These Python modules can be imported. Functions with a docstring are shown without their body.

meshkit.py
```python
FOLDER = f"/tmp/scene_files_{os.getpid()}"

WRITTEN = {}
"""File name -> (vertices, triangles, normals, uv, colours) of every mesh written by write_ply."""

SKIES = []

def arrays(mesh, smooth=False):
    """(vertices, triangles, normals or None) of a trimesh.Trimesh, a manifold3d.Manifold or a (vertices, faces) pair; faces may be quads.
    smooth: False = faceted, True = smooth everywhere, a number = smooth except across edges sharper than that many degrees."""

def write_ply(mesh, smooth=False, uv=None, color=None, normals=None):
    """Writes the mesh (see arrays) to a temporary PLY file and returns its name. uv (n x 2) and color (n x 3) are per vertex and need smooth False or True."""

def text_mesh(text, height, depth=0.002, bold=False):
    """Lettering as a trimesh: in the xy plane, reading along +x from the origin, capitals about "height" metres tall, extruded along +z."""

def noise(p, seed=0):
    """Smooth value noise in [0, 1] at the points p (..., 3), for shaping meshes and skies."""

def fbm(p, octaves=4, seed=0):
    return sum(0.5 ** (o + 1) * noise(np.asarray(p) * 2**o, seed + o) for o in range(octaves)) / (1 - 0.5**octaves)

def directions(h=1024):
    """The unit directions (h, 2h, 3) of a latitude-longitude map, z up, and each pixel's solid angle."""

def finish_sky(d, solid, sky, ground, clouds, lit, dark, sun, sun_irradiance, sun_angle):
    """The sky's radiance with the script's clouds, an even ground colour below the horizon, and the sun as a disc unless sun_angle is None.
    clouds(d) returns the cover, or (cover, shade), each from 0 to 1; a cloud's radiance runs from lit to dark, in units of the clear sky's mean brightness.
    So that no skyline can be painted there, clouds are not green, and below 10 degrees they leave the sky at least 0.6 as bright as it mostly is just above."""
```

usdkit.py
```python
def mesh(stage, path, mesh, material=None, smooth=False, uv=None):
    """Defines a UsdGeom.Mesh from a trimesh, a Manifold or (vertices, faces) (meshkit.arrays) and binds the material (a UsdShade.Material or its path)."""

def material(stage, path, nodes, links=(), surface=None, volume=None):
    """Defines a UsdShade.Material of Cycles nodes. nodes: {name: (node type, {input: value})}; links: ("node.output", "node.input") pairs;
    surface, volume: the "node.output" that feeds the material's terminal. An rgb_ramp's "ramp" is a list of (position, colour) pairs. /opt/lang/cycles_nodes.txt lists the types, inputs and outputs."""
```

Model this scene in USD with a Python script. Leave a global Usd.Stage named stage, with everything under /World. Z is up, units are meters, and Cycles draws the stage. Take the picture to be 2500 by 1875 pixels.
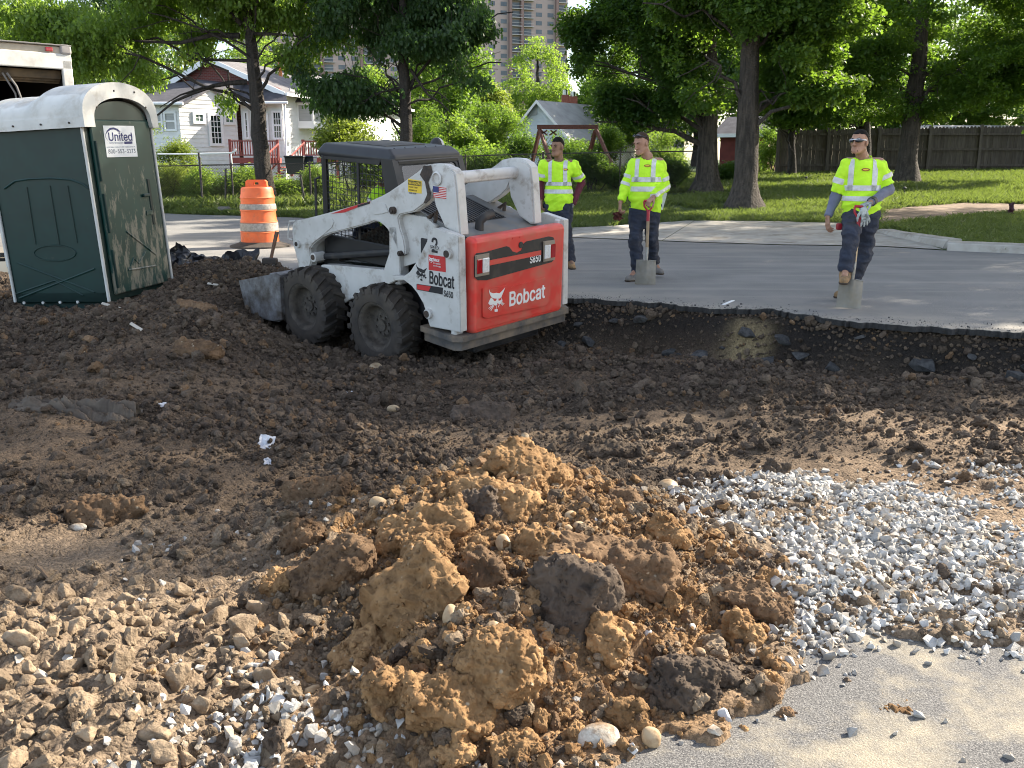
import math, random
import numpy as np, trimesh, manifold3d, usdkit, meshkit
from pxr import Usd, UsdGeom, UsdLux, UsdShade, Gf, Sdf, Vt
from shapely.geometry import Polygon, LineString, Point, MultiPolygon
from shapely import affinity, contains_xy
from scipy.interpolate import RBFInterpolator
from scipy.spatial import cKDTree

stage = Usd.Stage.CreateInMemory()
UsdGeom.SetStageUpAxis(stage, UsdGeom.Tokens.z)
UsdGeom.SetStageMetersPerUnit(stage, 1.0)
WORLD = UsdGeom.Xform.Define(stage, '/World')
stage.SetDefaultPrim(WORLD.GetPrim())
UsdGeom.Scope.Define(stage, '/World/Looks')

# ------------------------------------------------------------------ camera, sky, sun, exposure
FPX, CX, CY, EYE = 2250.0, 1250.0, 937.5, 1.4
PITCH = math.atan((CY - 404) / FPX)
cam = UsdGeom.Camera.Define(stage, '/World/camera')
cam.CreateHorizontalApertureAttr(36.0); cam.CreateVerticalApertureAttr(27.0)
cam.CreateFocalLengthAttr(36.0 * FPX / 2500)
cam.CreateClippingRangeAttr(Gf.Vec2f(0.05, 3000))
cam.AddTranslateOp().Set(Gf.Vec3d(0, 0, EYE))
cam.AddRotateXOp().Set(90 - math.degrees(PITCH))
EXPOSURE = 1.75
cam.CreateExposureAttr(EXPOSURE)
SUN_AZ, SUN_EL = math.radians(60), math.radians(31)     # azimuth from +y towards +x
sun_dir = np.array([math.sin(SUN_AZ) * math.cos(SUN_EL), math.cos(SUN_AZ) * math.cos(SUN_EL), math.sin(SUN_EL)])
sun = UsdLux.DistantLight.Define(stage, '/World/sun')
sun.CreateIntensityAttr(1.25); sun.CreateAngleAttr(0.53); sun.CreateColorAttr(Gf.Vec3f(1.0, 0.90, 0.75))
sun.CreateNormalizeAttr(True)
zax = Gf.Vec3d(*sun_dir)
xax = Gf.Cross(Gf.Vec3d(0, 0, 1), zax).GetNormalized(); yax = Gf.Cross(zax, xax)
sun.AddTransformOp().Set(Gf.Matrix4d(*xax, 0, *yax, 0, *zax, 0, 0, 0, 0, 1))
sky_mat = usdkit.material(stage, '/World/Looks/sky_light', {
    'tc': ('texture_coordinate', {}),
    'sky': ('sky_texture', {'sky_type': 'single_scattering', 'sun_disc': False, 'sun_elevation': SUN_EL, 'sun_rotation': SUN_AZ,
                            'aerosol_density': 1.6, 'air_density': 1.0}),
    'n': ('noise_texture', {'scale': 2.2, 'detail': 6, 'roughness': 0.55}),
    'r': ('rgb_ramp', {'ramp': [(0.36, (0, 0, 0)), (0.66, (0.75, 0.75, 0.75))]}),
    'mx': ('mix', {'mix_type': 'mix', 'color2': (2.3, 2.3, 2.3)}),
    'bg': ('background_shader', {'strength': 0.115})},
    [('tc.generated', 'n.vector'), ('n.fac', 'r.fac'), ('r.color', 'mx.fac'), ('sky.color', 'mx.color1'), ('mx.color', 'bg.color')], surface='bg.background')
dome = UsdLux.DomeLight.Define(stage, '/World/sky')
dome.CreateIntensityAttr(1.0)
UsdShade.MaterialBindingAPI.Apply(dome.GetPrim()).Bind(sky_mat)
dome.GetPrim().SetCustomDataByKey('kind', 'structure')

# ------------------------------------------------------------------ picture geometry: rays of the photograph met with planes of the place
_fw = np.array([0, math.cos(PITCH), -math.sin(PITCH)]); _up = np.array([0, math.sin(PITCH), math.cos(PITCH)]); _rt = np.array([1.0, 0, 0])
def ray(px, py):
    return _fw + _rt * (px - CX) / FPX - _up * (py - CY) / FPX
def G(px, py, z=0.0):
    d = ray(px, py); return np.array([0, 0, EYE]) + d * (z - EYE) / d[2]
def D(px, py, depth):
    d = ray(px, py); return np.array([0, 0, EYE]) + d * depth / d[1]

# ------------------------------------------------------------------ prim helpers
_names = {}
def numbered(parent, name):
    k = (parent, name); n = _names.get(k, 0); _names[k] = n + 1
    return f'{parent}/{name}' + (f'_{n:03d}' if n else '')
def tag(prim, label=None, cat=None, group=None, kind=None):
    for k, v in (('label', label), ('category', cat), ('group', group), ('kind', kind)):
        if v: prim.SetCustomDataByKey(k, v)
    return prim
def thing(name, label, cat, group=None, loc=(0, 0, 0), matrix=None, kind=None):
    x = UsdGeom.Xform.Define(stage, numbered('/World', name))
    if matrix is not None:
        x.AddTransformOp().Set(Gf.Matrix4d(*[float(c) for c in np.asarray(matrix).T.ravel()]))
    else:
        x.AddTranslateOp().Set(Gf.Vec3d(*[float(c) for c in loc]))
    tag(x.GetPrim(), label, cat, group, kind)
    return str(x.GetPath())
def part(parent, name, mesh, mat, smooth=False, label=None, kind=None, color=None):
    p = numbered(parent, name)
    m = usdkit.mesh(stage, p, mesh, mat, smooth)
    if color is not None:
        UsdGeom.PrimvarsAPI(m).CreatePrimvar('tone', Sdf.ValueTypeNames.Color3fArray, 'vertex').Set(Vt.Vec3fArray.FromNumpy(np.asarray(color, np.float32)))
    tag(m.GetPrim(), label, None, None, kind)
    return p
def single(name, mesh, mat, label=None, cat=None, group=None, kind=None, smooth=False, color=None):
    p = part('/World', name, mesh, mat, smooth, None, None, color)
    tag(stage.GetPrimAtPath(p), label, cat, group, kind)
    return p
def structure(name, mesh, mat, smooth=False, color=None):
    return single(name, mesh, mat, kind='structure', smooth=smooth, color=color)
def rotm(rx=0, ry=0, rz=0, s=1.0, t=(0, 0, 0)):
    M = trimesh.transformations.euler_matrix(math.radians(rx), math.radians(ry), math.radians(rz), 'sxyz')
    M[:3, :3] = M[:3, :3] * np.asarray(s) ; M[:3, 3] = t
    return M
def proto(name, mesh, mat, smooth=False):
    """an abstract prim that copies refer to"""
    path = f'/World/Looks/{name}'
    stage.CreateClassPrim(path)
    usdkit.mesh(stage, path + '/' + name.split('__')[0], mesh, mat, smooth)
    return path
def copy_of(protopath, name, matrix, label=None, cat=None, group=None, parent='/World'):
    x = UsdGeom.Xform.Define(stage, numbered(parent, name))
    x.GetPrim().GetReferences().AddInternalReference(protopath)
    x.AddTransformOp().Set(Gf.Matrix4d(*[float(c) for c in np.asarray(matrix).T.ravel()]))
    x.GetPrim().SetInstanceable(True)
    tag(x.GetPrim(), label, cat, group)
    return x
def quats(R):
    """rotation matrices (n,3,3) -> (n,4) w x y z"""
    from scipy.spatial.transform import Rotation
    q = Rotation.from_matrix(R).as_quat(); return q[:, [3, 0, 1, 2]]
def scatter(path, protos, pos, quat, scale, idx, kind='stuff', label=None, cat=None):
    """protos: [(name, mesh, material, smooth)]"""
    pi = UsdGeom.PointInstancer.Define(stage, path)
    rel = pi.CreatePrototypesRel()
    for i, (n, m, mt, sm) in enumerate(protos):
        pp = f'{path}/{n}' + (f'_{i:03d}' if i else '')
        usdkit.mesh(stage, pp, m, mt, sm); rel.AddTarget(pp)
    n = len(pos)
    pi.CreatePositionsAttr(Vt.Vec3fArray.FromNumpy(np.asarray(pos, np.float32)))
    pi.CreateOrientationsAttr(Vt.QuathArray([Gf.Quath(*map(float, q)) for q in quat]))
    sc = np.asarray(scale, np.float32); sc = np.repeat(sc[:, None], 3, 1) if sc.ndim == 1 else sc
    pi.CreateScalesAttr(Vt.Vec3fArray.FromNumpy(np.ascontiguousarray(sc)))
    pi.CreateProtoIndicesAttr(Vt.IntArray.FromNumpy(np.asarray(idx, np.int32)))
    tag(pi.GetPrim(), label, cat, None, kind)
    return path
def rand_rot(rng, n):
    from scipy.spatial.transform import Rotation
    return Rotation.random(n, random_state=int(rng.integers(1 << 30))).as_matrix()
def rotz(a):
    c, s, o, l = np.cos(a), np.sin(a), np.zeros_like(a), np.ones_like(a)
    return np.stack([np.stack([c, -s, o], -1), np.stack([s, c, o], -1), np.stack([o, o, l], -1)], -2)

# ------------------------------------------------------------------ shape helpers
CAT = trimesh.util.concatenate
def box(cx, cy, cz, sx, sy, sz):
    return trimesh.creation.box([sx, sy, sz], trimesh.transformations.translation_matrix([cx, cy, cz]))
def rbox(cx, cy, cz, sx, sy, sz, r=0.02, seg=10):
    """box with rounded edges: hull of eight spheres"""
    r = min(r, sx / 2.01, sy / 2.01, sz / 2.01)
    s = manifold3d.Manifold.sphere(r, seg)
    pts = [s.translate([cx + a * (sx / 2 - r), cy + b * (sy / 2 - r), cz + c * (sz / 2 - r)]) for a in (-1, 1) for b in (-1, 1) for c in (-1, 1)]
    return to_tri(manifold3d.Manifold.batch_hull(pts))
def cbox(cx, cy, cz, sx, sy, sz, c=0.006):
    """box with chamfered edges"""
    c = min(c, sx / 3, sy / 3, sz / 3); P = []
    for a in (-1, 1):
        for b in (-1, 1):
            for d in (-1, 1):
                P += [[a * (sx / 2 - c), b * (sy / 2 - c), d * sz / 2], [a * (sx / 2 - c), b * sy / 2, d * (sz / 2 - c)], [a * sx / 2, b * (sy / 2 - c), d * (sz / 2 - c)]]
    m = trimesh.convex.convex_hull(np.array(P)); m.apply_translation([cx, cy, cz]); return m
def to_tri(man):
    m = man.to_mesh(); return trimesh.Trimesh(m.vert_properties[:, :3], m.tri_verts, process=False)
def to_man(tm):
    tm = trimesh.Trimesh(tm.vertices, tm.faces); tm.merge_vertices()
    return manifold3d.Manifold(manifold3d.Mesh(np.asarray(tm.vertices, np.float32), np.asarray(tm.faces, np.uint32)))
def cyl(a, b, r, seg=12, r2=None):
    a, b = np.asarray(a, float), np.asarray(b, float); L = np.linalg.norm(b - a)
    m = to_tri(manifold3d.Manifold.cylinder(L, r, r if r2 is None else r2, seg))
    M = trimesh.geometry.align_vectors([0, 0, 1], (b - a) / L); M[:3, 3] = a
    m.apply_transform(M); return m
def tube(pts, r, seg=8, closed_ends=True):
    """tube along points with radius r (number or list)"""
    P = np.asarray(pts, float); n = len(P); r = np.broadcast_to(np.asarray(r, float), n)
    T = np.gradient(P, axis=0); T /= np.maximum(np.linalg.norm(T, axis=1, keepdims=True), 1e-9)
    ref = np.array([0, 0, 1.0]) if abs(T[0, 2]) < 0.9 else np.array([1.0, 0, 0])
    U = np.cross(T[0], ref); U /= np.linalg.norm(U); V = []; 
    ang = np.arange(seg) / seg * 2 * np.pi; rings = []
    for i in range(n):
        U = U - T[i] * (U @ T[i]); U /= max(np.linalg.norm(U), 1e-9); W = np.cross(T[i], U)
        rings.append(P[i] + r[i] * (np.cos(ang)[:, None] * U + np.sin(ang)[:, None] * W))
    V = np.vstack(rings); F = []
    for i in range(n - 1):
        for k in range(seg):
            a, b = i * seg + k, i * seg + (k + 1) % seg
            F += [[a, b, b + seg], [a, b + seg, a + seg]]
    if closed_ends:
        V = np.vstack([V, P[0], P[-1]]); c0, c1 = len(V) - 2, len(V) - 1
        for k in range(seg):
            F += [[c0, (k + 1) % seg, k], [c1, (n - 1) * seg + k, (n - 1) * seg + (k + 1) % seg]]
    return trimesh.Trimesh(V, F, process=False)
def extrude(poly, h):
    """shapely polygon(s) extruded 0..h along z"""
    gs = [g for g in getattr(poly, 'geoms', [poly]) if g.area > 1e-9]
    return CAT([trimesh.creation.extrude_polygon(g, h, engine='earcut') for g in gs])
def plate(poly, axis, at, th):
    """poly in the two remaining axes (x,z for axis y; y,z for axis x; x,y for axis z), extruded from 'at' by th along the axis"""
    m = extrude(poly, abs(th)); v = m.vertices.copy(); w = np.empty_like(v)
    base = at if th > 0 else at + th
    if axis == 'y': w[:, 0], w[:, 2], w[:, 1] = v[:, 0], v[:, 1], base + v[:, 2]
    elif axis == 'x': w[:, 1], w[:, 2], w[:, 0] = v[:, 0], v[:, 1], base + v[:, 2]
    else: w = v + [0, 0, base]
    m = trimesh.Trimesh(w, m.faces, process=False); m.fix_normals(); return m
def lathe(profile, seg=32):
    """profile of (r, z) turned about z"""
    pr = np.asarray(profile, float); n = len(pr); a = np.arange(seg) / seg * 2 * np.pi
    V = np.stack([pr[:, None, 0] * np.cos(a), pr[:, None, 0] * np.sin(a), np.repeat(pr[:, 1:2], seg, 1)], -1).reshape(-1, 3); F = []
    for i in range(n - 1):
        for k in range(seg):
            p, q = i * seg + k, i * seg + (k + 1) % seg
            F += [[p, q, q + seg], [p, q + seg, p + seg]]
    return trimesh.Trimesh(V, F, process=False)
def ico(n, r=1.0):
    return trimesh.creation.icosphere(n, r)
def fbm(p, octaves=4, seed=0):
    return meshkit.fbm(np.asarray(p, float) + 100.0, octaves, seed) - 0.5
def grid_sheet(xs, ys, zfun):
    X, Y = np.meshgrid(xs, ys); Z = zfun(X, Y); nx, ny = len(xs), len(ys)
    V = np.stack([X, Y, Z], -1).reshape(-1, 3)
    i = (np.arange(ny - 1)[:, None] * nx + np.arange(nx - 1)[None]).ravel()
    F = np.vstack([np.stack([i, i + 1, i + nx + 1], 1), np.stack([i, i + nx + 1, i + nx], 1)])
    return V, F
def surface_nets(sdf, lo, hi, h):
    """triangles of the zero surface of sdf(points) within a box"""
    lo, hi = np.asarray(lo, float), np.asarray(hi, float)
    n = np.ceil((hi - lo) / h).astype(int) + 1
    ax = [lo[k] + h * np.arange(n[k]) for k in range(3)]
    Pg = np.stack(np.meshgrid(*ax, indexing='ij'), -1)
    d = sdf(Pg.reshape(-1, 3)).reshape(n)
    ins = d < 0
    c = np.zeros(n - 1, int)
    for a, b, e in np.ndindex(2, 2, 2):
        c += ins[a:n[0] - 1 + a, b:n[1] - 1 + b, e:n[2] - 1 + e]
    act = (c > 0) & (c < 8); idx = -np.ones(n - 1, int); ii = np.argwhere(act); idx[act] = np.arange(len(ii))
    acc = np.zeros((len(ii), 3)); cnt = np.zeros(len(ii))
    corners = list(np.ndindex(2, 2, 2))
    for u in corners:
        for k in range(3):
            if u[k] == 0:
                w = list(u); w[k] = 1
                a = d[tuple((ii + u).T)]; b = d[tuple((ii + w).T)]
                s = (a < 0) != (b < 0)
                t = np.where(s, a / np.where(s, a - b, 1), 0)
                p = ii + np.array(u, float); p = p.astype(float); p[:, k] += t
                acc[s] += p[s]; cnt[s] += 1
    V = lo + h * acc / cnt[:, None]
    F = []
    for k in range(3):
        o1, o2 = [(1, 2), (2, 0), (0, 1)][k]
        sl0 = [slice(None)] * 3; sl1 = [slice(None)] * 3
        sl0[k] = slice(0, n[k] - 1); sl1[k] = slice(1, n[k])
        ch = ins[tuple(sl0)] != ins[tuple(sl1)]
        e = np.argwhere(ch); e = e[(e[:, o1] > 0) & (e[:, o2] > 0) & (e[:, o1] < n[o1] - 1) & (e[:, o2] < n[o2] - 1)]
        flip = ins[tuple(e.T)]
        q = []
        for da, db in ((1, 1), (0, 1), (0, 0), (1, 0)):
            g = e.copy(); g[:, o1] -= da; g[:, o2] -= db; q.append(idx[tuple(g.T)])
        q = np.stack(q, 1); q[~flip] = q[~flip][:, ::-1]
        F.append(q)
    F = np.vstack(F); F = F[(F >= 0).all(1)]
    return trimesh.Trimesh(V, np.vstack([F[:, [0, 1, 2]], F[:, [0, 2, 3]]]), process=False)
def capsule_d(p, a, b, ra, rb, flat=None):
    a, b = np.asarray(a, float), np.asarray(b, float); ab = b - a
    t = np.clip(((p - a) @ ab) / max(ab @ ab, 1e-9), 0, 1)
    return np.linalg.norm(p - (a + t[:, None] * ab), axis=1) - (ra + (rb - ra) * t)
def ellipsoid_d(p, c, r, R=None):
    q = p - np.asarray(c, float)
    if R is not None: q = q @ R
    k0 = np.linalg.norm(q / r, axis=1); k1 = np.linalg.norm(q / (np.asarray(r) ** 2), axis=1)
    return k0 * (k0 - 1) / np.maximum(k1, 1e-9)
def smin(a, b, k):
    h = np.clip(0.5 + 0.5 * (b - a) / k, 0, 1); return b * (1 - h) + a * h - k * h * (1 - h)

# ------------------------------------------------------------------ materials
_mats = {}
def mat(name, c1, c2=None, scale=6.0, rough=0.6, metallic=0.0, bump=0.0, bscale=40.0, bdist=0.01, dirt=None, dirt_amt=0.5, dirt_scale=4.0, detail=5,
        stretch=None, rand=0.0, spec=None, lo=0.35, hi=0.65, dirt_sharp=0.12, coat=0.0):
    """a plain procedural surface: two colours mottled by noise, optional patchy dirt, bump, per-copy brightness change"""
    if name in _mats: return _mats[name]
    c2 = c1 if c2 is None else c2
    N = {'g': ('geometry', {}), 'mp': ('mapping', {'scale': stretch or (1, 1, 1)}),
         'n1': ('noise_texture', {'scale': scale, 'detail': detail, 'roughness': 0.6}),
         'r1': ('rgb_ramp', {'ramp': [(lo, c1), (hi, c2)]}),
         'p': ('principled_bsdf', {'roughness': rough, 'metallic': metallic, **({'specular_ior_level': spec} if spec is not None else {}), **({'coat_weight': coat} if coat else {})})}
    L = [('g.position', 'mp.vector'), ('mp.vector', 'n1.vector'), ('n1.fac', 'r1.fac')]
    col = 'r1.color'
    if rand:
        N['oi'] = ('object_info', {}); N['mr'] = ('map_range', {'to_min': 1 - rand, 'to_max': 1 + rand}); N['mv'] = ('hsv', {})
        L += [('oi.random', 'mr.value'), ('mr.result', 'mv.value'), (col, 'mv.color')]; col = 'mv.color'
    if dirt is not None:
        N['n2'] = ('noise_texture', {'scale': dirt_scale, 'detail': 8, 'roughness': 0.68})
        t = 0.5 + (0.5 - dirt_amt) * 0.5
        N['r2'] = ('rgb_ramp', {'ramp': [(t - dirt_sharp / 2, (0, 0, 0)), (t + dirt_sharp, (1, 1, 1))]})
        N['mx'] = ('mix', {'mix_type': 'mix', 'color2': dirt})
        N['rr'] = ('map_range', {'to_min': rough, 'to_max': 0.95}); 
        L += [('g.position', 'n2.vector'), ('n2.fac', 'r2.fac'), ('r2.color', 'mx.fac'), (col, 'mx.color1'), ('r2.color', 'rr.value'), ('rr.result', 'p.roughness')]
        col = 'mx.color'
    L.append((col, 'p.base_color'))
    if bump:
        N['nb'] = ('noise_texture', {'scale': bscale, 'detail': 6, 'roughness': 0.65}); N['b'] = ('bump', {'strength': bump, 'distance': bdist})
        L += [('g.position', 'nb.vector'), ('nb.fac', 'b.height'), ('b.normal', 'p.normal')]
    m = usdkit.material(stage, '/World/Looks/' + name, N, L, surface='p.BSDF')
    _mats[name] = m
    return m
def glass_mat(name, tint=(0.9, 0.95, 0.95), gloss=(1, 1, 1), rough=0.02, ior=1.5):
    if name in _mats: return _mats[name]
    m = usdkit.material(stage, '/World/Looks/' + name, {
        't': ('transparent_bsdf', {'color': tint}), 'g': ('glossy_bsdf', {'color': gloss, 'roughness': rough}),
        'f': ('fresnel', {'IOR': ior}), 'm': ('mix_closure', {})},
        [('f.fac', 'm.fac'), ('t.BSDF', 'm.closure1'), ('g.BSDF', 'm.closure2')], surface='m.closure')
    _mats[name] = m; return m
def leaf_mat(name, c1, c2, trans=(0.25, 0.4, 0.04), tw=0.4, rough=0.5):
    """leaf: diffuse/gloss mixed with light coming through; each copy of a sprig has its own shade"""
    if name in _mats: return _mats[name]
    m = usdkit.material(stage, '/World/Looks/' + name, {
        'oi': ('object_info', {}), 'g': ('geometry', {}), 'n': ('noise_texture', {'scale': 0.8, 'detail': 3}),
        'ad': ('math', {'math_type': 'multiply_add', 'value2': 0.55, 'value3': -0.02}), 'ad2': ('math', {'math_type': 'add'}), 'sc': ('math', {'math_type': 'multiply', 'value2': 0.5}),
        'r': ('rgb_ramp', {'ramp': [(0.15, c1), (0.85, c2)]}),
        'p': ('principled_bsdf', {'roughness': rough}), 't': ('translucent_bsdf', {'color': trans}), 'm': ('mix_closure', {'fac': tw})},
        [('g.position', 'n.vector'), ('n.fac', 'ad.value1'), ('oi.random', 'sc.value1'), ('ad.value', 'ad2.value1'), ('sc.value', 'ad2.value2'), ('ad2.value', 'r.fac'),
         ('r.color', 'p.base_color'), ('p.BSDF', 'm.closure1'), ('t.BSDF', 'm.closure2')], surface='m.closure')
    _mats[name] = m; return m
SOIL = (0.12, 0.078, 0.045); SOIL_DARK = (0.045, 0.032, 0.024)
# ------------------------------------------------------------------ lie of the land
near_edge = np.array([(-40, 32), (-16, 18.5), (-10, 15.5), (-6, 13.3), (-3.3, 11.9), (-1.2, 10.75)] +
                     [tuple(G(a, b)[:2]) for a, b in ((1363, 726), (1500, 733), (1610, 741), (1746, 753), (1881, 755), (2017, 776), (2187, 791), (2340, 801), (2500, 811))] +
                     [(8, 5.6), (14, 2.4), (30, -6.5)])
far_edge = np.array([(-60, 52), (-22, 32.5)] + [tuple(G(a, b)[:2]) for a, b in ((400, 521), (740, 531), (1000, 556), (1200, 571), (1363, 579), (1700, 592), (1900, 598), (2151, 602), (2301, 611), (2500, 619))] +
                    [(14, 12.0), (40, 0)])
def edge_y(line, x):
    return np.interp(x, line[:, 0], line[:, 1])
SLOPE = 0.038
def lawn_z(x, y):
    s = np.asarray(y) - edge_y(far_edge, x)
    return np.where(s > 0, SLOPE * np.minimum(s, 34) + 0.006 * np.maximum(s - 34, 0), -0.06)
def GL(px, py):
    """the point of the lawn seen at a pixel"""
    d = ray(px, py); t = 12.0
    for _ in range(60):
        p = np.array([0, 0, EYE]) + d * t; f = p[2] - float(lawn_z(p[0], p[1])); t += f / (abs(d[2]) + 0.05)
        t = min(max(t, 5), 120)
    return np.array([0, 0, EYE]) + d * t

ctrl = [G(a, b, z) for a, b, z in (
    (1400, 800, -.5), (1700, 860, -.5), (2000, 880, -.5), (2400, 900, -.46), (1200, 880, -.5), (1600, 950, -.43), (2100, 980, -.4), (2450, 1000, -.34),
    (1500, 1080, -.27), (2000, 1080, -.24), (2450, 1120, -.19), (2000, 1250, -.15), (2400, 1300, -.15), (2000, 1500, -.16), (2700, 1200, -.16), (2900, 1000, -.3),
    (2000, 1600, -.17), (2400, 1700, -.17), (1700, 1875, -.17), (1000, 1875, -.17), (400, 1875, -.13), (-100, 1875, -.1), (2700, 1500, -.17),
    (100, 1850, -.1), (100, 1600, -.08), (400, 1600, -.1), (300, 1400, -.14), (100, 1300, -.13), (600, 1350, -.14), (300, 1150, -.08), (700, 1150, -.18), (-100, 1400, -.1),
    (100, 1000, .02), (400, 950, -.06), (700, 980, -.25), (900, 1000, -.36), (1100, 1000, -.4), (-150, 1000, .05), (-200, 800, .05),
    (930, 872, -.52), (690, 822, -.42), (800, 860, -.46), (1100, 840, -.5), (900, 910, -.44), (700, 880, -.3))]
ctrl += [D(a, b, d) for a, b, d in (
    (640, 648, 11.7), (520, 642, 12.1), (400, 662, 12.3), (560, 668, 11.0), (440, 722, 9.9), (330, 752, 9.5), (500, 765, 8.6), (200, 770, 8.8), (60, 790, 8.9), (600, 800, 8.2),
    (250, 850, 7.2), (80, 880, 7.2), (0, 760, 10.2), (-100, 740, 11),
    # the heap in the foreground
    (1250, 1150, 3.72), (1150, 1150, 3.85), (1250, 1290, 3.2), (1250, 1400, 2.95), (1200, 1600, 2.45), (1250, 1760, 2.32), (900, 1350, 3.25), (1650, 1350, 3.25), (1850, 1500, 2.98),
    (700, 1450, 3.1), (1000, 1215, 3.75), (1500, 1210, 3.9), (1700, 1700, 2.52), (850, 1600, 2.7))]
ctrl += [np.array(p) for p in ((0, 4.7, -.22), (1.2, 4.7, -.24), (-1.2, 4.6, -.2), (-3, 13.4, -.25), (-5, 14.5, -.25), (-8, 16, -.2), (-1.4, 11.9, -.15), (0, 11.2, -.5), (3, 9.5, -.5), (6, 7.5, -.45), (9, 6, -.4), (9, 3, -.2),
                               (-4.3, 10.6, -.06), (-4.9, 11.2, -.08), (-8, 9, .1), (-10, 12, .05), (-6, 5, .05), (-1.6, 12.6, -.3))]
ctrl = np.array(ctrl)
_rbf = RBFInterpolator(ctrl[:, :2], ctrl[:, 2], kernel='thin_plate_spline', smoothing=0.004)
def poly_px(pts, z=-0.16):
    return Polygon([tuple(G(a, b, z)[:2]) for a, b in pts])
LOT = poly_px([(1500, 1880), (1640, 1800), (1790, 1690), (1930, 1590), (1985, 1525), (2100, 1490), (2200, 1520), (2330, 1545), (2500, 1570), (3200, 1640), (3600, 2300), (1400, 2300)])
GRAVEL = poly_px([(1640, 1215), (1730, 1160), (1900, 1125), (2150, 1140), (2500, 1150), (2900, 1140), (3100, 1650), (2500, 1600), (2330, 1560), (2150, 1530), (1980, 1560), (1920, 1600), (1880, 1440), (1760, 1330)])
GRAVEL2 = poly_px([(380, 1890), (420, 1800), (560, 1760), (700, 1690), (870, 1680), (1000, 1740), (1080, 1800), (1300, 1830), (1500, 1860), (1500, 2000), (380, 2000)])
COBBLE = poly_px([(-200, 1500), (150, 1480), (420, 1470), (600, 1500), (660, 1600), (560, 1740), (420, 1800), (380, 1900), (-250, 1950)], -.1)
HEAP = poly_px([(690, 1450), (780, 1320), (950, 1200), (1120, 1110), (1380, 1120), (1650, 1230), (1780, 1340), (1920, 1480), (1880, 1600), (1700, 1740), (1480, 1850), (1100, 1870), (930, 1740), (760, 1640)], -.05)
def inside(poly, x, y, soft=0.12, jit=0.1, seed=3):
    """1 inside, 0 outside, with a ragged soft border"""
    sh = np.shape(x); x = np.ravel(x); y = np.ravel(y); out = np.zeros(x.size)
    x0, y0, x1, y1 = poly.bounds
    near = (x > x0 - .6) & (x < x1 + .6) & (y > y0 - .6) & (y < y1 + .6)
    if near.any():
        P = np.stack([x[near], y[near]], 1)
        ring = np.array(poly.exterior.segmentize(0.05).coords); dist = cKDTree(ring).query(P)[0]
        dist = np.where(contains_xy(poly, P[:, 0], P[:, 1]), dist, -dist)
        dist = dist + jit * 2 * fbm(np.column_stack([P * 3.5, np.zeros(len(P))]), 4, seed)
        t = np.clip(dist / soft * 0.5 + 0.5, 0, 1); out[near] = t * t * (3 - 2 * t)
    return out.reshape(sh)
def edge_s(x, y):
    """metres beyond the broken edge of the road (negative in the pit)"""
    return (y - edge_y(near_edge, x)) * 0.87
tracks = [np.array([G(a, b, -.4)[:2] for a, b in t]) for t in (
    [(2700, 1012), (2300, 1012), (2000, 1008), (1600, 1004), (1400, 1010)], [(2700, 905), (2250, 908), (1900, 914), (1500, 930), (1250, 945), (1100, 950)], [(2600, 815), (2100, 815), (1700, 832), (1400, 850), (1200, 862)])]
ridges = [cKDTree(np.array(LineString([G(a, b, -.4)[:2] for a, b in t]).segmentize(.04).coords)) for t in (
    [(950, 880), (1300, 885), (1700, 878), (2100, 866), (2700, 848)], [(800, 985), (1200, 1000), (1500, 983), (1800, 965), (2200, 948), (2700, 935)], [(1500, 955), (1800, 960), (2300, 972), (2700, 970)], [(300, 905), (600, 930), (850, 925), (1050, 900)])]
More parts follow.
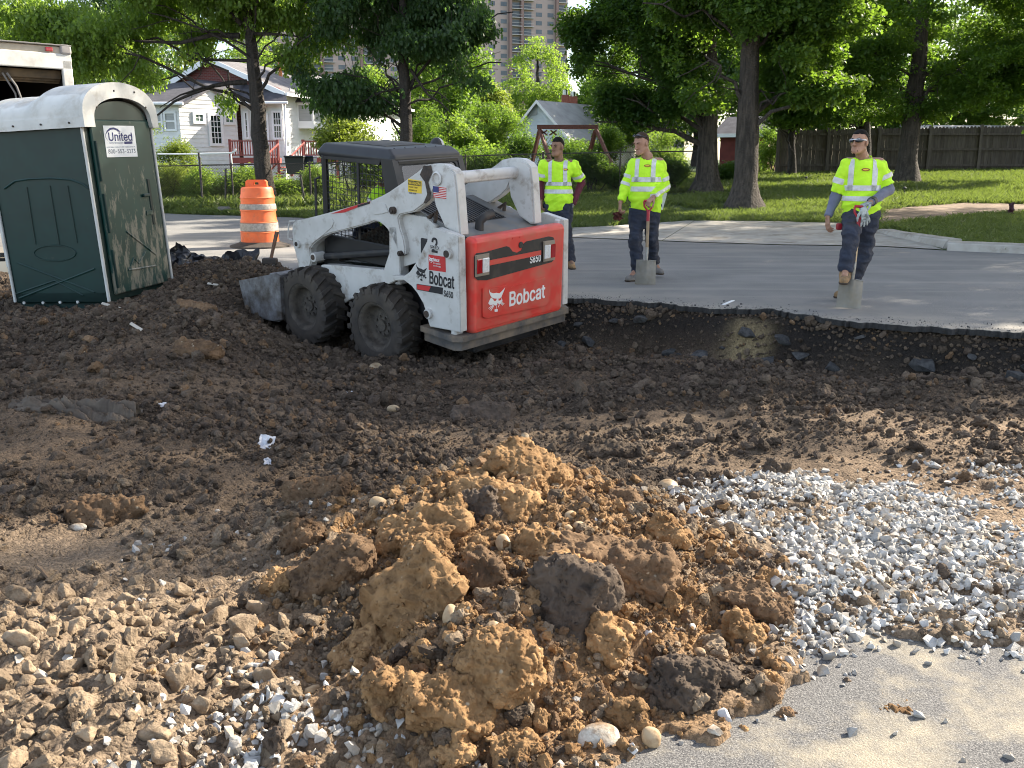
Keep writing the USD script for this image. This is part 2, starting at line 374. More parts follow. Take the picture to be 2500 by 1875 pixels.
def ridge_w(x, y):
    P = np.stack([np.ravel(x), np.ravel(y)], 1); out = np.zeros(len(P)); m = (P[:, 1] > 4.2) & (P[:, 1] < 9.5)
    if m.any(): out[m] = np.max([np.clip(1.15 - k.query(P[m])[0] / .26 + fbm(np.column_stack([P[m] * 2.3, 0 * P[m][:, 0]]), 3, 33) * 1.8, 0, 1) for k in ridges], 0)
    return out
def base_z(x, y):
    sh = np.shape(x); x = np.ravel(np.asarray(x, float)); y = np.ravel(np.asarray(y, float))
    z = np.empty(x.size)
    for i in range(0, x.size, 100000):
        z[i:i + 100000] = _rbf(np.stack([x[i:i + 100000], y[i:i + 100000]], 1))
    z = np.clip(z, -.56, .32)
    s = edge_s(x, y)
    s = s + 0.16 * fbm(np.stack([x * 1.7, y * 1.7, x * 0], 1), 4, 5)
    t = np.clip((s + .22) / .24, 0, 1); t = t * t * (3 - 2 * t)
    z = z * (1 - t) + np.maximum(z, -.062) * t
    over = np.clip((edge_s(x, y) - .1) / .9, 0, 1); z = z * (1 - over) + np.minimum(z, -.07) * over
    return z.reshape(sh)
def fine_z(x, y):
    sh = np.shape(x); x = np.ravel(np.asarray(x, float)); y = np.ravel(np.asarray(y, float))
    z = base_z(x, y); P = np.stack([x, y, 0 * x], 1)
    lot = inside(LOT, x, y, .1, .06, 9); heap = inside(HEAP, x, y, .3, .1, 4)
    calm = np.clip(fbm(P * [0.55, 1.1, 1], 3, 21) * 6 - .3, 0, 1) * (y > 3.3) * (1 - heap)          # smooth trodden patches
    d = 0.085 * fbm(P * 2.2, 3, 31) * (1 - lot)
    rough = (1 - .8 * calm) * (1 - lot)
    n = fbm(P * 7, 5, 41)
    bill = np.abs(fbm(P * 13, 4, 43)) * 2
    d += rough * (0.085 * n + 0.06 * (0.35 - bill) + 0.034 * fbm(P * 30, 3, 47))
    d += (1 - rough) * 0.004 * fbm(P * 60, 2, 51)
    for k, tr in enumerate(tracks):
        line = LineString(tr); L = np.array(line.segmentize(.04).coords); kd = cKDTree(L)
        m = (np.abs(y - np.interp(x, tr[::-1, 0], tr[::-1, 1])) < .8) & (y > 4.5)
        if not m.any(): continue
        dist, ii = kd.query(P[m][:, :2]); side = np.sign(y[m] - L[ii, 1]); along = ii * .04; off = dist * side
        w = np.clip(1.2 - np.abs(off) / .19, 0, 1)
        tread = np.maximum(0, np.sin(along * 2 * np.pi / .17 + np.abs(off) * 9)) ** .6
        dm = d[m]; dm = dm * (1 - .75 * w) + w * (-.07 + .055 * tread)
        d[m] = dm
    rw = ridge_w(x, y); d = d + rw * (.055 + .10 * fbm(P * 3.1, 4, 64)) * (1 - heap)
    s = edge_s(x, y); keep = np.clip((.0 - s) / .08, 0, 1); mound = np.clip((z + .05) / .08, 0, 1)
    d *= np.maximum(keep, mound)
    z = z + d
    lot2 = inside(LOT, x, y, .05, .22, 9); rim = inside(LOT.buffer(.16), x, y, .2, .2, 10) * (1 - lot2)
    z = np.where(lot2 > .5, np.minimum(z, -.166), np.where(rim > .3, np.maximum(z, -.162 + .03 * rim + .05 * fbm(P * 9, 4, 19)), z))
    return z.reshape(sh)
def tone_at(x, y):
    P = np.stack([x, y, 0 * x], 1)
    dark, mid, tan = np.array((.043, .032, .024)), np.array((.10, .074, .051)), np.array((.22, .155, .10))
    ochre, grey = np.array((.26, .155, .075)), np.array((.19, .142, .098))
    a = np.clip(fbm(P * 1.1, 4, 71) * 3.2 + .45, 0, 1)[:, None]
    c = dark * (1 - a) + mid * a
    calm = np.clip(fbm(P * [0.55, 1.1, 1], 3, 21) * 6 + .05, 0, 1) * (y > 3.3)
    c = c * (1 - .65 * calm[:, None]) + tan * .8 * .65 * calm[:, None]
    for tr in tracks:
        dd = cKDTree(np.array(LineString(tr).segmentize(.05).coords)).query(P[:, :2])[0]; w = (.6 * np.clip(1.3 - dd / .2, 0, 1))[:, None]; c = c * (1 - w) + tan * .8 * w
    rw = .75 * ridge_w(x, y)[:, None]; c = c * (1 - rw) + dark * rw
    nearf = np.clip((4.6 - y) / .9 + fbm(P * 1.4, 3, 77) * 1.5, 0, 1)[:, None]
    c = c * (1 - nearf) + grey * nearf
    right = np.clip((x - 1.5) / 1.5, 0, 1) * np.clip((6.2 - y) / .8 + fbm(P * 1.2, 3, 79) * 2, 0, 1)
    c = c * (1 - right[:, None]) + tan * 1.1 * right[:, None]
    h = inside(HEAP, x, y, .4, .2, 5)[:, None]
    hv = np.clip(fbm(P * 3.5, 4, 81) * 2.5 + .6, 0, 1)[:, None]
    c = c * (1 - h) + (ochre * hv + mid * 1.3 * (1 - hv)) * h
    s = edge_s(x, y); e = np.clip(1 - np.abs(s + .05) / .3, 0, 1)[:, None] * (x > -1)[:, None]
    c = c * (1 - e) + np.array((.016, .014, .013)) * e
    q = G(1815, 756, 0); b = np.exp(-(((x - q[0]) / .30) ** 2 + ((y - q[1] + .16) / .14) ** 2 + 1.6 * fbm(P * 6, 3, 8)) ** 2)[:, None]
    return c * (1 - b) + np.array((.25, .19, .105)) * b
soil_mat = usdkit.material(stage, '/World/Looks/soil', {
    'a': ('attribute', {'attribute': 'tone'}), 'g': ('geometry', {}),
    'n': ('noise_texture', {'scale': 55, 'detail': 8, 'roughness': .7}), 'mr': ('map_range', {'from_min': .3, 'from_max': .7, 'to_min': .55, 'to_max': 1.5}),
    'mu': ('mix', {'mix_type': 'multiply', 'fac': 1.0}), 'p': ('principled_bsdf', {'roughness': .93, 'specular_ior_level': .2}),
    'n2': ('noise_texture', {'scale': 140, 'detail': 6, 'roughness': .7}), 'b': ('bump', {'strength': .7, 'distance': .010}),
    'dn': ('noise_texture', {'scale': 12, 'detail': 4}), 'dm': ('mix', {'mix_type': 'linear_light', 'fac': .06}), 'v': ('voronoi_texture', {'scale': 58, 'feature': 'smooth_f1', 'smoothness': .3}), 'iv': ('math', {'math_type': 'subtract', 'value1': 1.0}), 'b2': ('bump', {'strength': .9, 'distance': .012}),
    'vc': ('rgb_to_bw', {}), 'mv': ('map_range', {'to_min': .72, 'to_max': 1.3}), 'mu2': ('mix', {'mix_type': 'multiply', 'fac': 1.0})},
    [('g.position', 'n.vector'), ('n.fac', 'mr.value'), ('a.color', 'mu.color1'), ('mr.result', 'mu.color2'), ('g.position', 'dn.vector'), ('g.position', 'dm.color1'), ('dn.color', 'dm.color2'), ('dm.color', 'v.vector'), ('v.color', 'vc.color'), ('vc.val', 'mv.value'), ('mu.color', 'mu2.color1'), ('mv.result', 'mu2.color2'), ('mu2.color', 'p.base_color'), ('v.distance', 'iv.value2'), ('iv.value', 'b2.height'), ('b2.normal', 'b.normal'),
     ('g.position', 'n2.vector'), ('n2.fac', 'b.height'), ('b.normal', 'p.normal')], surface='p.BSDF')
def soil_mesh():
    V1, F1 = grid_sheet(np.arange(-3.4, 4.8, .0135), np.arange(1.3, 5.2001, .0135), fine_z)
    V2, F2 = grid_sheet(np.arange(-9.5, 9.5, .036), np.arange(5.18, 13.8, .036), fine_z)
    V3, F3 = grid_sheet(np.arange(-9.5, -3.38, .06), np.arange(1.3, 5.25, .06), fine_z)
    V4, F4 = grid_sheet(np.arange(4.78, 9.5, .06), np.arange(1.3, 5.25, .06), fine_z)
    V5, F5 = grid_sheet(np.arange(-30, 30, .8), np.arange(-30, 13.6, .8), lambda X, Y: np.where((np.abs(X) < 10.2) & (Y > .9), -.8, -.2 + 0 * X))
    V5[:, 2] = np.where(edge_s(V5[:, 0], V5[:, 1]) > -1.2, -.8, V5[:, 2])
    V6, F6 = grid_sheet(np.arange(-30, -9.4, .4), np.arange(5, 20, .4), base_z)
    V6[:, 2] = np.where(edge_s(V6[:, 0], V6[:, 1]) > 0, -.6, np.clip(V6[:, 2], -.1, .1))
    out_v, out_f, n = [], [], 0
    for V, F in ((V1, F1), (V2, F2), (V3, F3), (V4, F4), (V5, F5), (V6, F6)):
        s = edge_s(V[:, 0], V[:, 1]); keep = (s < 1.6)[F].all(1)
        F = F[keep]; u = np.unique(F); mp = -np.ones(len(V), int); mp[u] = np.arange(len(u))
        out_v.append(V[u]); out_f.append(mp[F] + n); n += len(u)
    return np.vstack(out_v), np.vstack(out_f)
SV, SF = soil_mesh()
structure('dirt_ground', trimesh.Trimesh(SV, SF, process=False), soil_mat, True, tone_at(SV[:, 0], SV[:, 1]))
_kd = cKDTree(SV[:, :2])
def ground_z(x, y):
    return SV[_kd.query(np.stack([np.ravel(x), np.ravel(y)], 1))[1], 2]
def GS(px, py):
    """the point of the dug-up ground seen at a pixel"""
    d = ray(px, py); t = np.linspace(1.5, 15, 1500); P = np.array([0, 0, EYE]) + d * t[:, None]
    z = ground_z(P[:, 0], P[:, 1]); hit = np.argmax(P[:, 2] < z)
    return P[hit]

# ------------------------------------------------------------------ road, lot, lawn, drive, kerb
asphalt = usdkit.material(stage, '/World/Looks/asphalt', {
    'g': ('geometry', {}), 'v': ('voronoi_texture', {'scale': 70}), 'n': ('noise_texture', {'scale': 1.1, 'detail': 6, 'roughness': .6}), 'n3': ('noise_texture', {'scale': 130, 'detail': 4}),
    'mp': ('mapping', {'rotation': (0, 0, .5), 'scale': (.35, 3.2, 1)}), 'ns': ('noise_texture', {'scale': .9, 'detail': 5}),
    'r': ('rgb_ramp', {'ramp': [(.3, (.150, .148, .143)), (.7, (.215, .208, .198))]}), 'r3': ('rgb_ramp', {'ramp': [(.25, (.55, .55, .55)), (.75, (1.4, 1.4, 1.4))]}),
    'rs': ('rgb_ramp', {'ramp': [(.5, (0, 0, 0)), (.72, (.5, .5, .5))]}), 'mu': ('mix', {'mix_type': 'multiply', 'fac': .9}), 'ms': ('mix', {'mix_type': 'mix', 'color2': (.33, .305, .265)}),
    'sx': ('separate_xyz', {}), 'dl': ('math', {'math_type': 'multiply_add', 'value2': .54, 'value3': -10.08}), 'da': ('math', {'math_type': 'add'}), 'dr': ('map_range', {'from_min': 1.5, 'from_max': .1, 'to_min': 0.0, 'to_max': 1.0, 'clamp': True}), 'dn': ('map_range', {'from_min': .38, 'from_max': .6, 'to_min': .1, 'to_max': .85, 'clamp': True}), 'dm': ('math', {'math_type': 'multiply'}), 'md': ('mix', {'mix_type': 'mix', 'color2': (.31, .275, .225)}),
    'p': ('principled_bsdf', {'roughness': .85}), 'b': ('bump', {'strength': .5, 'distance': .006})},
    [('g.position', 'v.vector'), ('g.position', 'n.vector'), ('g.position', 'n3.vector'), ('g.position', 'mp.vector'), ('mp.vector', 'ns.vector'), ('n.fac', 'r.fac'), ('n3.fac', 'r3.fac'), ('ns.fac', 'rs.fac'),
     ('g.position', 'sx.vector'), ('sx.x', 'dl.value1'), ('dl.value', 'da.value1'), ('sx.y', 'da.value2'), ('da.value', 'dr.value'), ('n.fac', 'dn.value'), ('dr.result', 'dm.value1'), ('dn.result', 'dm.value2'), ('dm.value', 'md.fac'), ('ms.color', 'md.color1'),
     ('r.color', 'mu.color1'), ('r3.color', 'mu.color2'), ('mu.color', 'ms.color1'), ('rs.color', 'ms.fac'), ('md.color', 'p.base_color'), ('v.distance', 'b.height'), ('b.normal', 'p.normal')], surface='p.BSDF')
def road_mesh():
    rng = np.random.default_rng(5)
    e = np.array(LineString(near_edge).segmentize(.025).coords)
    e = e[(e[:, 0] > -45) & (e[:, 0] < 32)]
    j = fbm(np.column_stack([e * 2.3, 0 * e[:, 0]]), 5, 15) * .26 + fbm(np.column_stack([e * 9, 0 * e[:, 0]]), 4, 16) * .16 + fbm(np.column_stack([e * 30, 0 * e[:, 0]]), 3, 17) * .10
    e = e + np.stack([0.45 * j, .9 * j], 1)
    f = far_edge[::-1]
    poly = Polygon(np.vstack([e, f])).buffer(0)
    m = extrude(poly, .05); m.apply_translation([0, 0, -.054]); k = extrude(poly.buffer(-.012), .004); k.apply_translation([0, 0, -.004]); return k, m
_rt_, _rb_ = road_mesh(); structure('road', _rt_, asphalt); structure('road_base', _rb_, mat('asphalt_core', (.016, .016, .016), (.032, .031, .030), scale=40, rough=.95, bump=.8, bscale=80))
single('paint_mark', plate(LineString([G(1766, 744)[:2], G(1790, 734)[:2]]).buffer(.018), 'z', 0.0, .004), mat('mark_paint', (.75, .75, .75), rough=.6), 'short white dash of survey paint on the road near the broken edge', 'paint mark')
lot_mat = usdkit.material(stage, '/World/Looks/lot_asphalt', {
    'g': ('geometry', {}), 'v': ('noise_texture', {'scale': 170, 'detail': 4, 'roughness': .7}), 'n3': ('noise_texture', {'scale': 210, 'detail': 3, 'roughness': .65}), 'ns': ('noise_texture', {'scale': 1.9, 'detail': 9, 'roughness': .66}),
    'r3': ('rgb_ramp', {'ramp': [(.33, (.035, .035, .038)), (.5, (.115, .112, .11)), (.68, (.27, .262, .25))]}), 'rs': ('rgb_ramp', {'ramp': [(.49, (0, 0, 0)), (.62, (.85, .85, .85))]}),
    'n4': ('noise_texture', {'scale': 200, 'detail': 2}), 'r4': ('rgb_ramp', {'ramp': [(.35, (.27, .23, .165)), (.65, (.40, .355, .27))]}),
    'ms': ('mix', {'mix_type': 'mix'}), 'p': ('principled_bsdf', {'roughness': .9}), 'b': ('bump', {'strength': .8, 'distance': .008})},
    [('g.position', 'v.vector'), ('g.position', 'n3.vector'), ('g.position', 'ns.vector'), ('g.position', 'n4.vector'), ('n3.fac', 'r3.fac'), ('ns.fac', 'rs.fac'), ('n4.fac', 'r4.fac'),
     ('r3.color', 'ms.color1'), ('r4.color', 'ms.color2'), ('rs.color', 'ms.fac'), ('ms.color', 'p.base_color'), ('v.fac', 'b.height'), ('b.normal', 'p.normal')], surface='p.BSDF')
structure('parking_lot', plate(LOT.buffer(.12), 'z', -.2, .044), lot_mat)

lawn_mat = mat('lawn_soil', (.035, .06, .014), (.075, .105, .022), scale=.9, rough=.9, bump=.7, bscale=30, bdist=.05)
def lawn_mesh():
    V, F = grid_sheet(np.concatenate([np.arange(-400, -62, 12), np.arange(-60, 60, .6), np.arange(62, 400, 12)]), np.concatenate([np.arange(3, 62, .45), np.arange(64, 700, 14)]), lawn_z)
    keep = (V[:, 1] > edge_y(far_edge, V[:, 0]) - .7)[F].any(1); return trimesh.Trimesh(V, F[keep], process=True)
structure('lawn', lawn_mesh(), lawn_mat, True)
def draped(poly, lift, step=.35):
    """a sheet that follows the lawn inside a polygon"""
    x0, y0, x1, y1 = poly.bounds; base = trimesh.creation.extrude_polygon(poly.segmentize(step), .02, engine='earcut')
    v = base.vertices; f = base.faces; fl = f[(v[f][:, :, 2] < .001).all(1)]
    v, f2 = trimesh.remesh.subdivide_to_size(v, fl, step * 1.5); v = v.copy(); v[:, 2] = lawn_z(v[:, 0], np.maximum(v[:, 1], edge_y(far_edge, v[:, 0]) + .001)) + lift
    m = trimesh.Trimesh(v, f2); m.merge_vertices(); m.invert() if m.face_normals[:, 2].mean() < 0 else None
    return m
concrete = mat('concrete', (.30, .275, .235), (.40, .375, .33), scale=3, rough=.85, bump=.3, bscale=120, bdist=.004, dirt=(.2, .17, .13), dirt_amt=.35, dirt_scale=2.2)
APRON = Polygon([G(a, b, 0)[:2] for a, b in ((1363, 579), (1700, 592), (1900, 598), (2151, 602), (2305, 611))] + [GL(a, b)[:2] for a, b in ((2220, 584), (2140, 561), (2136, 547), (1900, 541), (1673, 540), (1497, 552), (1397, 557))])
apron = thing('driveway', None, None, kind='structure')
def slabs(poly, cuts):
    from shapely.ops import split
    out = [poly]
    for c in cuts:
        out = [q for o in out for q in (split(o, c).geoms if o.intersects(c) else [o])]
    return out
_c = [LineString([GL(a, b)[:2] + np.array(0) for a, b in t]) for t in (((1560, 620), (1720, 525)), ((2060, 640), (2110, 525)))]
for q in slabs(APRON, _c):
    part(apron, 'concrete_slab', draped(q.buffer(-.008), .012), concrete)
PATH = Polygon([GL(a, b)[:2] for a, b in ((2130, 548), (2150, 512), (2245, 504), (2339, 495), (2500, 498), (2800, 500), (2800, 522), (2496, 522), (2370, 528), (2240, 540), (2165, 549))])
structure('dirt_path', draped(PATH, .012), mat('path_earth', (.13, .088, .058), (.24, .175, .12), scale=2.5, rough=.95, bump=.6, bscale=60, bdist=.02))
kerb = thing('kerb', None, None, kind='structure')
def kerb_piece(line, h0, h1, lift=False):
    L = np.array(LineString(line).segmentize(.25).coords); n = len(L); B0 = np.maximum(lawn_z(L[:, 0], L[:, 1]), 0) if lift else np.zeros(n); T = np.gradient(L, axis=0); T /= np.linalg.norm(T, axis=1, keepdims=True); N = np.stack([-T[:, 1], T[:, 0]], 1)
    N *= np.sign((N @ np.array([0.3, 1.0])))[:, None]
    V, F = [], []
    prof = np.array([(-.02, -.1), (0, .0), (.03, .75), (.06, .93), (.1, 1), (.30, 1.0), (.32, .9), (.32, -1.5)])
    for i in range(n):
        h = h0 + (h1 - h0) * i / (n - 1)
        for o, z in prof:
            V.append([*(L[i] + N[i] * o), B0[i] + (max(z, -.4) * h if z > 0 else z * .1)])
    k = len(prof)
    for i in range(n - 1):
        for j in range(k - 1):
            a = i * k + j; F += [[a, a + k, a + k + 1], [a, a + k + 1, a + 1]]
    m = trimesh.Trimesh(np.array(V), F, process=False)
    ends = [[0, j, j + 1] for j in range(1, k - 1)] + [[(n - 1) * k, (n - 1) * k + j + 1, (n - 1) * k + j] for j in range(1, k - 1)]
    m = trimesh.Trimesh(m.vertices, np.vstack([m.faces, ends]), process=False); m.fix_normals(); return m
_kp = [GL(2140, 566)[:2], GL(2170, 577)[:2], GL(2230, 590)[:2], GL(2304, 606)[:2]]
_kp = np.array([(p[0], p[1]) for p in _kp])
part(kerb, 'kerb_stone', kerb_piece(_kp, .06, .16, True), concrete, 30)
_a = np.array(G(2309, 612)[:2]); _b = np.array(G(2500, 620)[:2]); _d = (_b - _a) / np.linalg.norm(_b - _a)
for i in range(4):
    part(kerb, 'kerb_stone', kerb_piece(np.array([_a + _d * (3.0 * i + .012), _a + _d * (3.0 * i + 2.99)]), .15, .15), concrete, 30)
walk = Polygon([GL(a, b)[:2] for a, b in ((540, 470), (700, 468), (790, 476), (900, 480), (900, 486), (790, 484), (690, 479), (540, 478))])
# ------------------------------------------------------------------ lumps of dug-up earth, stones, gravel
def clay_mat(name, c1, c2, c3=(.46, .38, .27), rand=.18, peb=.5):
    m = usdkit.material(stage, '/World/Looks/' + name, {
        'tc': ('texture_coordinate', {}), 'g': ('geometry', {}), 'oi': ('object_info', {}),
        'n': ('noise_texture', {'scale': 9, 'detail': 8, 'roughness': .65}), 'r': ('rgb_ramp', {'ramp': [(.36, c1), (.6, c2)]}),
        'v': ('voronoi_texture', {'scale': 34, 'feature': 'f1', 'randomness': 1.0}), 'rv': ('rgb_ramp', {'ramp': [(.16, (.8, .8, .8)), (.24, (0, 0, 0))]}),
        'wn': ('rgb_to_bw', {}), 'rw': ('rgb_ramp', {'ramp': [(1 - peb * .5, (0, 0, 0)), (1 - peb * .5 + .04, (1, 1, 1))]}),
        'mm': ('math', {'math_type': 'multiply'}), 'mx': ('mix', {'mix_type': 'mix', 'color2': c3}),
        'mr': ('map_range', {'to_min': 1 - rand, 'to_max': 1 + rand}), 'hs': ('hsv', {}),
        'p': ('principled_bsdf', {'roughness': .94, 'specular_ior_level': .2}),
        'nb': ('noise_texture', {'scale': 110, 'detail': 7, 'roughness': .7}), 'b': ('bump', {'strength': .9, 'distance': .012})},
        [('g.position', 'n.vector'), ('n.fac', 'r.fac'), ('g.position', 'v.vector'), ('v.distance', 'rv.fac'), ('v.color', 'wn.color'), ('wn.val', 'rw.fac'),
         ('rv.color', 'mm.value1'), ('rw.color', 'mm.value2'), ('mm.value', 'mx.fac'), ('r.color', 'mx.color1'), ('oi.random', 'mr.value'), ('mr.result', 'hs.value'), ('mx.color', 'hs.color'),
         ('hs.color', 'p.base_color'), ('g.position', 'nb.vector'), ('nb.fac', 'b.height'), ('b.normal', 'p.normal')], surface='p.BSDF')
    return m
CLAY = clay_mat('ochre_clay', (.17, .096, .043), (.34, .208, .10))
CLAY_BROWN = clay_mat('brown_clay', (.10, .062, .036), (.20, .127, .073))
CLAY_DARK = clay_mat('dark_clay', (.062, .046, .035), (.125, .094, .070), (.2, .15, .1), peb=.2)
CLAY_MUD = clay_mat('mud_clay', (.062, .046, .034), (.125, .094, .067), (.3, .24, .17), peb=.25, rand=.35)
CLAY_TAN = clay_mat('tan_mud', (.17, .125, .082), (.27, .205, .14), (.42, .36, .27), peb=.2, rand=.25)
STONE_CREAM = mat('cream_pebble', (.29, .205, .115), (.41, .315, .195), scale=14, rough=.6, bump=.15, bscale=60, dirt=(.25, .165, .09), dirt_amt=.5, dirt_scale=16)
STONE_GREY = mat('grey_stone', (.30, .305, .32), (.50, .50, .50), scale=11, rough=.8, bump=.4, bscale=70, rand=.3)
STONE_WHITE = mat('white_stone', (.42, .39, .33), (.58, .55, .48), scale=11, rough=.8, bump=.4, bscale=70, dirt=(.2, .13, .075), dirt_amt=.5, dirt_scale=9)
COBBLE_MAT = mat('muddy_cobble', (.20, .145, .092), (.33, .25, .165), scale=12, rough=.95, bump=1.0, bscale=60, bdist=.014, rand=.3, dirt=(.14, .098, .06), dirt_amt=.5, dirt_scale=11)
def lump(a, b, c, seed, res=26, rough=1.0, crumbs=1.0):
    """a broken clod: hull of random points in a box a x b x c, refined, crumbled"""
    rng = np.random.default_rng(seed)
    p = rng.uniform(-1, 1, (26, 3)); p /= (np.abs(p) ** 7).sum(1, keepdims=True) ** (1 / 7); p *= rng.uniform(.78, 1, (26, 1))
    m = manifold3d.Manifold.hull_points((p * [a / 2, b / 2, c / 2]).astype(np.float32))
    big = max(a, b, c); m = m.refine_to_length(big / res); t = to_tri(m)
    t = trimesh.Trimesh(t.vertices, t.faces); t.merge_vertices(); trimesh.smoothing.filter_taubin(t, iterations=2)
    v, n = np.array(t.vertices), np.array(t.vertex_normals); q = v + seed * 7.31
    th = min(a, b, c)
    d = th * .36 * fbm(q / big * 3.6, 4, seed) + rough * .046 * (.25 - np.abs(fbm(q * 13, 3, seed + 2))) * 1.2 + rough * .034 * fbm(q * 24, 3, seed + 3) + rough * .040 * crumbs * np.maximum(0, fbm(q * 46, 3, seed + 5)) + rough * .014 * fbm(q * 110, 2, seed + 9)
    t.vertices = v + n * d[:, None]
    k = int(min(420, 2600 * t.area * crumbs))                      # crumbs and small stones stuck to it
    if k > 6:
        pts, fi = trimesh.sample.sample_surface(t, k, seed=seed); out = [t]; rr = .0035 * (1 - rng.random(k) * .985) ** -.42
        rr = np.minimum(rr, .021)
        for p_, r_ in zip(pts, rr): c_ = _CR[int(rng.integers(len(_CR)))].copy(); c_.vertices = (c_.vertices * r_ * rng.uniform(.7, 1.2, 3)) @ trimesh.transformations.random_rotation_matrix(rng.random(3))[:3, :3].T + p_; out.append(c_)
        t = CAT(out)
    return t
def angular(seed, sub=1, k=9):
    rng = np.random.default_rng(seed); p = rng.normal(size=(k + 4, 3)); p /= np.linalg.norm(p, axis=1, keepdims=True); p *= rng.uniform(.75, 1.1, (k + 4, 1)) * [1, .75, .6]
    m = trimesh.convex.convex_hull(p); m.apply_translation(-m.centroid); m.apply_scale(2 / np.ptp(m.vertices, 0).max()); return m
_CR = [angular(40 + i, k=8) for i in range(8)]
def pebble(a, b, c, seed, sub=3):
    m = ico(sub); v = m.vertices; v = v * (1 + .22 * fbm(v * 1.3 + seed, 2, seed)[:, None]); m.vertices = v * [a / 2, b / 2, c / 2]; return m
def frame(px, py, ang, n):
    n = np.asarray(n, float); n /= np.linalg.norm(n); a = math.radians(ang)
    u = _rt * math.cos(a) + _up * math.sin(a); u = u - n * (u @ n); u /= np.linalg.norm(u); w = np.cross(n, u); return np.stack([u, w, n], 1)
def place(px, py, a, b, c, ang, n, sink=.35, mk=lump, seed=1, **k):
    """a piece seen centred at a pixel, sizes in photograph pixels, lying on the ground with its flat face along n"""
    P = GS(px, py); s = (P - [0, 0, EYE]) @ _fw / FPX; R = frame(px, py, ang, n)
    m = mk(a * s, b * s, c * s, seed, **k); v = m.vertices @ R.T
    low = v[:, 2].min(); c0 = P + np.array([0, 0, 0.0]) - ray(px, py) * (c * s * .3)
    cz = ground_z(c0[0], c0[1])[0]
    c0[2] = max(min(c0[2], cz - low * (1 - sink)), cz + low * .2)
    m.vertices = v + c0; m.fix_normals() if False else None
    return m
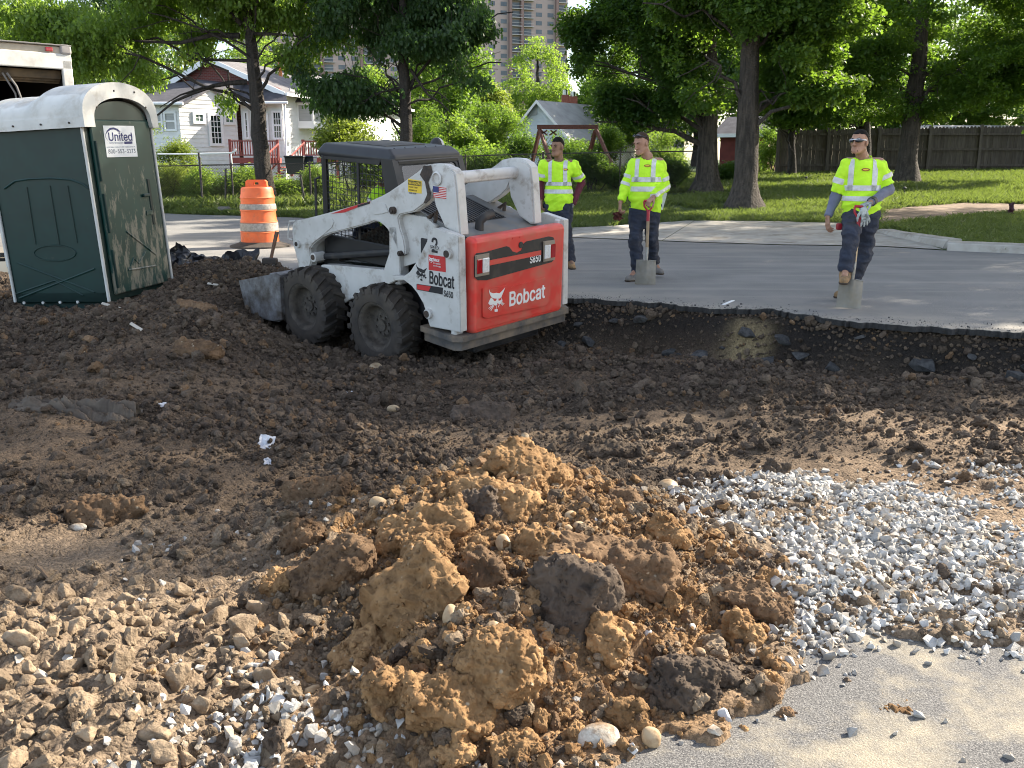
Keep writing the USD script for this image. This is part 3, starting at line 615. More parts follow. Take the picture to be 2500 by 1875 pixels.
CH = [  # px, py, long, wide, thick, angle of the long side, normal of the flat face, material, label
 (1205, 1210, 235, 95, 62, -35, (-.25, -.45, .85), CLAY, 'long narrow ochre slab leaning across the crest of the earth heap'),
 (1288, 1158, 190, 120, 90, -38, (.35, -.3, .9), CLAY, 'ochre lump forming the topmost point of the earth heap'),
 (1035, 1300, 225, 130, 62, 18, (-.2, -.4, .9), CLAY, 'flat ochre slab left of the crest slab, over a dark gap'),
 (815, 1398, 205, 130, 105, 28, (-.45, -.45, .75), CLAY_BROWN, 'brown block with a white pebble stuck in it, left side of the heap'),
 (985, 1505, 320, 215, 120, 50, (-.50, -.62, .6), CLAY, 'biggest ochre slab, tilted towards the left in the middle of the heap'),
 (1385, 1508, 290, 205, 95, 78, (-.62, -.66, .42), CLAY_DARK, 'big dark faced slab standing upright in the middle of the heap'),
 (1392, 1440, 215, 130, 90, 64, (.3, -.5, .8), CLAY, 'ochre rim lump along the top of the dark upright slab'),
 (1505, 1375, 290, 150, 75, -27, (.05, -.35, .93), CLAY_BROWN, 'long brown slab lying tilted on the right shoulder of the heap'),
 (1222, 1632, 185, 175, 110, 15, (-.1, -.8, .6), CLAY, 'squarish ochre chunk below the gap between the two big slabs'),
 (1075, 1718, 235, 130, 100, -8, (0, -.6, .8), CLAY, 'broad ochre chunk at the lower left foot of the heap'),
 (1660, 1672, 165, 140, 120, 10, (-.2, -.7, .7), CLAY_DARK, 'blackish earth chunk at the lower right foot of the heap'),
 (1757, 1660, 90, 62, 48, -10, (0, -.4, .9), CLAY_DARK, 'small dark fibrous sod beside the blackish chunk'),
 (1630, 1302, 92, 75, 62, -60, (.1, -.6, .8), CLAY, 'ochre lump standing on the right shoulder by the gravel'),
 (1835, 1470, 190, 85, 70, -35, (.1, -.4, .9), CLAY_BROWN, 'long brown lump running down into the grey gravel'),
 (1815, 1550, 100, 74, 60, -40, (0, -.5, .85), CLAY, 'ochre lump with a stone in its end, near the lot edge'),
 (775, 1205, 168, 90, 48, 0, (-.1, -.35, .93), CLAY_BROWN, 'flat brown slab with a shadow under it, behind the heap on the left'),
 (735, 1318, 95, 75, 65, 15, (-.1, -.5, .85), CLAY_BROWN, 'round brown lump left of the heap under the flat slab'),
 (685, 1425, 80, 50, 38, 5, (0, -.3, .95), CLAY, 'small ochre lump at the far left of the heap'),
 (1175, 1234, 75, 70, 55, 10, (-.2, -.8, .6), CLAY_DARK, 'dark maroon lump tucked under the crest slab'),
 (1180, 1400, 110, 90, 70, -50, (-.1, -.7, .7), CLAY_BROWN, 'brown lump between the two big slabs, upper'),
 (1040, 1352, 110, 70, 60, 5, (0, -.6, .8), CLAY, 'ochre lump just above the biggest slab'),
 (945, 1685, 98, 75, 60, 30, (0, -.6, .8), CLAY, 'crumbly ochre lump at the left foot of the heap over the gravel'),
 (1537, 1750, 66, 88, 55, 70, (0, -.6, .8), CLAY, 'upright ochre lump by the big cream pebble'),
 (1108, 1842, 80, 72, 60, 40, (.1, -.7, .7), CLAY, 'ochre block at the bottom edge of the picture left of centre'),
 (1258, 1828, 92, 80, 62, 20, (0, -.7, .7), CLAY, 'ochre block at the bottom edge of the picture at the centre'),
 (1330, 1345, 150, 90, 70, -30, (.1, -.5, .8), CLAY, 'crumbly ochre lump between the crest and the dark slab'),
 (1545, 1240, 120, 70, 50, -20, (.1, -.4, .9), CLAY_BROWN, 'low brown lump at the back right of the heap'),
 (875, 1590, 130, 90, 75, 40, (-.3, -.6, .7), CLAY, 'ochre lump against the left side of the biggest slab'),
 (1480, 1565, 120, 100, 80, 70, (.3, -.6, .7), CLAY, 'ochre lump at the right side of the dark slab'),
 (265, 1258, 190, 95, 72, 3, (0, -.45, .9), CLAY_BROWN, 'long brown clod full of pebbles in the mud at the left'),
 (815, 905, 46, 60, 40, 60, (0, -.5, .9), CLAY_MUD, 'upright grey brown clod behind the rear wheel ruts'),
 (1500, 1105, 130, 55, 40, 0, (0, -.3, .95), CLAY_MUD, 'wide dark clod in the shade behind the heap'),
 (1180, 1010, 150, 60, 42, 4, (0, -.3, .95), CLAY_DARK, 'wide black clod in the rutted mud at the centre'),
 (1895, 1155, 50, 56, 40, 70, (-.2, -.7, .7), CLAY_MUD, 'brown clod at the back border of the gravel'),
 (480, 860, 120, 70, 50, 0, (0, -.4, .9), CLAY_BROWN, 'broad orange brown clod in the mud in front of the bucket'),
 (480, 755, 120, 42, 44, -38, (0, -.4, .9), CLAY_BROWN, 'long ochre clod on the mound beside the bucket')]
for i, (px, py, a, b, c, ang, n, m, lab) in enumerate(CH):
    single('earth_clod', place(px, py, a * 1.08, b * 1.08, c * 1.05, ang, n, sink=.22, seed=11 + i, res=64 if a > 150 else 42), m, lab, 'clod of earth', smooth=True)
PB = [(1203, 1532, 46, 40, 34, 25, 'STONE_CREAM', 'tan egg shaped pebble between the two big slabs'), (1102, 1512, 46, 80, 40, 10, 'STONE_CREAM', 'tall rust stained pebble at the right edge of the biggest slab'),
 (1379, 1285, 46, 26, 22, -20, 'STONE_CREAM', 'flat cream pebble on the heap, left of a trio'), (1414, 1284, 34, 26, 24, 0, 'STONE_CREAM', 'pinkish pebble on the heap, right of a trio'), (1393, 1258, 36, 26, 24, 10, 'STONE_CREAM', 'pale pebble on the heap, topmost of a trio'),
 (1229, 1327, 42, 54, 36, 20, 'STONE_CREAM', 'speckled tan pebble standing high on the heap'), (1217, 1364, 34, 20, 18, -10, 'STONE_WHITE', 'white knuckle shaped pebble high on the heap'), (1264, 1338, 26, 22, 20, 0, 'STONE_WHITE', 'white triangular pebble high on the heap'),
 (759, 1688, 68, 28, 24, 24, 'STONE_CREAM', 'long thin cream pebble left of the heap'), (1564, 1673, 50, 27, 24, -15, 'STONE_CREAM', 'oblong pebble beside the blackish chunk'), (1540, 1526, 32, 20, 18, -25, 'STONE_CREAM', 'small cream pebble right of the dark slab'),
 (1708, 1594, 32, 30, 26, 0, 'STONE_CREAM', 'round cream pebble above the blackish chunk'), (1584, 1544, 24, 28, 20, 20, 'STONE_GREY', 'grey pebble on the right slope of the heap'), (926, 1232, 58, 42, 38, -25, 'STONE_CREAM', 'round tan boulder behind the heap on the left'),
 (1631, 1192, 56, 52, 46, 20, 'STONE_CREAM', 'round tan boulder at the back edge of the heap by the gravel'), (1432, 1441, 54, 24, 20, -5, 'STONE_CREAM', 'flat cream pebble stuck in the rim of the dark slab'), (1283, 1076, 26, 46, 24, 5, 'STONE_CREAM', 'pale pebble standing upright in the mud behind the heap'),
 (190, 1284, 46, 24, 22, 5, 'STONE_WHITE', 'white pebble under the long pebbly clod at the left'), (1590, 1800, 52, 58, 42, 40, 'STONE_CREAM', 'big cream pebble resting on the lot at the foot of the heap'), (1460, 1803, 116, 82, 70, 5, 'STONE_WHITE', 'big white topped stone at the bottom of the heap'),
 (960, 998, 36, 22, 20, 0, 'STONE_CREAM', 'yellow pebble in the rutted mud left of the centre'), (1655, 1535, 24, 18, 16, 10, 'STONE_WHITE', 'white pebble low on the right slope'), (1690, 1533, 20, 24, 16, 0, 'STONE_WHITE', 'small white stone low on the right slope beside the lot'),
 (918, 900, 34, 40, 26, 70, 'STONE_CREAM', 'pale tan stone in the mud behind the loader'), (1612, 1450, 26, 20, 18, 0, 'STONE_CREAM', 'tan pebble under the long brown lump'), (530, 1670, 26, 32, 22, 0, 'STONE_CREAM', 'cream pebble standing on the flat mud at lower left')]
for i, (px, py, a, b, c, ang, m, lab) in enumerate(PB):
    single('pebble', place(px, py, a * .9, b * .9, c * .9, ang, (0, -.8, .6), sink=.5, mk=pebble, seed=201 + i), globals()[m], lab, 'pebble', smooth=True)
def angmk(a, b, c, seed):
    m = to_tri(to_man(angular(seed, k=14)).refine(4)); v = m.vertices; m.vertices = v * [a / 2, b / 1.6, c / 1.4] * (1 + .06 * fbm(v * 4 + seed, 3, seed)[:, None]); return m
LS = [(1769, 1746, 38, 34, 26, 'STONE_GREY', 'pointed grey stone on the lot below the blackish chunk'), (1744, 1784, 40, 30, 26, 'STONE_WHITE', 'speckled white stone on the lot by the heap'), (1834, 1804, 40, 42, 30, 'CLAY', 'orange crumb of clay on the lot, with a small crumb beside it'),
 (1885, 1655, 28, 26, 24, 'CLAY', 'orange brown crumb on the lot nearest the gravel tip'), (1887, 1690, 28, 24, 20, 'CLAY_BROWN', 'dark brown crumb on the lot below an orange crumb'), (1958, 1826, 46, 22, 20, 'CLAY', 'oblong orange clay crumb on the lot'), (1904, 1627, 30, 24, 20, 'CLAY', 'orange crumb on the lot edge under the gravel'),
 (2188, 1752, 90, 34, 24, 'CLAY', 'flat ragged orange clay patty on the lot'), (2192, 1734, 60, 24, 18, 'CLAY', 'ragged clay crumb behind the flat patty on the lot'), (2271, 1719, 32, 20, 16, 'STONE_GREY', 'grey chip right of the clay patty on the lot'), (2446, 1668, 30, 12, 10, 'STONE_WHITE', 'flat white chip near the right edge of the lot'),
 (2345, 1858, 28, 18, 12, 'STONE_CREAM', 'yellow pebble at the bottom right of the lot'), (2119, 1866, 50, 22, 18, 'CLAY', 'orange clay crumb cut by the bottom edge of the picture'), (2332, 1528, 48, 28, 22, 'STONE_GREY', 'pale flat stone at the lower border of the gravel'), (2145, 1712, 22, 14, 12, 'CLAY', 'tiny orange crumb left of the clay patty'),
 (2490, 1602, 40, 24, 20, 'STONE_GREY', 'grey chip at the right edge of the lot'), (2098, 1706, 22, 12, 10, 'CLAY_BROWN', 'dark crumb on the lot left of the clay patty'), (2060, 1680, 16, 14, 12, 'CLAY_DARK', 'tiny dark crumb alone on the lot'), (2330, 1560, 20, 18, 14, 'STONE_WHITE', 'white chip on the lot under the gravel border')]
for i, (px, py, a, b, c, m, lab) in enumerate(LS):
    mk = angmk if m.startswith('STONE') else lump
    single('stone' if mk is angmk else 'clay_crumb', place(px, py, a, b, c, 10 * (i % 5) - 20, (0, -.5, .85), sink=.1, mk=mk, seed=301 + i), globals()[m], lab, 'stone' if mk is angmk else 'crumb of clay', smooth=(20 if mk is angmk else True))

def clodlet(seed, fine=5, k=1.0):
    rg = np.random.default_rng(seed); p = rg.normal(size=(15, 3)); p /= np.linalg.norm(p, axis=1, keepdims=True); p *= rg.uniform(.7, 1.15, (15, 1)) * [1, rg.uniform(.65, .95), rg.uniform(.5, .8)]
    m = to_tri(manifold3d.Manifold.hull_points(p.astype(np.float32)).refine(fine)); m = trimesh.Trimesh(m.vertices, m.faces); m.merge_vertices(); v, n = np.array(m.vertices), np.array(m.vertex_normals)
    m.vertices = v + n * k * (.55 * fbm(v * 1.8 + seed, 3, seed) + .42 * (.2 - np.abs(fbm(v * 3.4 + seed, 3, seed + 1))) + .20 * fbm(v * 9 + seed, 2, seed + 2))[:, None]; return m
rng = np.random.default_rng(77)
sizes = lambda n, lo, hi, k: lo * (1 - rng.random(n) * (1 - (lo / hi) ** k)) ** (-1 / k)
ASPH = mat('broken_asphalt', (.03, .03, .031), (.075, .073, .07), scale=30, rough=.95, bump=.8, bscale=90, bdist=.01)
for i in range(26):                                             # broken bits of the road along its edge
    px = 1375 + 44 * i + rng.uniform(-14, 14); xx = G(px, 760, 0)[0]; yy = edge_y(near_edge, xx) - rng.uniform(.06, .42); sz = rng.uniform(.035, .11); m = angmk(sz * 2, sz * 1.6, sz, 70 + i); m.apply_transform(rotm(rng.uniform(-25, 25), rng.uniform(-20, 20), rng.uniform(0, 360))); m.apply_translation([xx, yy, ground_z(xx, yy)[0] + sz * .25])
    single('asphalt_chunk', m, ASPH, 'dark broken piece of asphalt fallen below the road edge', 'piece of asphalt', 'broken asphalt pieces below the road edge', smooth=25)
Pa = np.column_stack([rng.uniform(.4, 6, 1500), np.zeros(1500)]); Pa[:, 1] = edge_y(near_edge, Pa[:, 0]) + .0 + np.abs(rng.normal(0, .35, 1500)) * rng.random(1500); scatter('/World/road_crumbs', [('crumb', angular(840 + i, k=7), ASPH, False) for i in range(4)], np.column_stack([Pa, np.full(1500, .003)]), quats(rand_rot(rng, 1500)), sizes(1500, .002, .02, 2.2), rng.integers(0, 4, 1500), label='black crumbs lying along the broken edge of the road', cat='crumbs')
def poisson(n, lo, hi, accept, rad, tries=8):
    """random spots in a rectangle kept where accept(x, y) says, with a rough minimum spacing"""
    P = rng.uniform(lo, hi, (n, 2)); P = P[rng.random(len(P)) < accept(P[:, 0], P[:, 1])]; return P
# ---- cobbles: singles that lie in a bed at the lower left
cob_protos = []
for i in range(8):
    m = clodlet(500 + i * 3, 9, .42); trimesh.smoothing.filter_taubin(m, iterations=10); v = m.vertices; m.vertices = .5 * v * (1 + .10 * fbm(v * 7, 3, i))[:, None]
    cob_protos.append(proto(f'cobble__{i}', m, COBBLE_MAT, True))
C = []
P = poisson(7000, (-2.6, 1.9), (.1, 3.6), lambda x, y: inside(COBBLE, x, y, .2, .12, 8), 0)
for p in P:
    r = .017 + .050 * rng.random() ** 1.9
    if all((p[0] - q[0]) ** 2 + (p[1] - q[1]) ** 2 > (.74 * (r + q[2])) ** 2 for q in C): C.append((p[0], p[1], r))
vis = [c for c in C if c[0] > -.60 * c[1] - .05]
vis.sort(key=lambda c: -c[2] / c[1])
cz = ground_z([c[0] for c in vis], [c[1] for c in vis])
for i, (c, z) in enumerate(zip(vis[:300], cz)):
    M = np.eye(4); M[:3, :3] = rand_rot(rng, 1)[0] * (2.15 * c[2] * rng.uniform(.85, 1.15)); M[:3, 3] = (c[0], c[1], z + c[2] * .25)
    copy_of(cob_protos[i % 8], 'cobble', M, 'rounded cobble caked in pale mud in the stone bed at the lower left', 'cobble', 'cobbles in the bed at the lower left')
# ---- loose lumps of soil all over the churned ground
def dens(x, y):
    a = np.clip(.85 + 2.2 * fbm(np.stack([x * .8, y * .8, 0 * x], 1), 3, 91), .06, 1)
    heap = inside(HEAP, x, y, .3, .1, 4); lot = inside(LOT, x, y, .15, .08, 9); gr = inside(GRAVEL, x, y, .2, .1, 12); cb = inside(COBBLE, x, y, .2, .1, 8)
    calm = np.clip(fbm(np.stack([x * .55, y * 1.1, 0 * x], 1), 3, 21) * 6 - .3, 0, 1) * (y > 3.3)
    a = a * (1 - .85 * calm); a = np.maximum(a, heap); a = a * (1 - .985 * lot) * (1 - .9 * gr) * (1 - .72 * cb)
    a = np.maximum(a, ridge_w(x, y).reshape(np.shape(x)) * 1.1)
    s = edge_s(x, y); return a * (s < .04) * (x > -.62 * y - .4) * (x < .62 * y + .4)
Pn = poisson(180000, (-3.6, 1.4), (3.6, 5.6), dens, 0); Pf = poisson(260000, (-8.5, 5.6), (8, 13.2), dens, 0)
Pn = Pn[:46000]; Pf = Pf[:60000]
Rn = sizes(len(Pn), .0045, .055, 1.85); Rf = sizes(len(Pf), .009, .075, 2.15)
xb = rng.uniform(-.6, 6.5, 4200); Pb = np.column_stack([xb, edge_y(near_edge, xb) - rng.uniform(-.02, .5, 4200) ** 1]); Rb = sizes(4200, .008, .05, 1.9); P = np.vstack([Pn, Pf, Pb]); Rr = np.concatenate([Rn, Rf, Rb]); Z = ground_z(P[:, 0], P[:, 1])
def kinds(P):
    x, y = P[:, 0], P[:, 1]; h = inside(HEAP, x, y, .5, .2, 5); near = np.clip((4.6 - y) / .9 + fbm(np.stack([x * 1.4, y * 1.4, 0 * x], 1), 3, 77) * 1.5, 0, 1)
    u = rng.random(len(P)); k = np.where(u < .62, 1, np.where(u < .93, 2, 3))              # 1 mud, 2 dark, 3 brown
    k = np.where(rng.random(len(P)) < near * .75, 4, k); k = np.where(rng.random(len(P)) < h * .9, np.where(u < .68, 0, np.where(u < .9, 3, 1)), k)
    return k
K = kinds(P); KM = [('ochre', CLAY), ('mud', CLAY_MUD), ('dark', CLAY_DARK), ('brown', CLAY_BROWN), ('tan', CLAY_TAN)]
order = np.argsort(-Rr / P[:, 1]); top = order[:300]; rest = order[300:]
cl_protos = [[proto(f'soil_lump__{k}_{i}', clodlet(600 + i, 9), KM[k][1], False) for i in range(4)] for k in range(5)]
Q = rand_rot(rng, len(P))
WORDS = ['ochre', 'brown grey', 'dark', 'brown', 'pale tan']
WHERE = lambda p: 'on the heap in the foreground' if inside(HEAP, np.array([p[0]]), np.array([p[1]]), .3, .1, 4)[0] > .5 else ('in the churned mud between the heap and the road' if p[1] > 4.4 else ('in the mud left of the heap' if p[0] < 0 else 'in the dirt right of the heap'))
for i in top:
    M = np.eye(4); M[:3, :3] = Q[i] * Rr[i]; M[:3, 3] = (P[i, 0], P[i, 1], Z[i] + Rr[i] * .3); w = WHERE(P[i])
    copy_of(cl_protos[K[i]][i % 4], 'soil_lump', M, f'loose {WORDS[K[i]]} lump of soil {w}', 'lump of soil', f'loose {WORDS[K[i]]} lumps of soil {w}')
for k in range(5):
    r = rest[K[rest] == k]
    if len(r): scatter('/World/' + KM[k][0] + '_soil_crumbs', [('crumb', clodlet(700 + i), KM[k][1], False) for i in range(5)], np.column_stack([P[r], Z[r] + Rr[r] * .25]), quats(Q[r]), Rr[r], rng.integers(0, 5, len(r)),
                       label=f'small loose {WORDS[k]} crumbs of soil strewn over the dug-up ground', cat='soil')
# ---- crushed grey stone
def gdens(x, y):
    g = inside(GRAVEL, x, y, .25, .16, 12); g *= np.clip(1.0 - np.clip(fbm(np.stack([x * 2.2, y * 3.2, 0 * x], 1), 4, 95) * 8 + .1, 0, 1) * .93, 0.03, 1)
    g2 = inside(GRAVEL2, x, y, .3, .2, 13) * np.clip(.55 + fbm(np.stack([x * 2.5, y * 2.5, 0 * x], 1), 4, 97) * 3, 0.05, 1)
    heap = inside(HEAP, x, y, .15, .06, 4); tr = np.exp(-np.abs(y - 2.6)) * .02
    return np.maximum(np.maximum(g, g2 * .55), .01 * (y < 4.2)) * (1 - .93 * heap)
Pg = poisson(95000, (-1.6, 1.4), (3.4, 5.4), gdens, 0); Pg = Pg[(Pg[:, 0] < .6 * Pg[:, 1] + .2)]
Rg = sizes(len(Pg), .0075, .027, 2.1); Zg = ground_z(Pg[:, 0], Pg[:, 1]); Zg = np.where(inside(LOT, Pg[:, 0], Pg[:, 1], .02, .0) > .5, np.maximum(Zg, -.156), Zg)
Qg = rand_rot(rng, len(Pg)); GM = mat('crushed_stone', (.29, .285, .272), (.47, .46, .435), scale=16, rough=.9, bump=.5, bscale=120, rand=.45, dirt=(.30, .235, .16), dirt_amt=.42, dirt_scale=7)
order = np.argsort(-Rg / Pg[:, 1]); g_protos = [proto(f'gravel_stone__{i}', angular(800 + i, k=8), GM, False) for i in range(8)]
for i in order[:300]:
    M = np.eye(4); M[:3, :3] = Qg[i] * Rg[i]; M[:3, 3] = (Pg[i, 0], Pg[i, 1], Zg[i] + Rg[i] * .35); w = 'spread at the right' if Pg[i, 0] > .7 else 'at the foot of the heap'
    copy_of(g_protos[i % 8], 'gravel_stone', M, f'large sharp grey stone in the gravel {w}', 'gravel stone', f'large grey stones in the gravel {w}')
r = order[300:]
scatter('/World/gravel', [('chip', angular(820 + i, k=7), GM, False) for i in range(8)], np.column_stack([Pg[r], Zg[r] + Rg[r] * rng.uniform(-.1, .5, len(r))]), quats(Qg[r]), Rg[r], rng.integers(0, 8, len(r)), label='crushed grey gravel spread right of the heap and below it', cat='gravel')
# ------------------------------------------------------------------ skid steer loader (own axes: x forward, y left, z up)
BT = np.array([-0.77891, 9.60738, -0.50938]); _by, _bp, _br = 2.438009, 0.075814, -0.052549
_c, _s = np.cos, np.sin
BR = np.array([[_c(_by), -_s(_by), 0], [_s(_by), _c(_by), 0], [0, 0, 1]]) @ np.array([[_c(_bp), 0, -_s(_bp)], [0, 1, 0], [_s(_bp), 0, _c(_bp)]]) @ np.array([[1, 0, 0], [0, _c(_br), -_s(_br)], [0, _s(_br), _c(_br)]])
BM = np.eye(4); BM[:3, :3] = BR; BM[:3, 3] = BT
def un(px, py, ax, val):
    """where the sight line of a pixel meets a plane of the machine"""
    o = BR.T @ (np.array([0, 0, EYE]) - BT); d = BR.T @ ray(px, py); return o + d * (val - o[ax]) / d[ax]
def ZX(X, Y, ax, val):            # same, in the coordinates of an enlarged view of the machine
    return un(700 + X / 2.7657, 300 + Y / 2.765, ax, val)
def outline(L, ax, val, r=0.0):
    k = [i for i in range(3) if i != ax]; p = Polygon([tuple(ZX(a, b, ax, val)[k]) for a, b in L]).buffer(0)
    return p.buffer(r).buffer(-2 * r).buffer(r) if r else p
def bevel(poly, axis, at, th, b=.007):
    s = 1 if th > 0 else -1; b = min(b, abs(th) * .3)
    return CAT([plate(poly, axis, at + s * b, th - 2 * s * b), plate(poly.buffer(-b), axis, at, th)])
YM = -.10                                        # mirror plane at y = YM / 2
def mirA(m, yc=.06):
    v = m.vertices.copy(); v[:, 1] = yc - v[:, 1]; return trimesh.Trimesh(v, m.faces[:, ::-1], process=False)
def mir(m):
    m = m.copy(); v = m.vertices.copy(); v[:, 1] = YM - v[:, 1]; m = trimesh.Trimesh(v, m.faces[:, ::-1], process=False); return m
MUD = (.11, .085, .06)
LW = mat('loader_white', (.50, .49, .46), (.58, .57, .545), scale=5, rough=.45, dirt=(.20, .15, .10), dirt_amt=.27, dirt_scale=6, dirt_sharp=.16)
LR = mat('loader_red', (.60, .038, .028), (.64, .05, .036), scale=3, rough=.4, dirt=(.42, .16, .10), dirt_amt=.34, dirt_scale=5, dirt_sharp=.3)
LK = mat('loader_black', (.011, .011, .012), (.017, .017, .018), scale=6, rough=.5, dirt=(.10, .08, .06), dirt_amt=.2, dirt_scale=6, dirt_sharp=.25)
LG = mat('loader_grey', (.12, .125, .125), (.17, .17, .165), scale=5, rough=.55, dirt=(.26, .21, .15), dirt_amt=.3, dirt_scale=4.5, dirt_sharp=.25)
RUB = mat('tyre_rubber', (.014, .013, .013), (.03, .026, .023), scale=9, rough=.85, bump=.5, bscale=60, dirt=(.085, .068, .052), dirt_amt=.6, dirt_scale=6, dirt_sharp=.3)
RIM = mat('rim_muddy', (.075, .062, .05), (.11, .09, .07), scale=8, rough=.8, bump=.8, bscale=50, dirt=(.05, .042, .035), dirt_amt=.5, dirt_scale=14)
STEEL = mat('worn_steel', (.26, .27, .29), (.38, .385, .40), scale=7, rough=.42, metallic=.75, bump=.3, bscale=40, dirt=(.085, .066, .048), dirt_amt=.68, dirt_scale=5, dirt_sharp=.25)
GRIME = mat('grease', (.02, .015, .012), (.06, .04, .028), scale=12, rough=.6, bump=.8, bscale=50)
CHROME = mat('chrome', (.6, .6, .62), rough=.2, metallic=1.0)
DW, DK, DR, DY = mat('decal_white', (.78, .78, .76), rough=.5), mat('decal_black', (.012, .012, .014), rough=.5), mat('decal_red', (.5, .03, .03), rough=.5), mat('decal_yellow', (.75, .52, .04), rough=.5)
DB = mat('decal_blue', (.03, .04, .15), rough=.5)
LENS_R, LENS_W = mat('lens_red', (.30, .008, .012), rough=.15, coat=1.0), mat('lens_white', (.62, .62, .60), (.8, .8, .78), scale=60, rough=.12, coat=1.0)
CABGLASS = glass_mat('cab_glass', (.62, .70, .68), ior=2.0); CABK = mat('cab_black', (.010, .010, .011), (.016, .016, .016), scale=6, rough=.42)
b = thing('skid_steer_loader', 'white and red skid steer loader working in the dug-up ground', 'skid steer loader', matrix=BM)
# hull
hull = CAT([cbox(.2, -.05, .56, 2.25, .98, .62, .02), cbox(-.62, -.05, .92, .62, 1.24, .78, .02)])
part(b, 'chassis', hull, LK)
LOW = [(150, 1000), (240, 958), (330, 962), (655, 992), (663, 960), (690, 880), (690, 700), (740, 700), (760, 900), (770, 1090), (430, 1190), (390, 1215), (300, 1120), (200, 1060)]
lowp = outline(LOW, 1, .62, .01); lo_m = bevel(lowp, 'y', .62, -.12)
part(b, 'side_plate', lo_m, LW); part(b, 'side_plate', mir(lo_m), LW)
TOWER = [(945, 800), (952, 755), (965, 735), (985, 715), (1010, 710), (1040, 722), (1160, 768), (1168, 1090), (1175, 1415), (965, 1375), (950, 1330), (940, 1280), (920, 1220), (880, 1150), (840, 1100), (790, 1062), (735, 1066), (690, 1088), (660, 1080), (662, 1040), (705, 1032), (790, 1035), (830, 1005), (880, 930), (920, 850)]
tp = outline(TOWER, 1, .76, .012); tw = bevel(tp, 'y', .76, -.09)
part(b, 'rear_side_panel', tw, LW); part(b, 'rear_side_panel', mir(tw), LW)
UL = [(985, 470), (990, 380), (1000, 330), (1020, 300), (1060, 290), (1110, 310), (1135, 345), (1148, 450), (1172, 760), (1140, 760), (1062, 700), (1000, 560)]
inner = outline([(700, 560), (770, 610), (930, 640), (1000, 700), (1000, 900), (700, 1000)], 1, .58)
part(b, 'inner_panel', plate(inner, 'y', .50, .06), LW); part(b, 'inner_panel', mir(plate(inner, 'y', .50, .06)), LW)
# engine cover, grille, exhaust
x0, x1, z0, z1 = -.96, -.05, 1.35, 1.60
def hood(xa, xb, ya, yb, th=.05, up=0.0):
    f = lambda x: z0 + (z1 - z0) * (x - x0) / (x1 - x0)
    p = np.array([[x, y, f(x) + up - t] for x in (xa, xb) for y in (ya, yb) for t in (0, th)]); return trimesh.convex.convex_hull(p)
part(b, 'engine_cover', hood(x0, x1, -.62, .52), LG)
gr = []
for i in range(18):
    y = -.30 + i * .044; gr.append(hood(-.62, -.12, y, y + .024, .03, .014))
part(b, 'grille', CAT([hood(-.63, -.11, -.32, .50, .02, .003)]), LK); 
for g in gr: part(b, 'grille_slat', g, LK)
e0 = ZX(1300, 740, 2, 1.37); ex = [e0 + [0, 0, -.05], e0 + [0, 0, .05], e0 + [.01, -.015, .10], e0 + [-.01, -.05, .14], e0 + [-.03, -.10, .165], e0 + [-.04, -.14, .175]]
part(b, 'exhaust_pipe', tube(ex, .042, 14), LK, 40)
# tailgate
tg = rbox(-1.0, -.05, .945, .15, 1.36, .90, .055, 20); part(b, 'tailgate', tg, LR, 40)
RX = -1.078
def rp(L, val=RX): return outline(L, 0, val)
lowfield = rp([(1318, 1110), (1362, 1122), (1480, 1095), (1510, 1105), (1740, 1042), (1775, 1050), (1772, 1210), (1740, 1235), (1345, 1320), (1318, 1310)]).buffer(-.012).buffer(.012)
part(b, 'tailgate_panel', bevel(lowfield, 'x', -1.072, -.016, .008), LR)
BLK = rp([(1268, 905), (1282, 880), (1340, 872), (1485, 832), (1505, 840), (1525, 868), (1555, 876), (1585, 860), (1600, 815), (1620, 800), (1770, 766), (1800, 772), (1808, 790), (1806, 920), (1790, 940), (1350, 1062), (1290, 1062), (1268, 1040)]).buffer(-.006).buffer(.006)
part(b, 'lamp_panel', plate(BLK, 'x', -1.073, -.006), LK)
part(b, 'red_bar', plate(rp([(1368, 928), (1715, 860), (1715, 890), (1368, 962)]), 'x', -1.078, -.006), LR)
part(b, 'latch_hole', cyl([-1.072, -.021, 1.262], [-1.082, -.021, 1.262], .03, 18), LK)
for q in ((1530, 778), (1578, 770)): c = rp([(q[0] - 4, q[1]), (q[0], q[1] + 4), (q[0] + 4, q[1])]).centroid; part(b, 'rivet', cyl([-1.07, c.x, c.y], [-1.08, c.x, c.y], .009, 8), LR)
for L0, L1 in (([(1268, 893), (1360, 878), (1360, 1022), (1268, 1040)], 1), ([(1727, 800), (1803, 788), (1803, 922), (1727, 938)], -1)):
    q = rp(L0); y0_, z0_, y1_, z1_ = q.bounds; w = y1_ - y0_
    lp = part(b, 'tail_lamp', bevel(q, 'x', -1.078, -.02), mat('lamp_bezel', (.26, .22, .17), rough=.6))
    hi, lo_ = (y1_ - .012, y1_ - w * .42) if L1 == 1 else (y0_ + .012, y0_ + w * .42)
    part(lp, 'red_lens', cbox(-1.10, (hi + lo_) / 2, (z0_ + z1_) / 2 - .005, .02, abs(hi - lo_), (z1_ - z0_) * .66, .006), LENS_R)
    a0, a1 = (y1_ - w * .46, y0_ + .014) if L1 == 1 else (y0_ + w * .46, y1_ - .014)
    part(lp, 'white_lens', cbox(-1.10, (a0 + a1) / 2, (z0_ + z1_) / 2 - .005, .02, abs(a0 - a1), (z1_ - z0_) * .66, .006), LENS_W)
bump_poly = Polygon([(-1.06, YM / 2 - .80), (-.98, YM / 2 - .86), (-.50, YM / 2 - .80), (-.50, YM / 2 + .80), (-.98, YM / 2 + .86), (-1.06, YM / 2 + .80)])
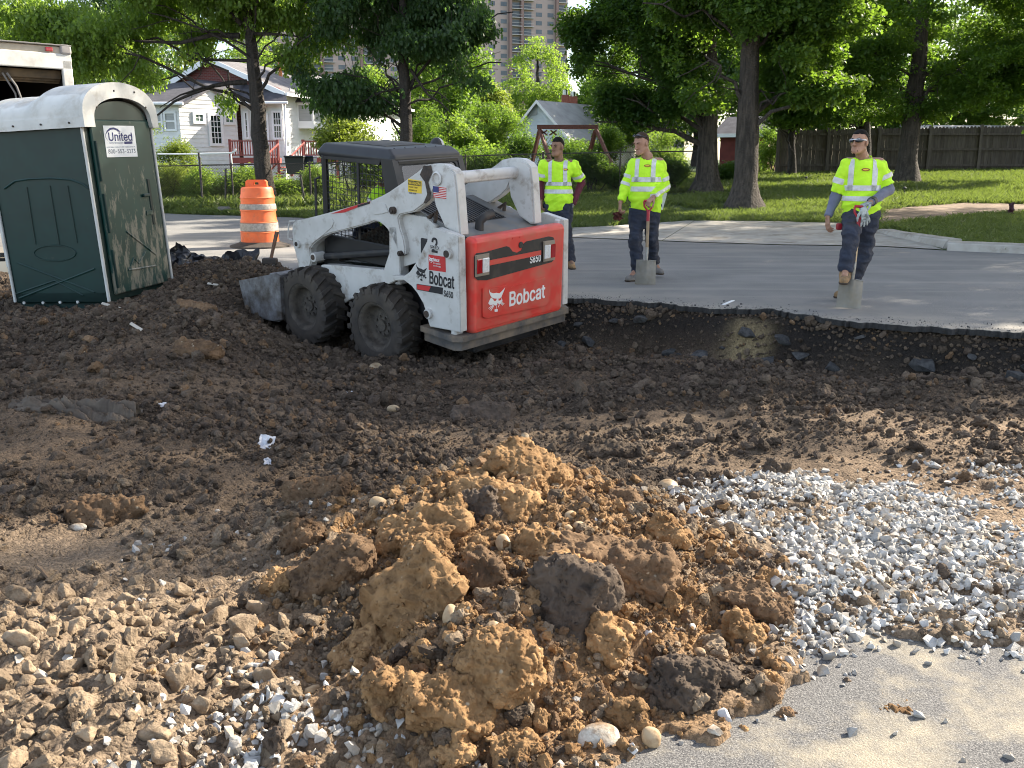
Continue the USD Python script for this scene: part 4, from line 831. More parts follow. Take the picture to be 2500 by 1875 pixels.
part(b, 'rear_bumper', CAT([plate(bump_poly, 'z', .45, .055), plate(bump_poly.buffer(-.03), 'z', .36, .09)]), mat('bumper_steel', (.06, .058, .056), (.11, .10, .09), scale=6, rough=.6, dirt=(.27, .20, .135), dirt_amt=.5, dirt_scale=4, dirt_sharp=.2))
for s in (0, 1):
    cp = cbox(-.935, .70, .95, .07, .11, .94, .015); part(b, 'corner_post', cp if not s else mir(cp), LW)
# lettering and emblems
def face_text(parent, name, txt, org, u, v, h, m, sx=.8, bold=True, d=.003):
    t = meshkit.text_mesh(txt, h, d, bold); p = t.vertices * [sx, 1, 1]; u, v = np.asarray(u, float), np.asarray(v, float); n = np.cross(u, v)
    t.vertices = np.asarray(org) + p[:, :1] * u + p[:, 1:2] * v + p[:, 2:] * n; return part(parent, name, t, m)
_L = lambda pts: [tuple(un(1180 + X / 13.01, 680 + Y / 13.01, 0, -1.09)[1:]) for X, Y in pts]
head = Polygon(_L([(183, 350), (215, 430), (265, 455), (320, 468), (420, 455), (520, 470), (600, 390), (688, 292), (640, 420), (590, 530), (570, 590), (520, 632), (400, 640), (330, 630), (262, 600), (215, 520), (190, 440)]))
face = Polygon(_L([(240, 612), (300, 640), (330, 700), (370, 725), (410, 700), (432, 640), (475, 636), (482, 715), (530, 700), (575, 670), (585, 600), (592, 650), (608, 725), (580, 735), (550, 800), (500, 822), (480, 790), (440, 775), (440, 830), (370, 860), (330, 820), (210, 852), (160, 790), (195, 700)])).buffer(0)
chin = Polygon(_L([(365, 975), (450, 968), (462, 1000), (445, 1055), (365, 1062), (358, 1010)]))
wh = [LineString(_L(p)).buffer(.0025) for p in (((310, 840), (170, 945)), ((320, 855), (205, 985)), ((330, 870), (240, 1020)), ((425, 860), (410, 950)), ((505, 835), (480, 905)), ((575, 760), (660, 790)), ((575, 785), (640, 820)), ((570, 805), (615, 850)))]
from shapely import union_all
LOGO = union_all([head, face, chin] + wh); cen = LOGO.centroid; LOGO = affinity.translate(LOGO, -cen.x, -cen.y)
part(b, 'emblem', plate(affinity.translate(LOGO, cen.x, cen.y), 'x', -1.0885, -.003), DW, label='white cat head emblem on the red tailgate')
o = un(1180 + 795 / 13.01, 680 + 900 / 13.01, 0, -1.09); o2 = un(1180 + 1925 / 13.01, 680 + 600 / 13.01, 0, -1.09); W = abs(o2[1] - o[1])
tt = meshkit.text_mesh('Bobcat', .135, .003, True); sxx = W / np.ptp(tt.vertices[:, 0])
face_text(b, 'lettering', 'Bobcat', [-1.0885, o[1], o[2] + .004], (0, -1, 0), (0, 0, 1), .135, DW, sxx)
o = ZX(1640, 948, 0, -1.08); face_text(b, 'lettering', 'S650', [-1.0795, o[1], o[2]], (0, -1, 0), (0, 0, 1), .068, DW, .72)
SP = .7605                                       # outer face of the rear side panel
def sideflip(g): return affinity.scale(g, 1, 1, origin=(0, 0))
def side_emblem(cx_, cz_, s, m): part(b, 'emblem', plate(affinity.translate(affinity.scale(LOGO, s, s, origin=(0, 0)), cx_, cz_), 'y', SPY, .003), m)
SPY = SP; c = ZX(907, 1012, 1, SP); side_emblem(c[0], c[2], .62, DK)
o = ZX(960, 1072, 1, SP); face_text(b, 'lettering', 'Bobcat', [o[0], SP, o[2] - .012], (-1, 0, 0), (0, 0, 1), .115, DK, .62)
o = ZX(972, 868, 1, SP); face_text(b, 'lettering', '2', [o[0], SP, o[2]], (-1, 0, 0), (0, 0, 1), .13, DK, .85)
o = ZX(972, 845, 1, SP); part(b, 'decal', box(o[0] - .048, SP + .0045, o[2] + .014, .12, .002, .034), LW); face_text(b, 'lettering', 'SPEED', [o[0] + .002, SP + .005, o[2]], (-1, 0, 0), (0, 0, 1), .028, DK, .9, False)
st = outline([(958, 888), (1072, 905), (1075, 1008), (960, 992)], 1, SP); part(b, 'sticker', plate(st, 'y', SP, .002), DR)
s0, s1, s2, s3 = st.bounds; SPY = SP + .002; side_emblem(s2 - .035, s3 - .05, .24, DW)
for k, (tx, hh) in enumerate((('Bobcat', .028), ('OF N. VIRGINIA', .011), ('(703) 754-0800', .011))): face_text(b, 'lettering', tx, [s2 - .062, SP + .002, s3 - .058 - .024 * k], (-1, 0, 0), (0, 0, 1), hh, DW, .62 if k == 0 else .8, k == 0, .002)
sp = outline([(878, 1086), (1055, 1112), (1053, 1158), (878, 1125)], 1, SP).buffer(-.004).buffer(.004); part(b, 'stripe', plate(sp, 'y', SP, .003), DK)
part(b, 'stripe', plate(outline([(882, 1090), (975, 1104), (960, 1136), (882, 1122)], 1, SP), 'y', SP + .003, .001), DR)
o = ZX(1060, 1166, 1, SP); face_text(b, 'lettering', 'S650', [o[0], SP, o[2] - .004], (-1, 0, 0), (0, 0, 1), .055, DK, .62)
for q in ((1100, 880), (965, 1285)):
    c = ZX(*q, 1, SP); part(b, 'axle_boss', CAT([cyl([c[0], SP - .01, c[2]], [c[0], SP + .035, c[2]], .045, 18), ]), LW, 40); part(b, 'grease_cap', cyl([c[0] + .008, SP + .035, c[2] - .004], [c[0] + .008, SP + .04, c[2] - .004], .034, 14), GRIME)
# lift arms
ARM = [(110, 650), (200, 628), (320, 596), (440, 562), (560, 528), (640, 493), (690, 465), (790, 396), (880, 332), (930, 288), (990, 276), (1060, 280), (1100, 300), (1010, 420), (990, 450), (970, 505), (925, 552), (855, 602), (790, 615), (762, 622), (752, 645), (762, 700), (790, 790), (800, 855), (797, 885), (775, 898), (755, 882), (735, 830), (700, 760), (675, 715), (650, 690), (620, 668), (595, 662), (560, 678), (400, 722), (300, 745), (240, 770), (200, 800), (172, 826), (156, 850), (160, 890), (166, 935), (150, 985), (80, 982), (60, 890), (40, 820), (34, 720), (38, 680), (55, 660)]
AY = .62; ap = outline(ARM, 1, AY, .012); am = bevel(ap, 'y', AY, -.10, .012); up_ = outline(UL, 1, AY + .004, .01); um = bevel(up_, 'y', AY + .004, -.125, .014)
part(b, 'lift_arm', am, LW, 20); part(b, 'lift_arm', mirA(am), LW, 20)
part(b, 'arm_upright', um, LW, 20); part(b, 'arm_upright', mirA(um), LW, 20)
c = ZX(1128, 372, 1, .5); part(b, 'cross_tube', cyl([c[0] + .07, .54, c[2] - .01], [c[0] + .07, -.48, c[2] - .01], .058, 22), LW, 40)
c = ZX(1018, 375, 1, AY + .004); ring = lathe([(.055, 0), (.062, .012), (.05, .02), (.046, .0), (.0, -.004)], 24); ring.apply_transform(rotm(-90, 0, 0, 1, (c[0], AY + .006, c[2]))); part(b, 'tube_end', ring, LW, 40)
dn = outline([(925, 290), (975, 285), (985, 330), (955, 400), (975, 470), (970, 520), (940, 545), (925, 540), (950, 480), (935, 400), (900, 350)], 1, AY + .004); part(b, 'grease_streak', plate(dn, 'y', AY + .005, .002), GRIME)
wp = outline([(820, 376), (912, 392), (912, 478), (820, 464)], 1, AY); part(b, 'warning_sticker', plate(wp, 'y', AY, .002), DY); w0, w1, w2, w3 = wp.bounds
part(b, 'sticker_band', box((w0 + w2) / 2, AY + .0035, w3 - .034, (w2 - w0) * .92, .002, .040), DK); face_text(b, 'lettering', 'WARNING', [w2 - .012, AY + .0045, w3 - .048], (-1, 0, 0), (0, 0, 1), .026, DY, (w2 - w0 - .03) / .155, True, .001)
for k, tx in enumerate(('FAILURE TO OBEY', 'WARNINGS CAN', 'CAUSE INJURY')): face_text(b, 'lettering', tx, [w2 - .012, AY + .002, w3 - .08 - .028 * k], (-1, 0, 0), (0, 0, 1), .013, DK, .75, False, .001)
fp = outline([(990, 424), (1076, 436), (1080, 516), (994, 500)], 1, AY + .004); f0, f1, f2, f3 = fp.bounds; part(b, 'flag_sticker', plate(fp, 'y', AY + .004, .002), DW)
for k in range(7): part(b, 'flag_stripe', box((f0 + f2) / 2, AY + .0075, f3 - (f3 - f1) * (k + .5) / 7 + .0, f2 - f0 - .006, .002, (f3 - f1) / 13), DR)
part(b, 'flag_canton', box(f2 - (f2 - f0) * .22, AY + .009, f3 - (f3 - f1) * .27, (f2 - f0) * .42, .002, (f3 - f1) * .5), DB)
rs = outline([(300, 613), (430, 568), (565, 528), (562, 545), (480, 570), (390, 605)], 1, AY); part(b, 'red_flash', plate(rs, 'y', AY, .003), DR)
part(b, 'red_flash', plate(outline([(480, 556), (565, 529), (562, 545), (480, 571)], 1, AY), 'y', AY + .003, .001), DK)
SPY = AY; c = ZX(124, 752, 1, AY); side_emblem(c[0], c[2], .78, DK)
for q, r in (((83, 815), .04), ((725, 590), .036), ((775, 880), .026), ((195, 905), .05)):
    c = ZX(*q, 1, AY); part(b, 'pivot_pin', CAT([cyl([c[0], AY - .1, c[2]], [c[0], AY + .035, c[2]], r, 16)]), GRIME if r in (.036, .026) else LW, 40); part(b, 'pin_head', cyl([c[0], AY + .035, c[2]], [c[0], AY + .045, c[2]], r * .55, 12), GRIME)
wl = outline([(568, 600), (600, 560), (640, 542), (668, 548), (690, 600), (650, 612), (600, 618)], 1, AY); part(b, 'weld_plate', bevel(wl, 'y', AY, .008, .003), LW)
wl = outline([(110, 655), (240, 640), (310, 640), (325, 670), (310, 705), (250, 760), (170, 820), (60, 830), (45, 700)], 1, AY); part(b, 'weld_plate', bevel(wl.buffer(-.006), 'y', AY, .006, .002), LW)
lad = tube([ZX(a_, b_, 1, AY) for a_, b_ in ((60, 662), (20, 665), (12, 700), (10, 780), (38, 790))], .009, 6); part(b, 'hand_loop', lad, LW, 40)
for s in (0, 1):
    f = (lambda m: m) if s == 0 else mirA
    a_, c_ = ZX(788, 640, 1, .50), ZX(905, 960, 1, .50); mid = a_ + (c_ - a_) * .28
    cy_ = part(b, 'lift_cylinder', f(cyl(mid, c_, .05, 16)), LK, 40); part(cy_, 'piston_rod', f(cyl(a_, mid, .026, 12)), CHROME, 40)
    part(b, 'control_link', f(CAT([cyl(ZX(185, 905, 1, .52), ZX(770, 868, 1, .52), .035, 10)])), LK, 40)
    hz = [ZX(870, 760, 1, .52), ZX(895, 700, 1, .53), ZX(960, 640, 1, .53), ZX(1010, 600, 1, .52), ZX(1000, 700, 1, .52), ZX(960, 720, 1, .52)]
    part(b, 'hose', f(tube(hz, .022, 8)), GRIME, 40)
# cab
RZ = 2.02
roof = to_tri(manifold3d.Manifold.batch_hull([manifold3d.Manifold.sphere(.055, 16).translate([x, y + YM / 2, z]) for x, y, z in ((1.27, .42, RZ), (1.27, -.42, RZ), (.31, .41, RZ), (.31, -.41, RZ), (.24, .44, 1.975), (.24, -.44, 1.975), (1.30, .45, 1.975), (1.30, -.45, 1.975))]))
cb = thing_cab = part(b, 'cab', CAT([roof] + [plate(Polygon([(.19, 1.98), (.36, 1.98), (.24, 1.36), (-.02, 1.36)]), 'y', YM / 2 + (.42 if s > 0 else -.42), .075 * s) for s in (-1, 1)] + [cbox(.20, YM / 2, 1.945, .05, .86, .05, .01), plate(Polygon([(.36, 1.98), (1.25, 1.98), (1.25, 1.915), (.38, 1.915)]), 'y', YM / 2 + .455, .04), plate(Polygon([(.36, 1.98), (1.25, 1.98), (1.25, 1.915), (.38, 1.915)]), 'y', YM / 2 - .455, -.04)] + [cbox(1.26, YM / 2 + s * .465, 1.45, .07, .07, 1.05, .02) for s in (-1, 1)] + [cbox(.12, YM / 2, 1.42, .06, .9, .16, .015), cbox(.70, YM / 2 + .47, 1.02, 1.15, .05, .22, .01), cbox(.70, YM / 2 - .47, 1.02, 1.15, .05, .22, .01), cbox(.68, YM / 2, .92, 1.1, .9, .05, .01)]), CABK, 35)
for i in range(6):
    y = YM / 2 - .36 + i * .144; part(cb, 'roof_rib', cyl([.31, y, RZ + .052], [.205, y, 1.985], .012, 8), LK, 40)
part(cb, 'roof_hatch', cbox(.82, YM / 2, RZ + .058, .6, .55, .012, .005), mat('dusty_roof', (.05, .048, .045), (.12, .11, .095), scale=4, rough=.8))
for s in (1, -1):
    ys = YM / 2 + s * .472; bars = [cyl([x, ys, 1.13], [x, ys, 1.93], .0038, 5) for x in np.arange(.36, 1.22, .06)] + [cyl([.28, ys, z], [1.23, ys, z], .0038, 5) for z in np.arange(1.15, 1.93, .06)]
    part(cb, 'side_grille', CAT(bars), LK); part(cb, 'grille_post', cbox(.72, ys + s * .004, 1.53, .035, .02, .82, .004), LK)
    if s < 0: part(cb, 'side_window', cbox(.78, ys - s * .03, 1.53, .9, .006, .8, .002), CABGLASS)
rwp = Polygon([(-.40 + YM / 2, 1.47), (.40 + YM / 2, 1.47), (.385 + YM / 2, 1.92), (-.385 + YM / 2, 1.92)]).buffer(-.04).buffer(.04)
def rake(m): m.vertices[:, 0] += (m.vertices[:, 2] - 1.36) * .335; return m
part(cb, 'rear_window', rake(plate(rwp.buffer(.012), 'x', .005, .008)), CABGLASS); part(cb, 'window_seal', rake(plate(rwp.buffer(.035).difference(rwp), 'x', -.008, .02)), LK)
part(b, 'seat', CAT([rbox(.66, YM / 2, 1.12, .5, .5, .14, .05), rbox(.46, YM / 2, 1.36, .12, .44, .5, .05)]), LK, 40)
for s in (1, -1): part(b, 'door_bar', tube([[1.31, YM / 2 + s * .50, 1.72], [1.36, YM / 2 + s * .52, 1.70], [1.36, YM / 2 + s * .53, 1.25], [1.33, YM / 2 + s * .51, 1.06]], .014, 6), LK, 40)
part(b, 'cab_floor_box', cbox(.95, YM / 2, .82, .9, .86, .34, .02), LK)
part(b, 'lower_side_window', plate(outline([(190, 905), (640, 690), (690, 760), (655, 985), (335, 955)], 1, .44), 'y', .40, .03), CABGLASS)
# front: carrier and bucket
part(b, 'arm_cross_member', cbox(1.44, YM / 2, .93, .16, 1.2, .26, .02), LW); part(b, 'bucket_carrier', cbox(1.42, YM / 2, .60, .10, 1.15, .42, .02), LK)
prof = Polygon([(1.43, .24), (1.43, .70), (1.50, .735), (1.62, .70), (2.20, .545), (2.10, .215), (1.60, .19)])
shell = LineString([(1.62, .70), (1.46, .71), (1.44, .55), (1.44, .30), (1.52, .21), (1.7, .19), (2.24, .20)]).buffer(.014)
bk = part(b, 'bucket', plate(shell, 'y', YM / 2 - .97, 1.94), STEEL)
for s in (0, 1): m = bevel(prof, 'y', .94, -.022, .004); part(bk, 'side_plate', m if not s else mir(m), STEEL)
part(bk, 'cutting_edge', cbox(2.22, YM / 2, .20, .16, 1.94, .022, .006), STEEL)
# wheels
def tyre():
    r, w = .415, .15
    prof = [(.235, -w * .78), (.25, -w * .93), (.30, -w), (.35, -w * .98), (.378, -w * .86), (.385, -w * .5), (.387, 0), (.385, w * .5), (.378, w * .86), (.35, w * .98), (.30, w), (.25, w * .93), (.235, w * .78)]
    m = lathe(prof, 56); v = m.vertices; m.vertices = v * (1 + .012 * fbm(v * 9, 3, 7)[:, None]); lug = []
    for k in range(20):
        a = k * 2 * np.pi / 20
        for s in (-1, 1):
            aa = a + (0 if s > 0 else np.pi / 20); pts = []
            for t, (zz, da, hw) in enumerate(((.0, .02, .10), (.5, -.03, .105), (.98, -.09, .13))):
                for q, rr in ((-1, .36), (1, .36), (-.8, r - .012 * (t == 2)), (.8, r - .012 * (t == 2))):
                    an = aa + da * 1.6 + q * hw * .55; pts.append([rr * np.cos(an), rr * np.sin(an), s * w * zz])
            for q in (-.9, .9): an = aa - .19 + q * .07; pts.append([.335 * np.cos(an), .335 * np.sin(an), s * w * 1.03])
            lug.append(trimesh.convex.convex_hull(np.array(pts)))
    return CAT([m] + lug)
TY = tyre(); RM = lathe([(0, .045), (.055, .05), (.06, .03), (.11, .028), (.12, .015), (.16, .01), (.185, .02), (.20, .055), (.205, .10), (.232, .125), (.245, .132), (.25, .12), (.25, -.12), (.2, -.12)], 40)
v = RM.vertices; RM.vertices = v + np.array([0, 0, 1]) * (.02 * fbm(v * 14, 3, 3))[:, None]
for wx, s, zz in ((0, 1, .42), (1.135, 1, .42), (0, -1, .42), (1.135, -1, .42)):
    M = rotm(-90 * 1, 0, 0) if s > 0 else rotm(90, 0, 0); M[:3, 3] = (wx, .75 if s > 0 else YM - .75, zz)
    spin = rotm(0, 0, 17 * (wx + 1)); w = UsdGeom.Xform.Define(stage, numbered(b, 'wheel')); w.AddTransformOp().Set(Gf.Matrix4d(*[float(c) for c in (M @ spin).T.ravel()])); w = str(w.GetPath())
    part(w, 'tyre', TY, RUB, 40); part(w, 'rim', RM, RIM, 40)
    for k in range(8): a = k * np.pi / 4; part(w, 'wheel_nut', cyl([.09 * np.cos(a), .09 * np.sin(a), .02], [.09 * np.cos(a), .09 * np.sin(a), .045], .013, 6), RIM)
    part(w, 'axle', cyl([0, 0, -.3], [0, 0, 0], .07, 10), LK)
# ------------------------------------------------------------------ portable toilet (own axes: x along the door front, y into the cabin, z up)
def euler_frame(t, yaw, pt, r):
    c, s = math.cos, math.sin
    R = np.array([[c(yaw), -s(yaw), 0], [s(yaw), c(yaw), 0], [0, 0, 1]]) @ np.array([[c(pt), 0, -s(pt)], [0, 1, 0], [s(pt), 0, c(pt)]]) @ np.array([[1, 0, 0], [0, c(r), -s(r)], [0, s(r), c(r)]])
    M = np.eye(4); M[:3, :3] = R; M[:3, 3] = t; return M
TM = euler_frame((-4.405, 10.015, -.06), 1.322, .0317, -.0408)
def tun(px, py, ax, val):
    o = TM[:3, :3].T @ (np.array([0, 0, EYE]) - TM[:3, 3]); d = TM[:3, :3].T @ ray(px, py); return o + d * (val - o[ax]) / d[ax]
PG = usdkit.material(stage, '/World/Looks/toilet_green', {
    'g': ('geometry', {}), 'n': ('noise_texture', {'scale': 4, 'detail': 5}), 'r': ('rgb_ramp', {'ramp': [(.3, (.0015, .029, .024)), (.7, (.003, .042, .035))]}),
    'mp': ('mapping', {'scale': (7, 7, 2.2)}), 'n2': ('noise_texture', {'scale': 1.6, 'detail': 9, 'roughness': .72}), 'sx': ('separate_xyz', {}), 'mz': ('map_range', {'from_min': 1.75, 'from_max': .3, 'to_min': -.13, 'to_max': .05, 'clamp': True}),
    'ad': ('math', {'math_type': 'add'}), 'r2': ('rgb_ramp', {'ramp': [(.50, (0, 0, 0)), (.60, (.8, .8, .8))]}), 'mx': ('mix', {'mix_type': 'mix', 'color2': (.24, .22, .17)}), 'p': ('principled_bsdf', {'roughness': .42})},
    [('g.position', 'n.vector'), ('n.fac', 'r.fac'), ('g.position', 'mp.vector'), ('mp.vector', 'n2.vector'), ('g.position', 'sx.vector'), ('sx.z', 'mz.value'), ('n2.fac', 'ad.value1'), ('mz.result', 'ad.value2'),
     ('ad.value', 'r2.fac'), ('r2.color', 'mx.fac'), ('r.color', 'mx.color1'), ('mx.color', 'p.base_color')], surface='p.BSDF')
PGD = mat('toilet_green_clean', (.0016, .016, .0135), (.0026, .023, .019), scale=5, rough=.45, dirt=(.10, .10, .08), dirt_amt=.05, dirt_scale=9)
PW = mat('toilet_white', (.50, .50, .47), (.60, .595, .56), scale=4, rough=.5, dirt=(.30, .25, .18), dirt_amt=.2, dirt_scale=5, dirt_sharp=.3)
W, DP, HH = 1.17, 1.22, 1.95
t = thing('portable_toilet', 'green portable toilet with a domed white roof leaning in the mud', 'portable toilet', matrix=TM)
part(t, 'body', CAT([cbox(.02, DP / 2, HH / 2, .04, DP, HH, .01), cbox(W - .02, DP / 2, HH / 2, .04, DP, HH, .01), cbox(W / 2, DP - .02, HH / 2, W, .04, HH, .01), cbox(W / 2, .03, HH / 2, W - .02, .05, HH - .01, .01), cbox(W / 2, DP / 2, .06, W, DP, .12, .01)]), PGD)
# moulded side panels seen on the left: ribs, an arch, an oval, a cross
def side_tube(pts, r=.009): return tube([tun(a, b, 0, -.002) for a, b in pts], r, 6)
zs = 1 / 2.764
S7 = lambda L: [(a * zs, 200 + b * zs) for a, b in L]
for L in ([(180, 710), (240, 1095)], [(335, 700), (400, 1095)], [(455, 700), (520, 1085)], [(110, 1430), (370, 1340), (560, 1440)]): part(t, 'side_rib', side_tube(S7(L)), PGD, 40)
part(t, 'side_arch', side_tube(S7([(30, 720), (100, 670), (200, 655), (350, 650), (480, 660), (560, 690), (600, 720)]), .011), PGD, 40)
cpt = tun(*S7([(370, 1155)])[0], 0, 0); an = np.linspace(0, 2 * np.pi, 28); part(t, 'side_oval', tube(np.stack([0 * an - .002, cpt[1] + .27 * np.cos(an), cpt[2] + .085 * np.sin(an)], 1), .008, 6), PGD, 40)
for L in ([(120, 1220), (640, 1420)], [(640, 1260), (130, 1460)]): part(t, 'side_cross_rib', side_tube(S7(L), .010), PGD, 40)
for q in ((165, 1490), (293, 1490), (408, 1487), (526, 1485)): p = tun(*S7([q])[0], 0, -.0); part(t, 'bolt', cyl([-.012, p[1], p[2]], [.01, p[1], p[2]], .016, 10), PW)
for x, y in ((0, 0), (W, 0), (0, DP), (W, DP)): part(t, 'corner_trim', cbox(x + (-.004 if x == 0 else .004), y + (-.004 if y == 0 else .004), HH / 2, .03, .03, HH - .02, .006), PW)
for k in range(5): part(t, 'vent_slot', cbox(-.012, .22 + k * .17 + (.06 if k > 2 else 0), HH - .045, .02, .13, .07, .008), PW)
part(t, 'base_skid', CAT([cbox(.1, DP / 2, -.05, .1, DP, .1, .01), cbox(W - .1, DP / 2, -.05, .1, DP, .1, .01)]), PGD)
door = part(t, 'door', cbox(W / 2 + .02, -.012, 1.0, W - .16, .04, 1.86, .012), PG)
arch = Polygon([(.14, 1.93)] + [(W / 2 + .02 + (W / 2 - .12) * math.cos(a), 1.93 + .2 * math.sin(a)) for a in np.linspace(0, np.pi, 20)][::-1] + [(W - .1, 1.93)]).buffer(0)
part(t, 'door_head', plate(arch, 'y', .005, -.03), PGD)
part(t, 'hinge_strip', CAT([cbox(.13, -.04, z, .022, .03, .42, .006) for z in (.35, .95, 1.5)]), PGD)
hs = [tun(*q, 1, -.035) for q in S7([(985, 560), (1035, 885)])]; part(door, 'handle_recess', cbox(W - .23, -.036, 1.02, .045, .012, .52, .004), mat('recess_dark', (.002, .012, .010), rough=.5))
part(door, 'handle', cbox(W - .32, -.05, 1.1, .12, .03, .035, .008), PGD); part(door, 'latch_plate', cbox(W - .29, -.038, .90, .12, .012, .05, .004), PG)
tri = [tun(*q, 1, -.03) for q in S7([(850, 1010), (1050, 1165), (1050, 1240), (865, 1270), (900, 1190), (935, 1225), (980, 1140)])]
part(door, 'moulded_rib', CAT([tube([p + [0, -.002, 0] for p in tri[:2]], .012, 6), tube([p + [0, -.002, 0] for p in tri[2:]], .012, 6)]), PG, 40)
# sign
def face(t_, name, txt, org, u, v, h, m, sx=.8, bold=True): return face_text(t_, name, txt, org, u, v, h, m, sx, bold, .0015)
sq = [tun(*q, 1, -.034) for q in ((251, 306.5), (326.5, 307.5), (336, 382.5), (261, 384))]
sgn = Polygon([(p[0], p[2]) for p in sq]); sg = part(t, 'sign', plate(sgn, 'y', -.0335, -.003), mat('sign_white', (.70, .72, .72), (.76, .77, .77), scale=9, rough=.4))
q0 = np.array([sq[0][0], sq[0][2]]); qx = np.array([sq[1][0], sq[1][2]]) - q0; qy = np.array([sq[3][0], sq[3][2]]) - q0
def SQ(X, Y):                          # sign drawing units of the enlarged view -> door plane
    a, b_ = (X - 165 - (Y - 240) * .125) / 1150, (Y - 240) / 1170; p = q0 + qx * a + qy * b_; return p
u_ = np.array([qx[0], 0, qx[1]]); u_ /= np.linalg.norm(u_); v_ = np.array([-qy[0], 0, -qy[1]]); v_ /= np.linalg.norm(v_)
def sign_text(txt, X, Y, Xe, h, m, bold):
    tm = meshkit.text_mesh(txt, h, .001, bold); p0 = SQ(X, Y); p1 = SQ(Xe, Y); sx = np.linalg.norm(p1 - p0) / np.ptp(tm.vertices[:, 0])
    face(sg, 'lettering', txt, [p0[0], -.0368, p0[1]], u_, v_, h, m, sx, bold)
NAVY = mat('sign_navy', (.018, .022, .12), rough=.5); GREYT = mat('sign_grey', (.22, .25, .34), rough=.5)
ph = np.linalg.norm(qy) / 1170
sign_text('United', 350, 800, 1235, 300 * ph, NAVY, True); sign_text('800-553-3173', 360, 1275, 1370, 155 * ph, mat('sign_ink', (.06, .07, .12), rough=.5), False)
sign_text('SITE SERVICES', 400, 915, 910, 62 * ph, GREYT, False); sign_text('PORTABLE TOILETS AND FENCE RENTAL', 300, 1060, 1370, 38 * ph, GREYT, False)
bx = [SQ(940, 835), SQ(1250, 830), SQ(1255, 925), SQ(945, 930)]; part(sg, 'blue_bar', plate(Polygon([tuple(p) for p in bx]), 'y', -.0366, -.001), NAVY)
arcp = [SQ(800, 465), SQ(690, 360), SQ(540, 305), SQ(400, 330), SQ(300, 430), SQ(250, 560), SQ(260, 680), SQ(330, 800), SQ(270, 670), SQ(268, 560), SQ(330, 470), SQ(430, 400), SQ(540, 380), SQ(640, 410), SQ(710, 468)]
part(sg, 'blue_arc', plate(Polygon([tuple(p) for p in arcp]).buffer(0), 'y', -.0366, -.001), NAVY)
# roof: an arched shell, arch across x, higher at the front
def roof_mesh():
    n, k = 40, 30; ys = np.linspace(-.07, DP + .06, n); V = []; hw = W / 2 + .05
    for y in ys:
        f = (y + .07) / (DP + .13); hgt = .36 if f < .42 else .36 - .11 * min(1, (f - .42) / .12); rib = .018 * max(0, math.sin((f - .62) * 2 * np.pi / .12)) if .6 < f < .96 else 0
        edge = .03 * (1 - min(1, min(f, 1 - f) / .04))
        ring = [(-hw, -.10), (-hw, .0), (-hw + .012, .012)] + [(-(hw - .012) * math.cos(a), .012 + (hgt + rib - edge) * math.sin(a) ** .8) for a in np.linspace(.05, np.pi - .05, k)] + [(hw - .012, .012), (hw, 0), (hw, -.10)]
        V += [[W / 2 + px, y, HH + pz] for px, pz in ring]
    m = k + 6; F = []
    for i in range(n - 1):
        for j in range(m - 1):
            a = i * m + j; F += [[a, a + 1, a + m + 1], [a, a + m + 1, a + m]]
    F += [[(n - 1) * m, (n - 1) * m + j, (n - 1) * m + j + 1] for j in range(1, m - 1)]
    return trimesh.Trimesh(np.array(V), F, process=False)
part(t, 'roof', roof_mesh(), PW, 50)
fa = [(W / 2 - (W / 2 + .05) * math.cos(a), HH + .012 + .36 * math.sin(a) ** .8) for a in np.linspace(.02, np.pi - .02, 40)]; fi = [(W / 2 + .02 - (W / 2 - .10) * math.cos(a), HH - .02 + .23 * math.sin(a) ** .85) for a in np.linspace(.0, np.pi, 40)]
part(t, 'roof_front', plate(Polygon([(-.05, HH - .10)] + fa + [(W + .05, HH - .10), (W - .06, HH - .10)] + fi[::-1] + [(.12, HH - .10)]).buffer(0), 'y', -.03, -.05), PW, 30)
for q in ((.18, .12), (.5, .3), (.85, .3), (1.02, .14)): part(t, 'roof_bolt', cyl([q[0], -.075, HH + q[1] - .02], [q[0], -.088, HH + q[1] - .02], .011, 8), GRIME)
for y in (.1, .45, .8, 1.1): part(t, 'roof_bolt', cyl([-.045, y, HH - .05], [-.06, y, HH - .05], .011, 8), GRIME)
part(t, 'vent_pipe', cyl([.10, DP + .06, .4], [.10, DP + .06, HH + .48], .055, 16), PW, 40)

# ------------------------------------------------------------------ box truck behind the toilet
c0 = D(168, 118, 14.5); wv = np.array([-.74, -.67, 0]); nv = np.array([.67, -.74, 0]); wv /= np.linalg.norm(wv); nv /= np.linalg.norm(nv)
KM_ = np.eye(4); KM_[:3, 0] = -wv; KM_[:3, 1] = -nv; KM_[:3, 3] = (c0[0] + wv[0] * 2.4, c0[1] + wv[1] * 2.4, 0)      # x to the right along the rear, y forward
zt = c0[2] + .02; k = thing('box_truck', 'old white box truck with its rear door rolled up, behind the toilet', 'truck', matrix=KM_)
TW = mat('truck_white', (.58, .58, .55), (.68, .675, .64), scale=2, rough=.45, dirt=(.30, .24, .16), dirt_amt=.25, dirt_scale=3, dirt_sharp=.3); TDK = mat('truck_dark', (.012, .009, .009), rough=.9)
part(k, 'cargo_box', CAT([cbox(.03, 2.5, (zt + .9) / 2, .05, 5, zt - .9, .01), cbox(2.37, 2.5, (zt + .9) / 2, .05, 5, zt - .9, .01), cbox(1.2, 2.5, zt - .02, 2.4, 5, .05, .01), cbox(1.2, 4.98, (zt + .9) / 2, 2.4, .05, zt - .9, .01)]), TW)
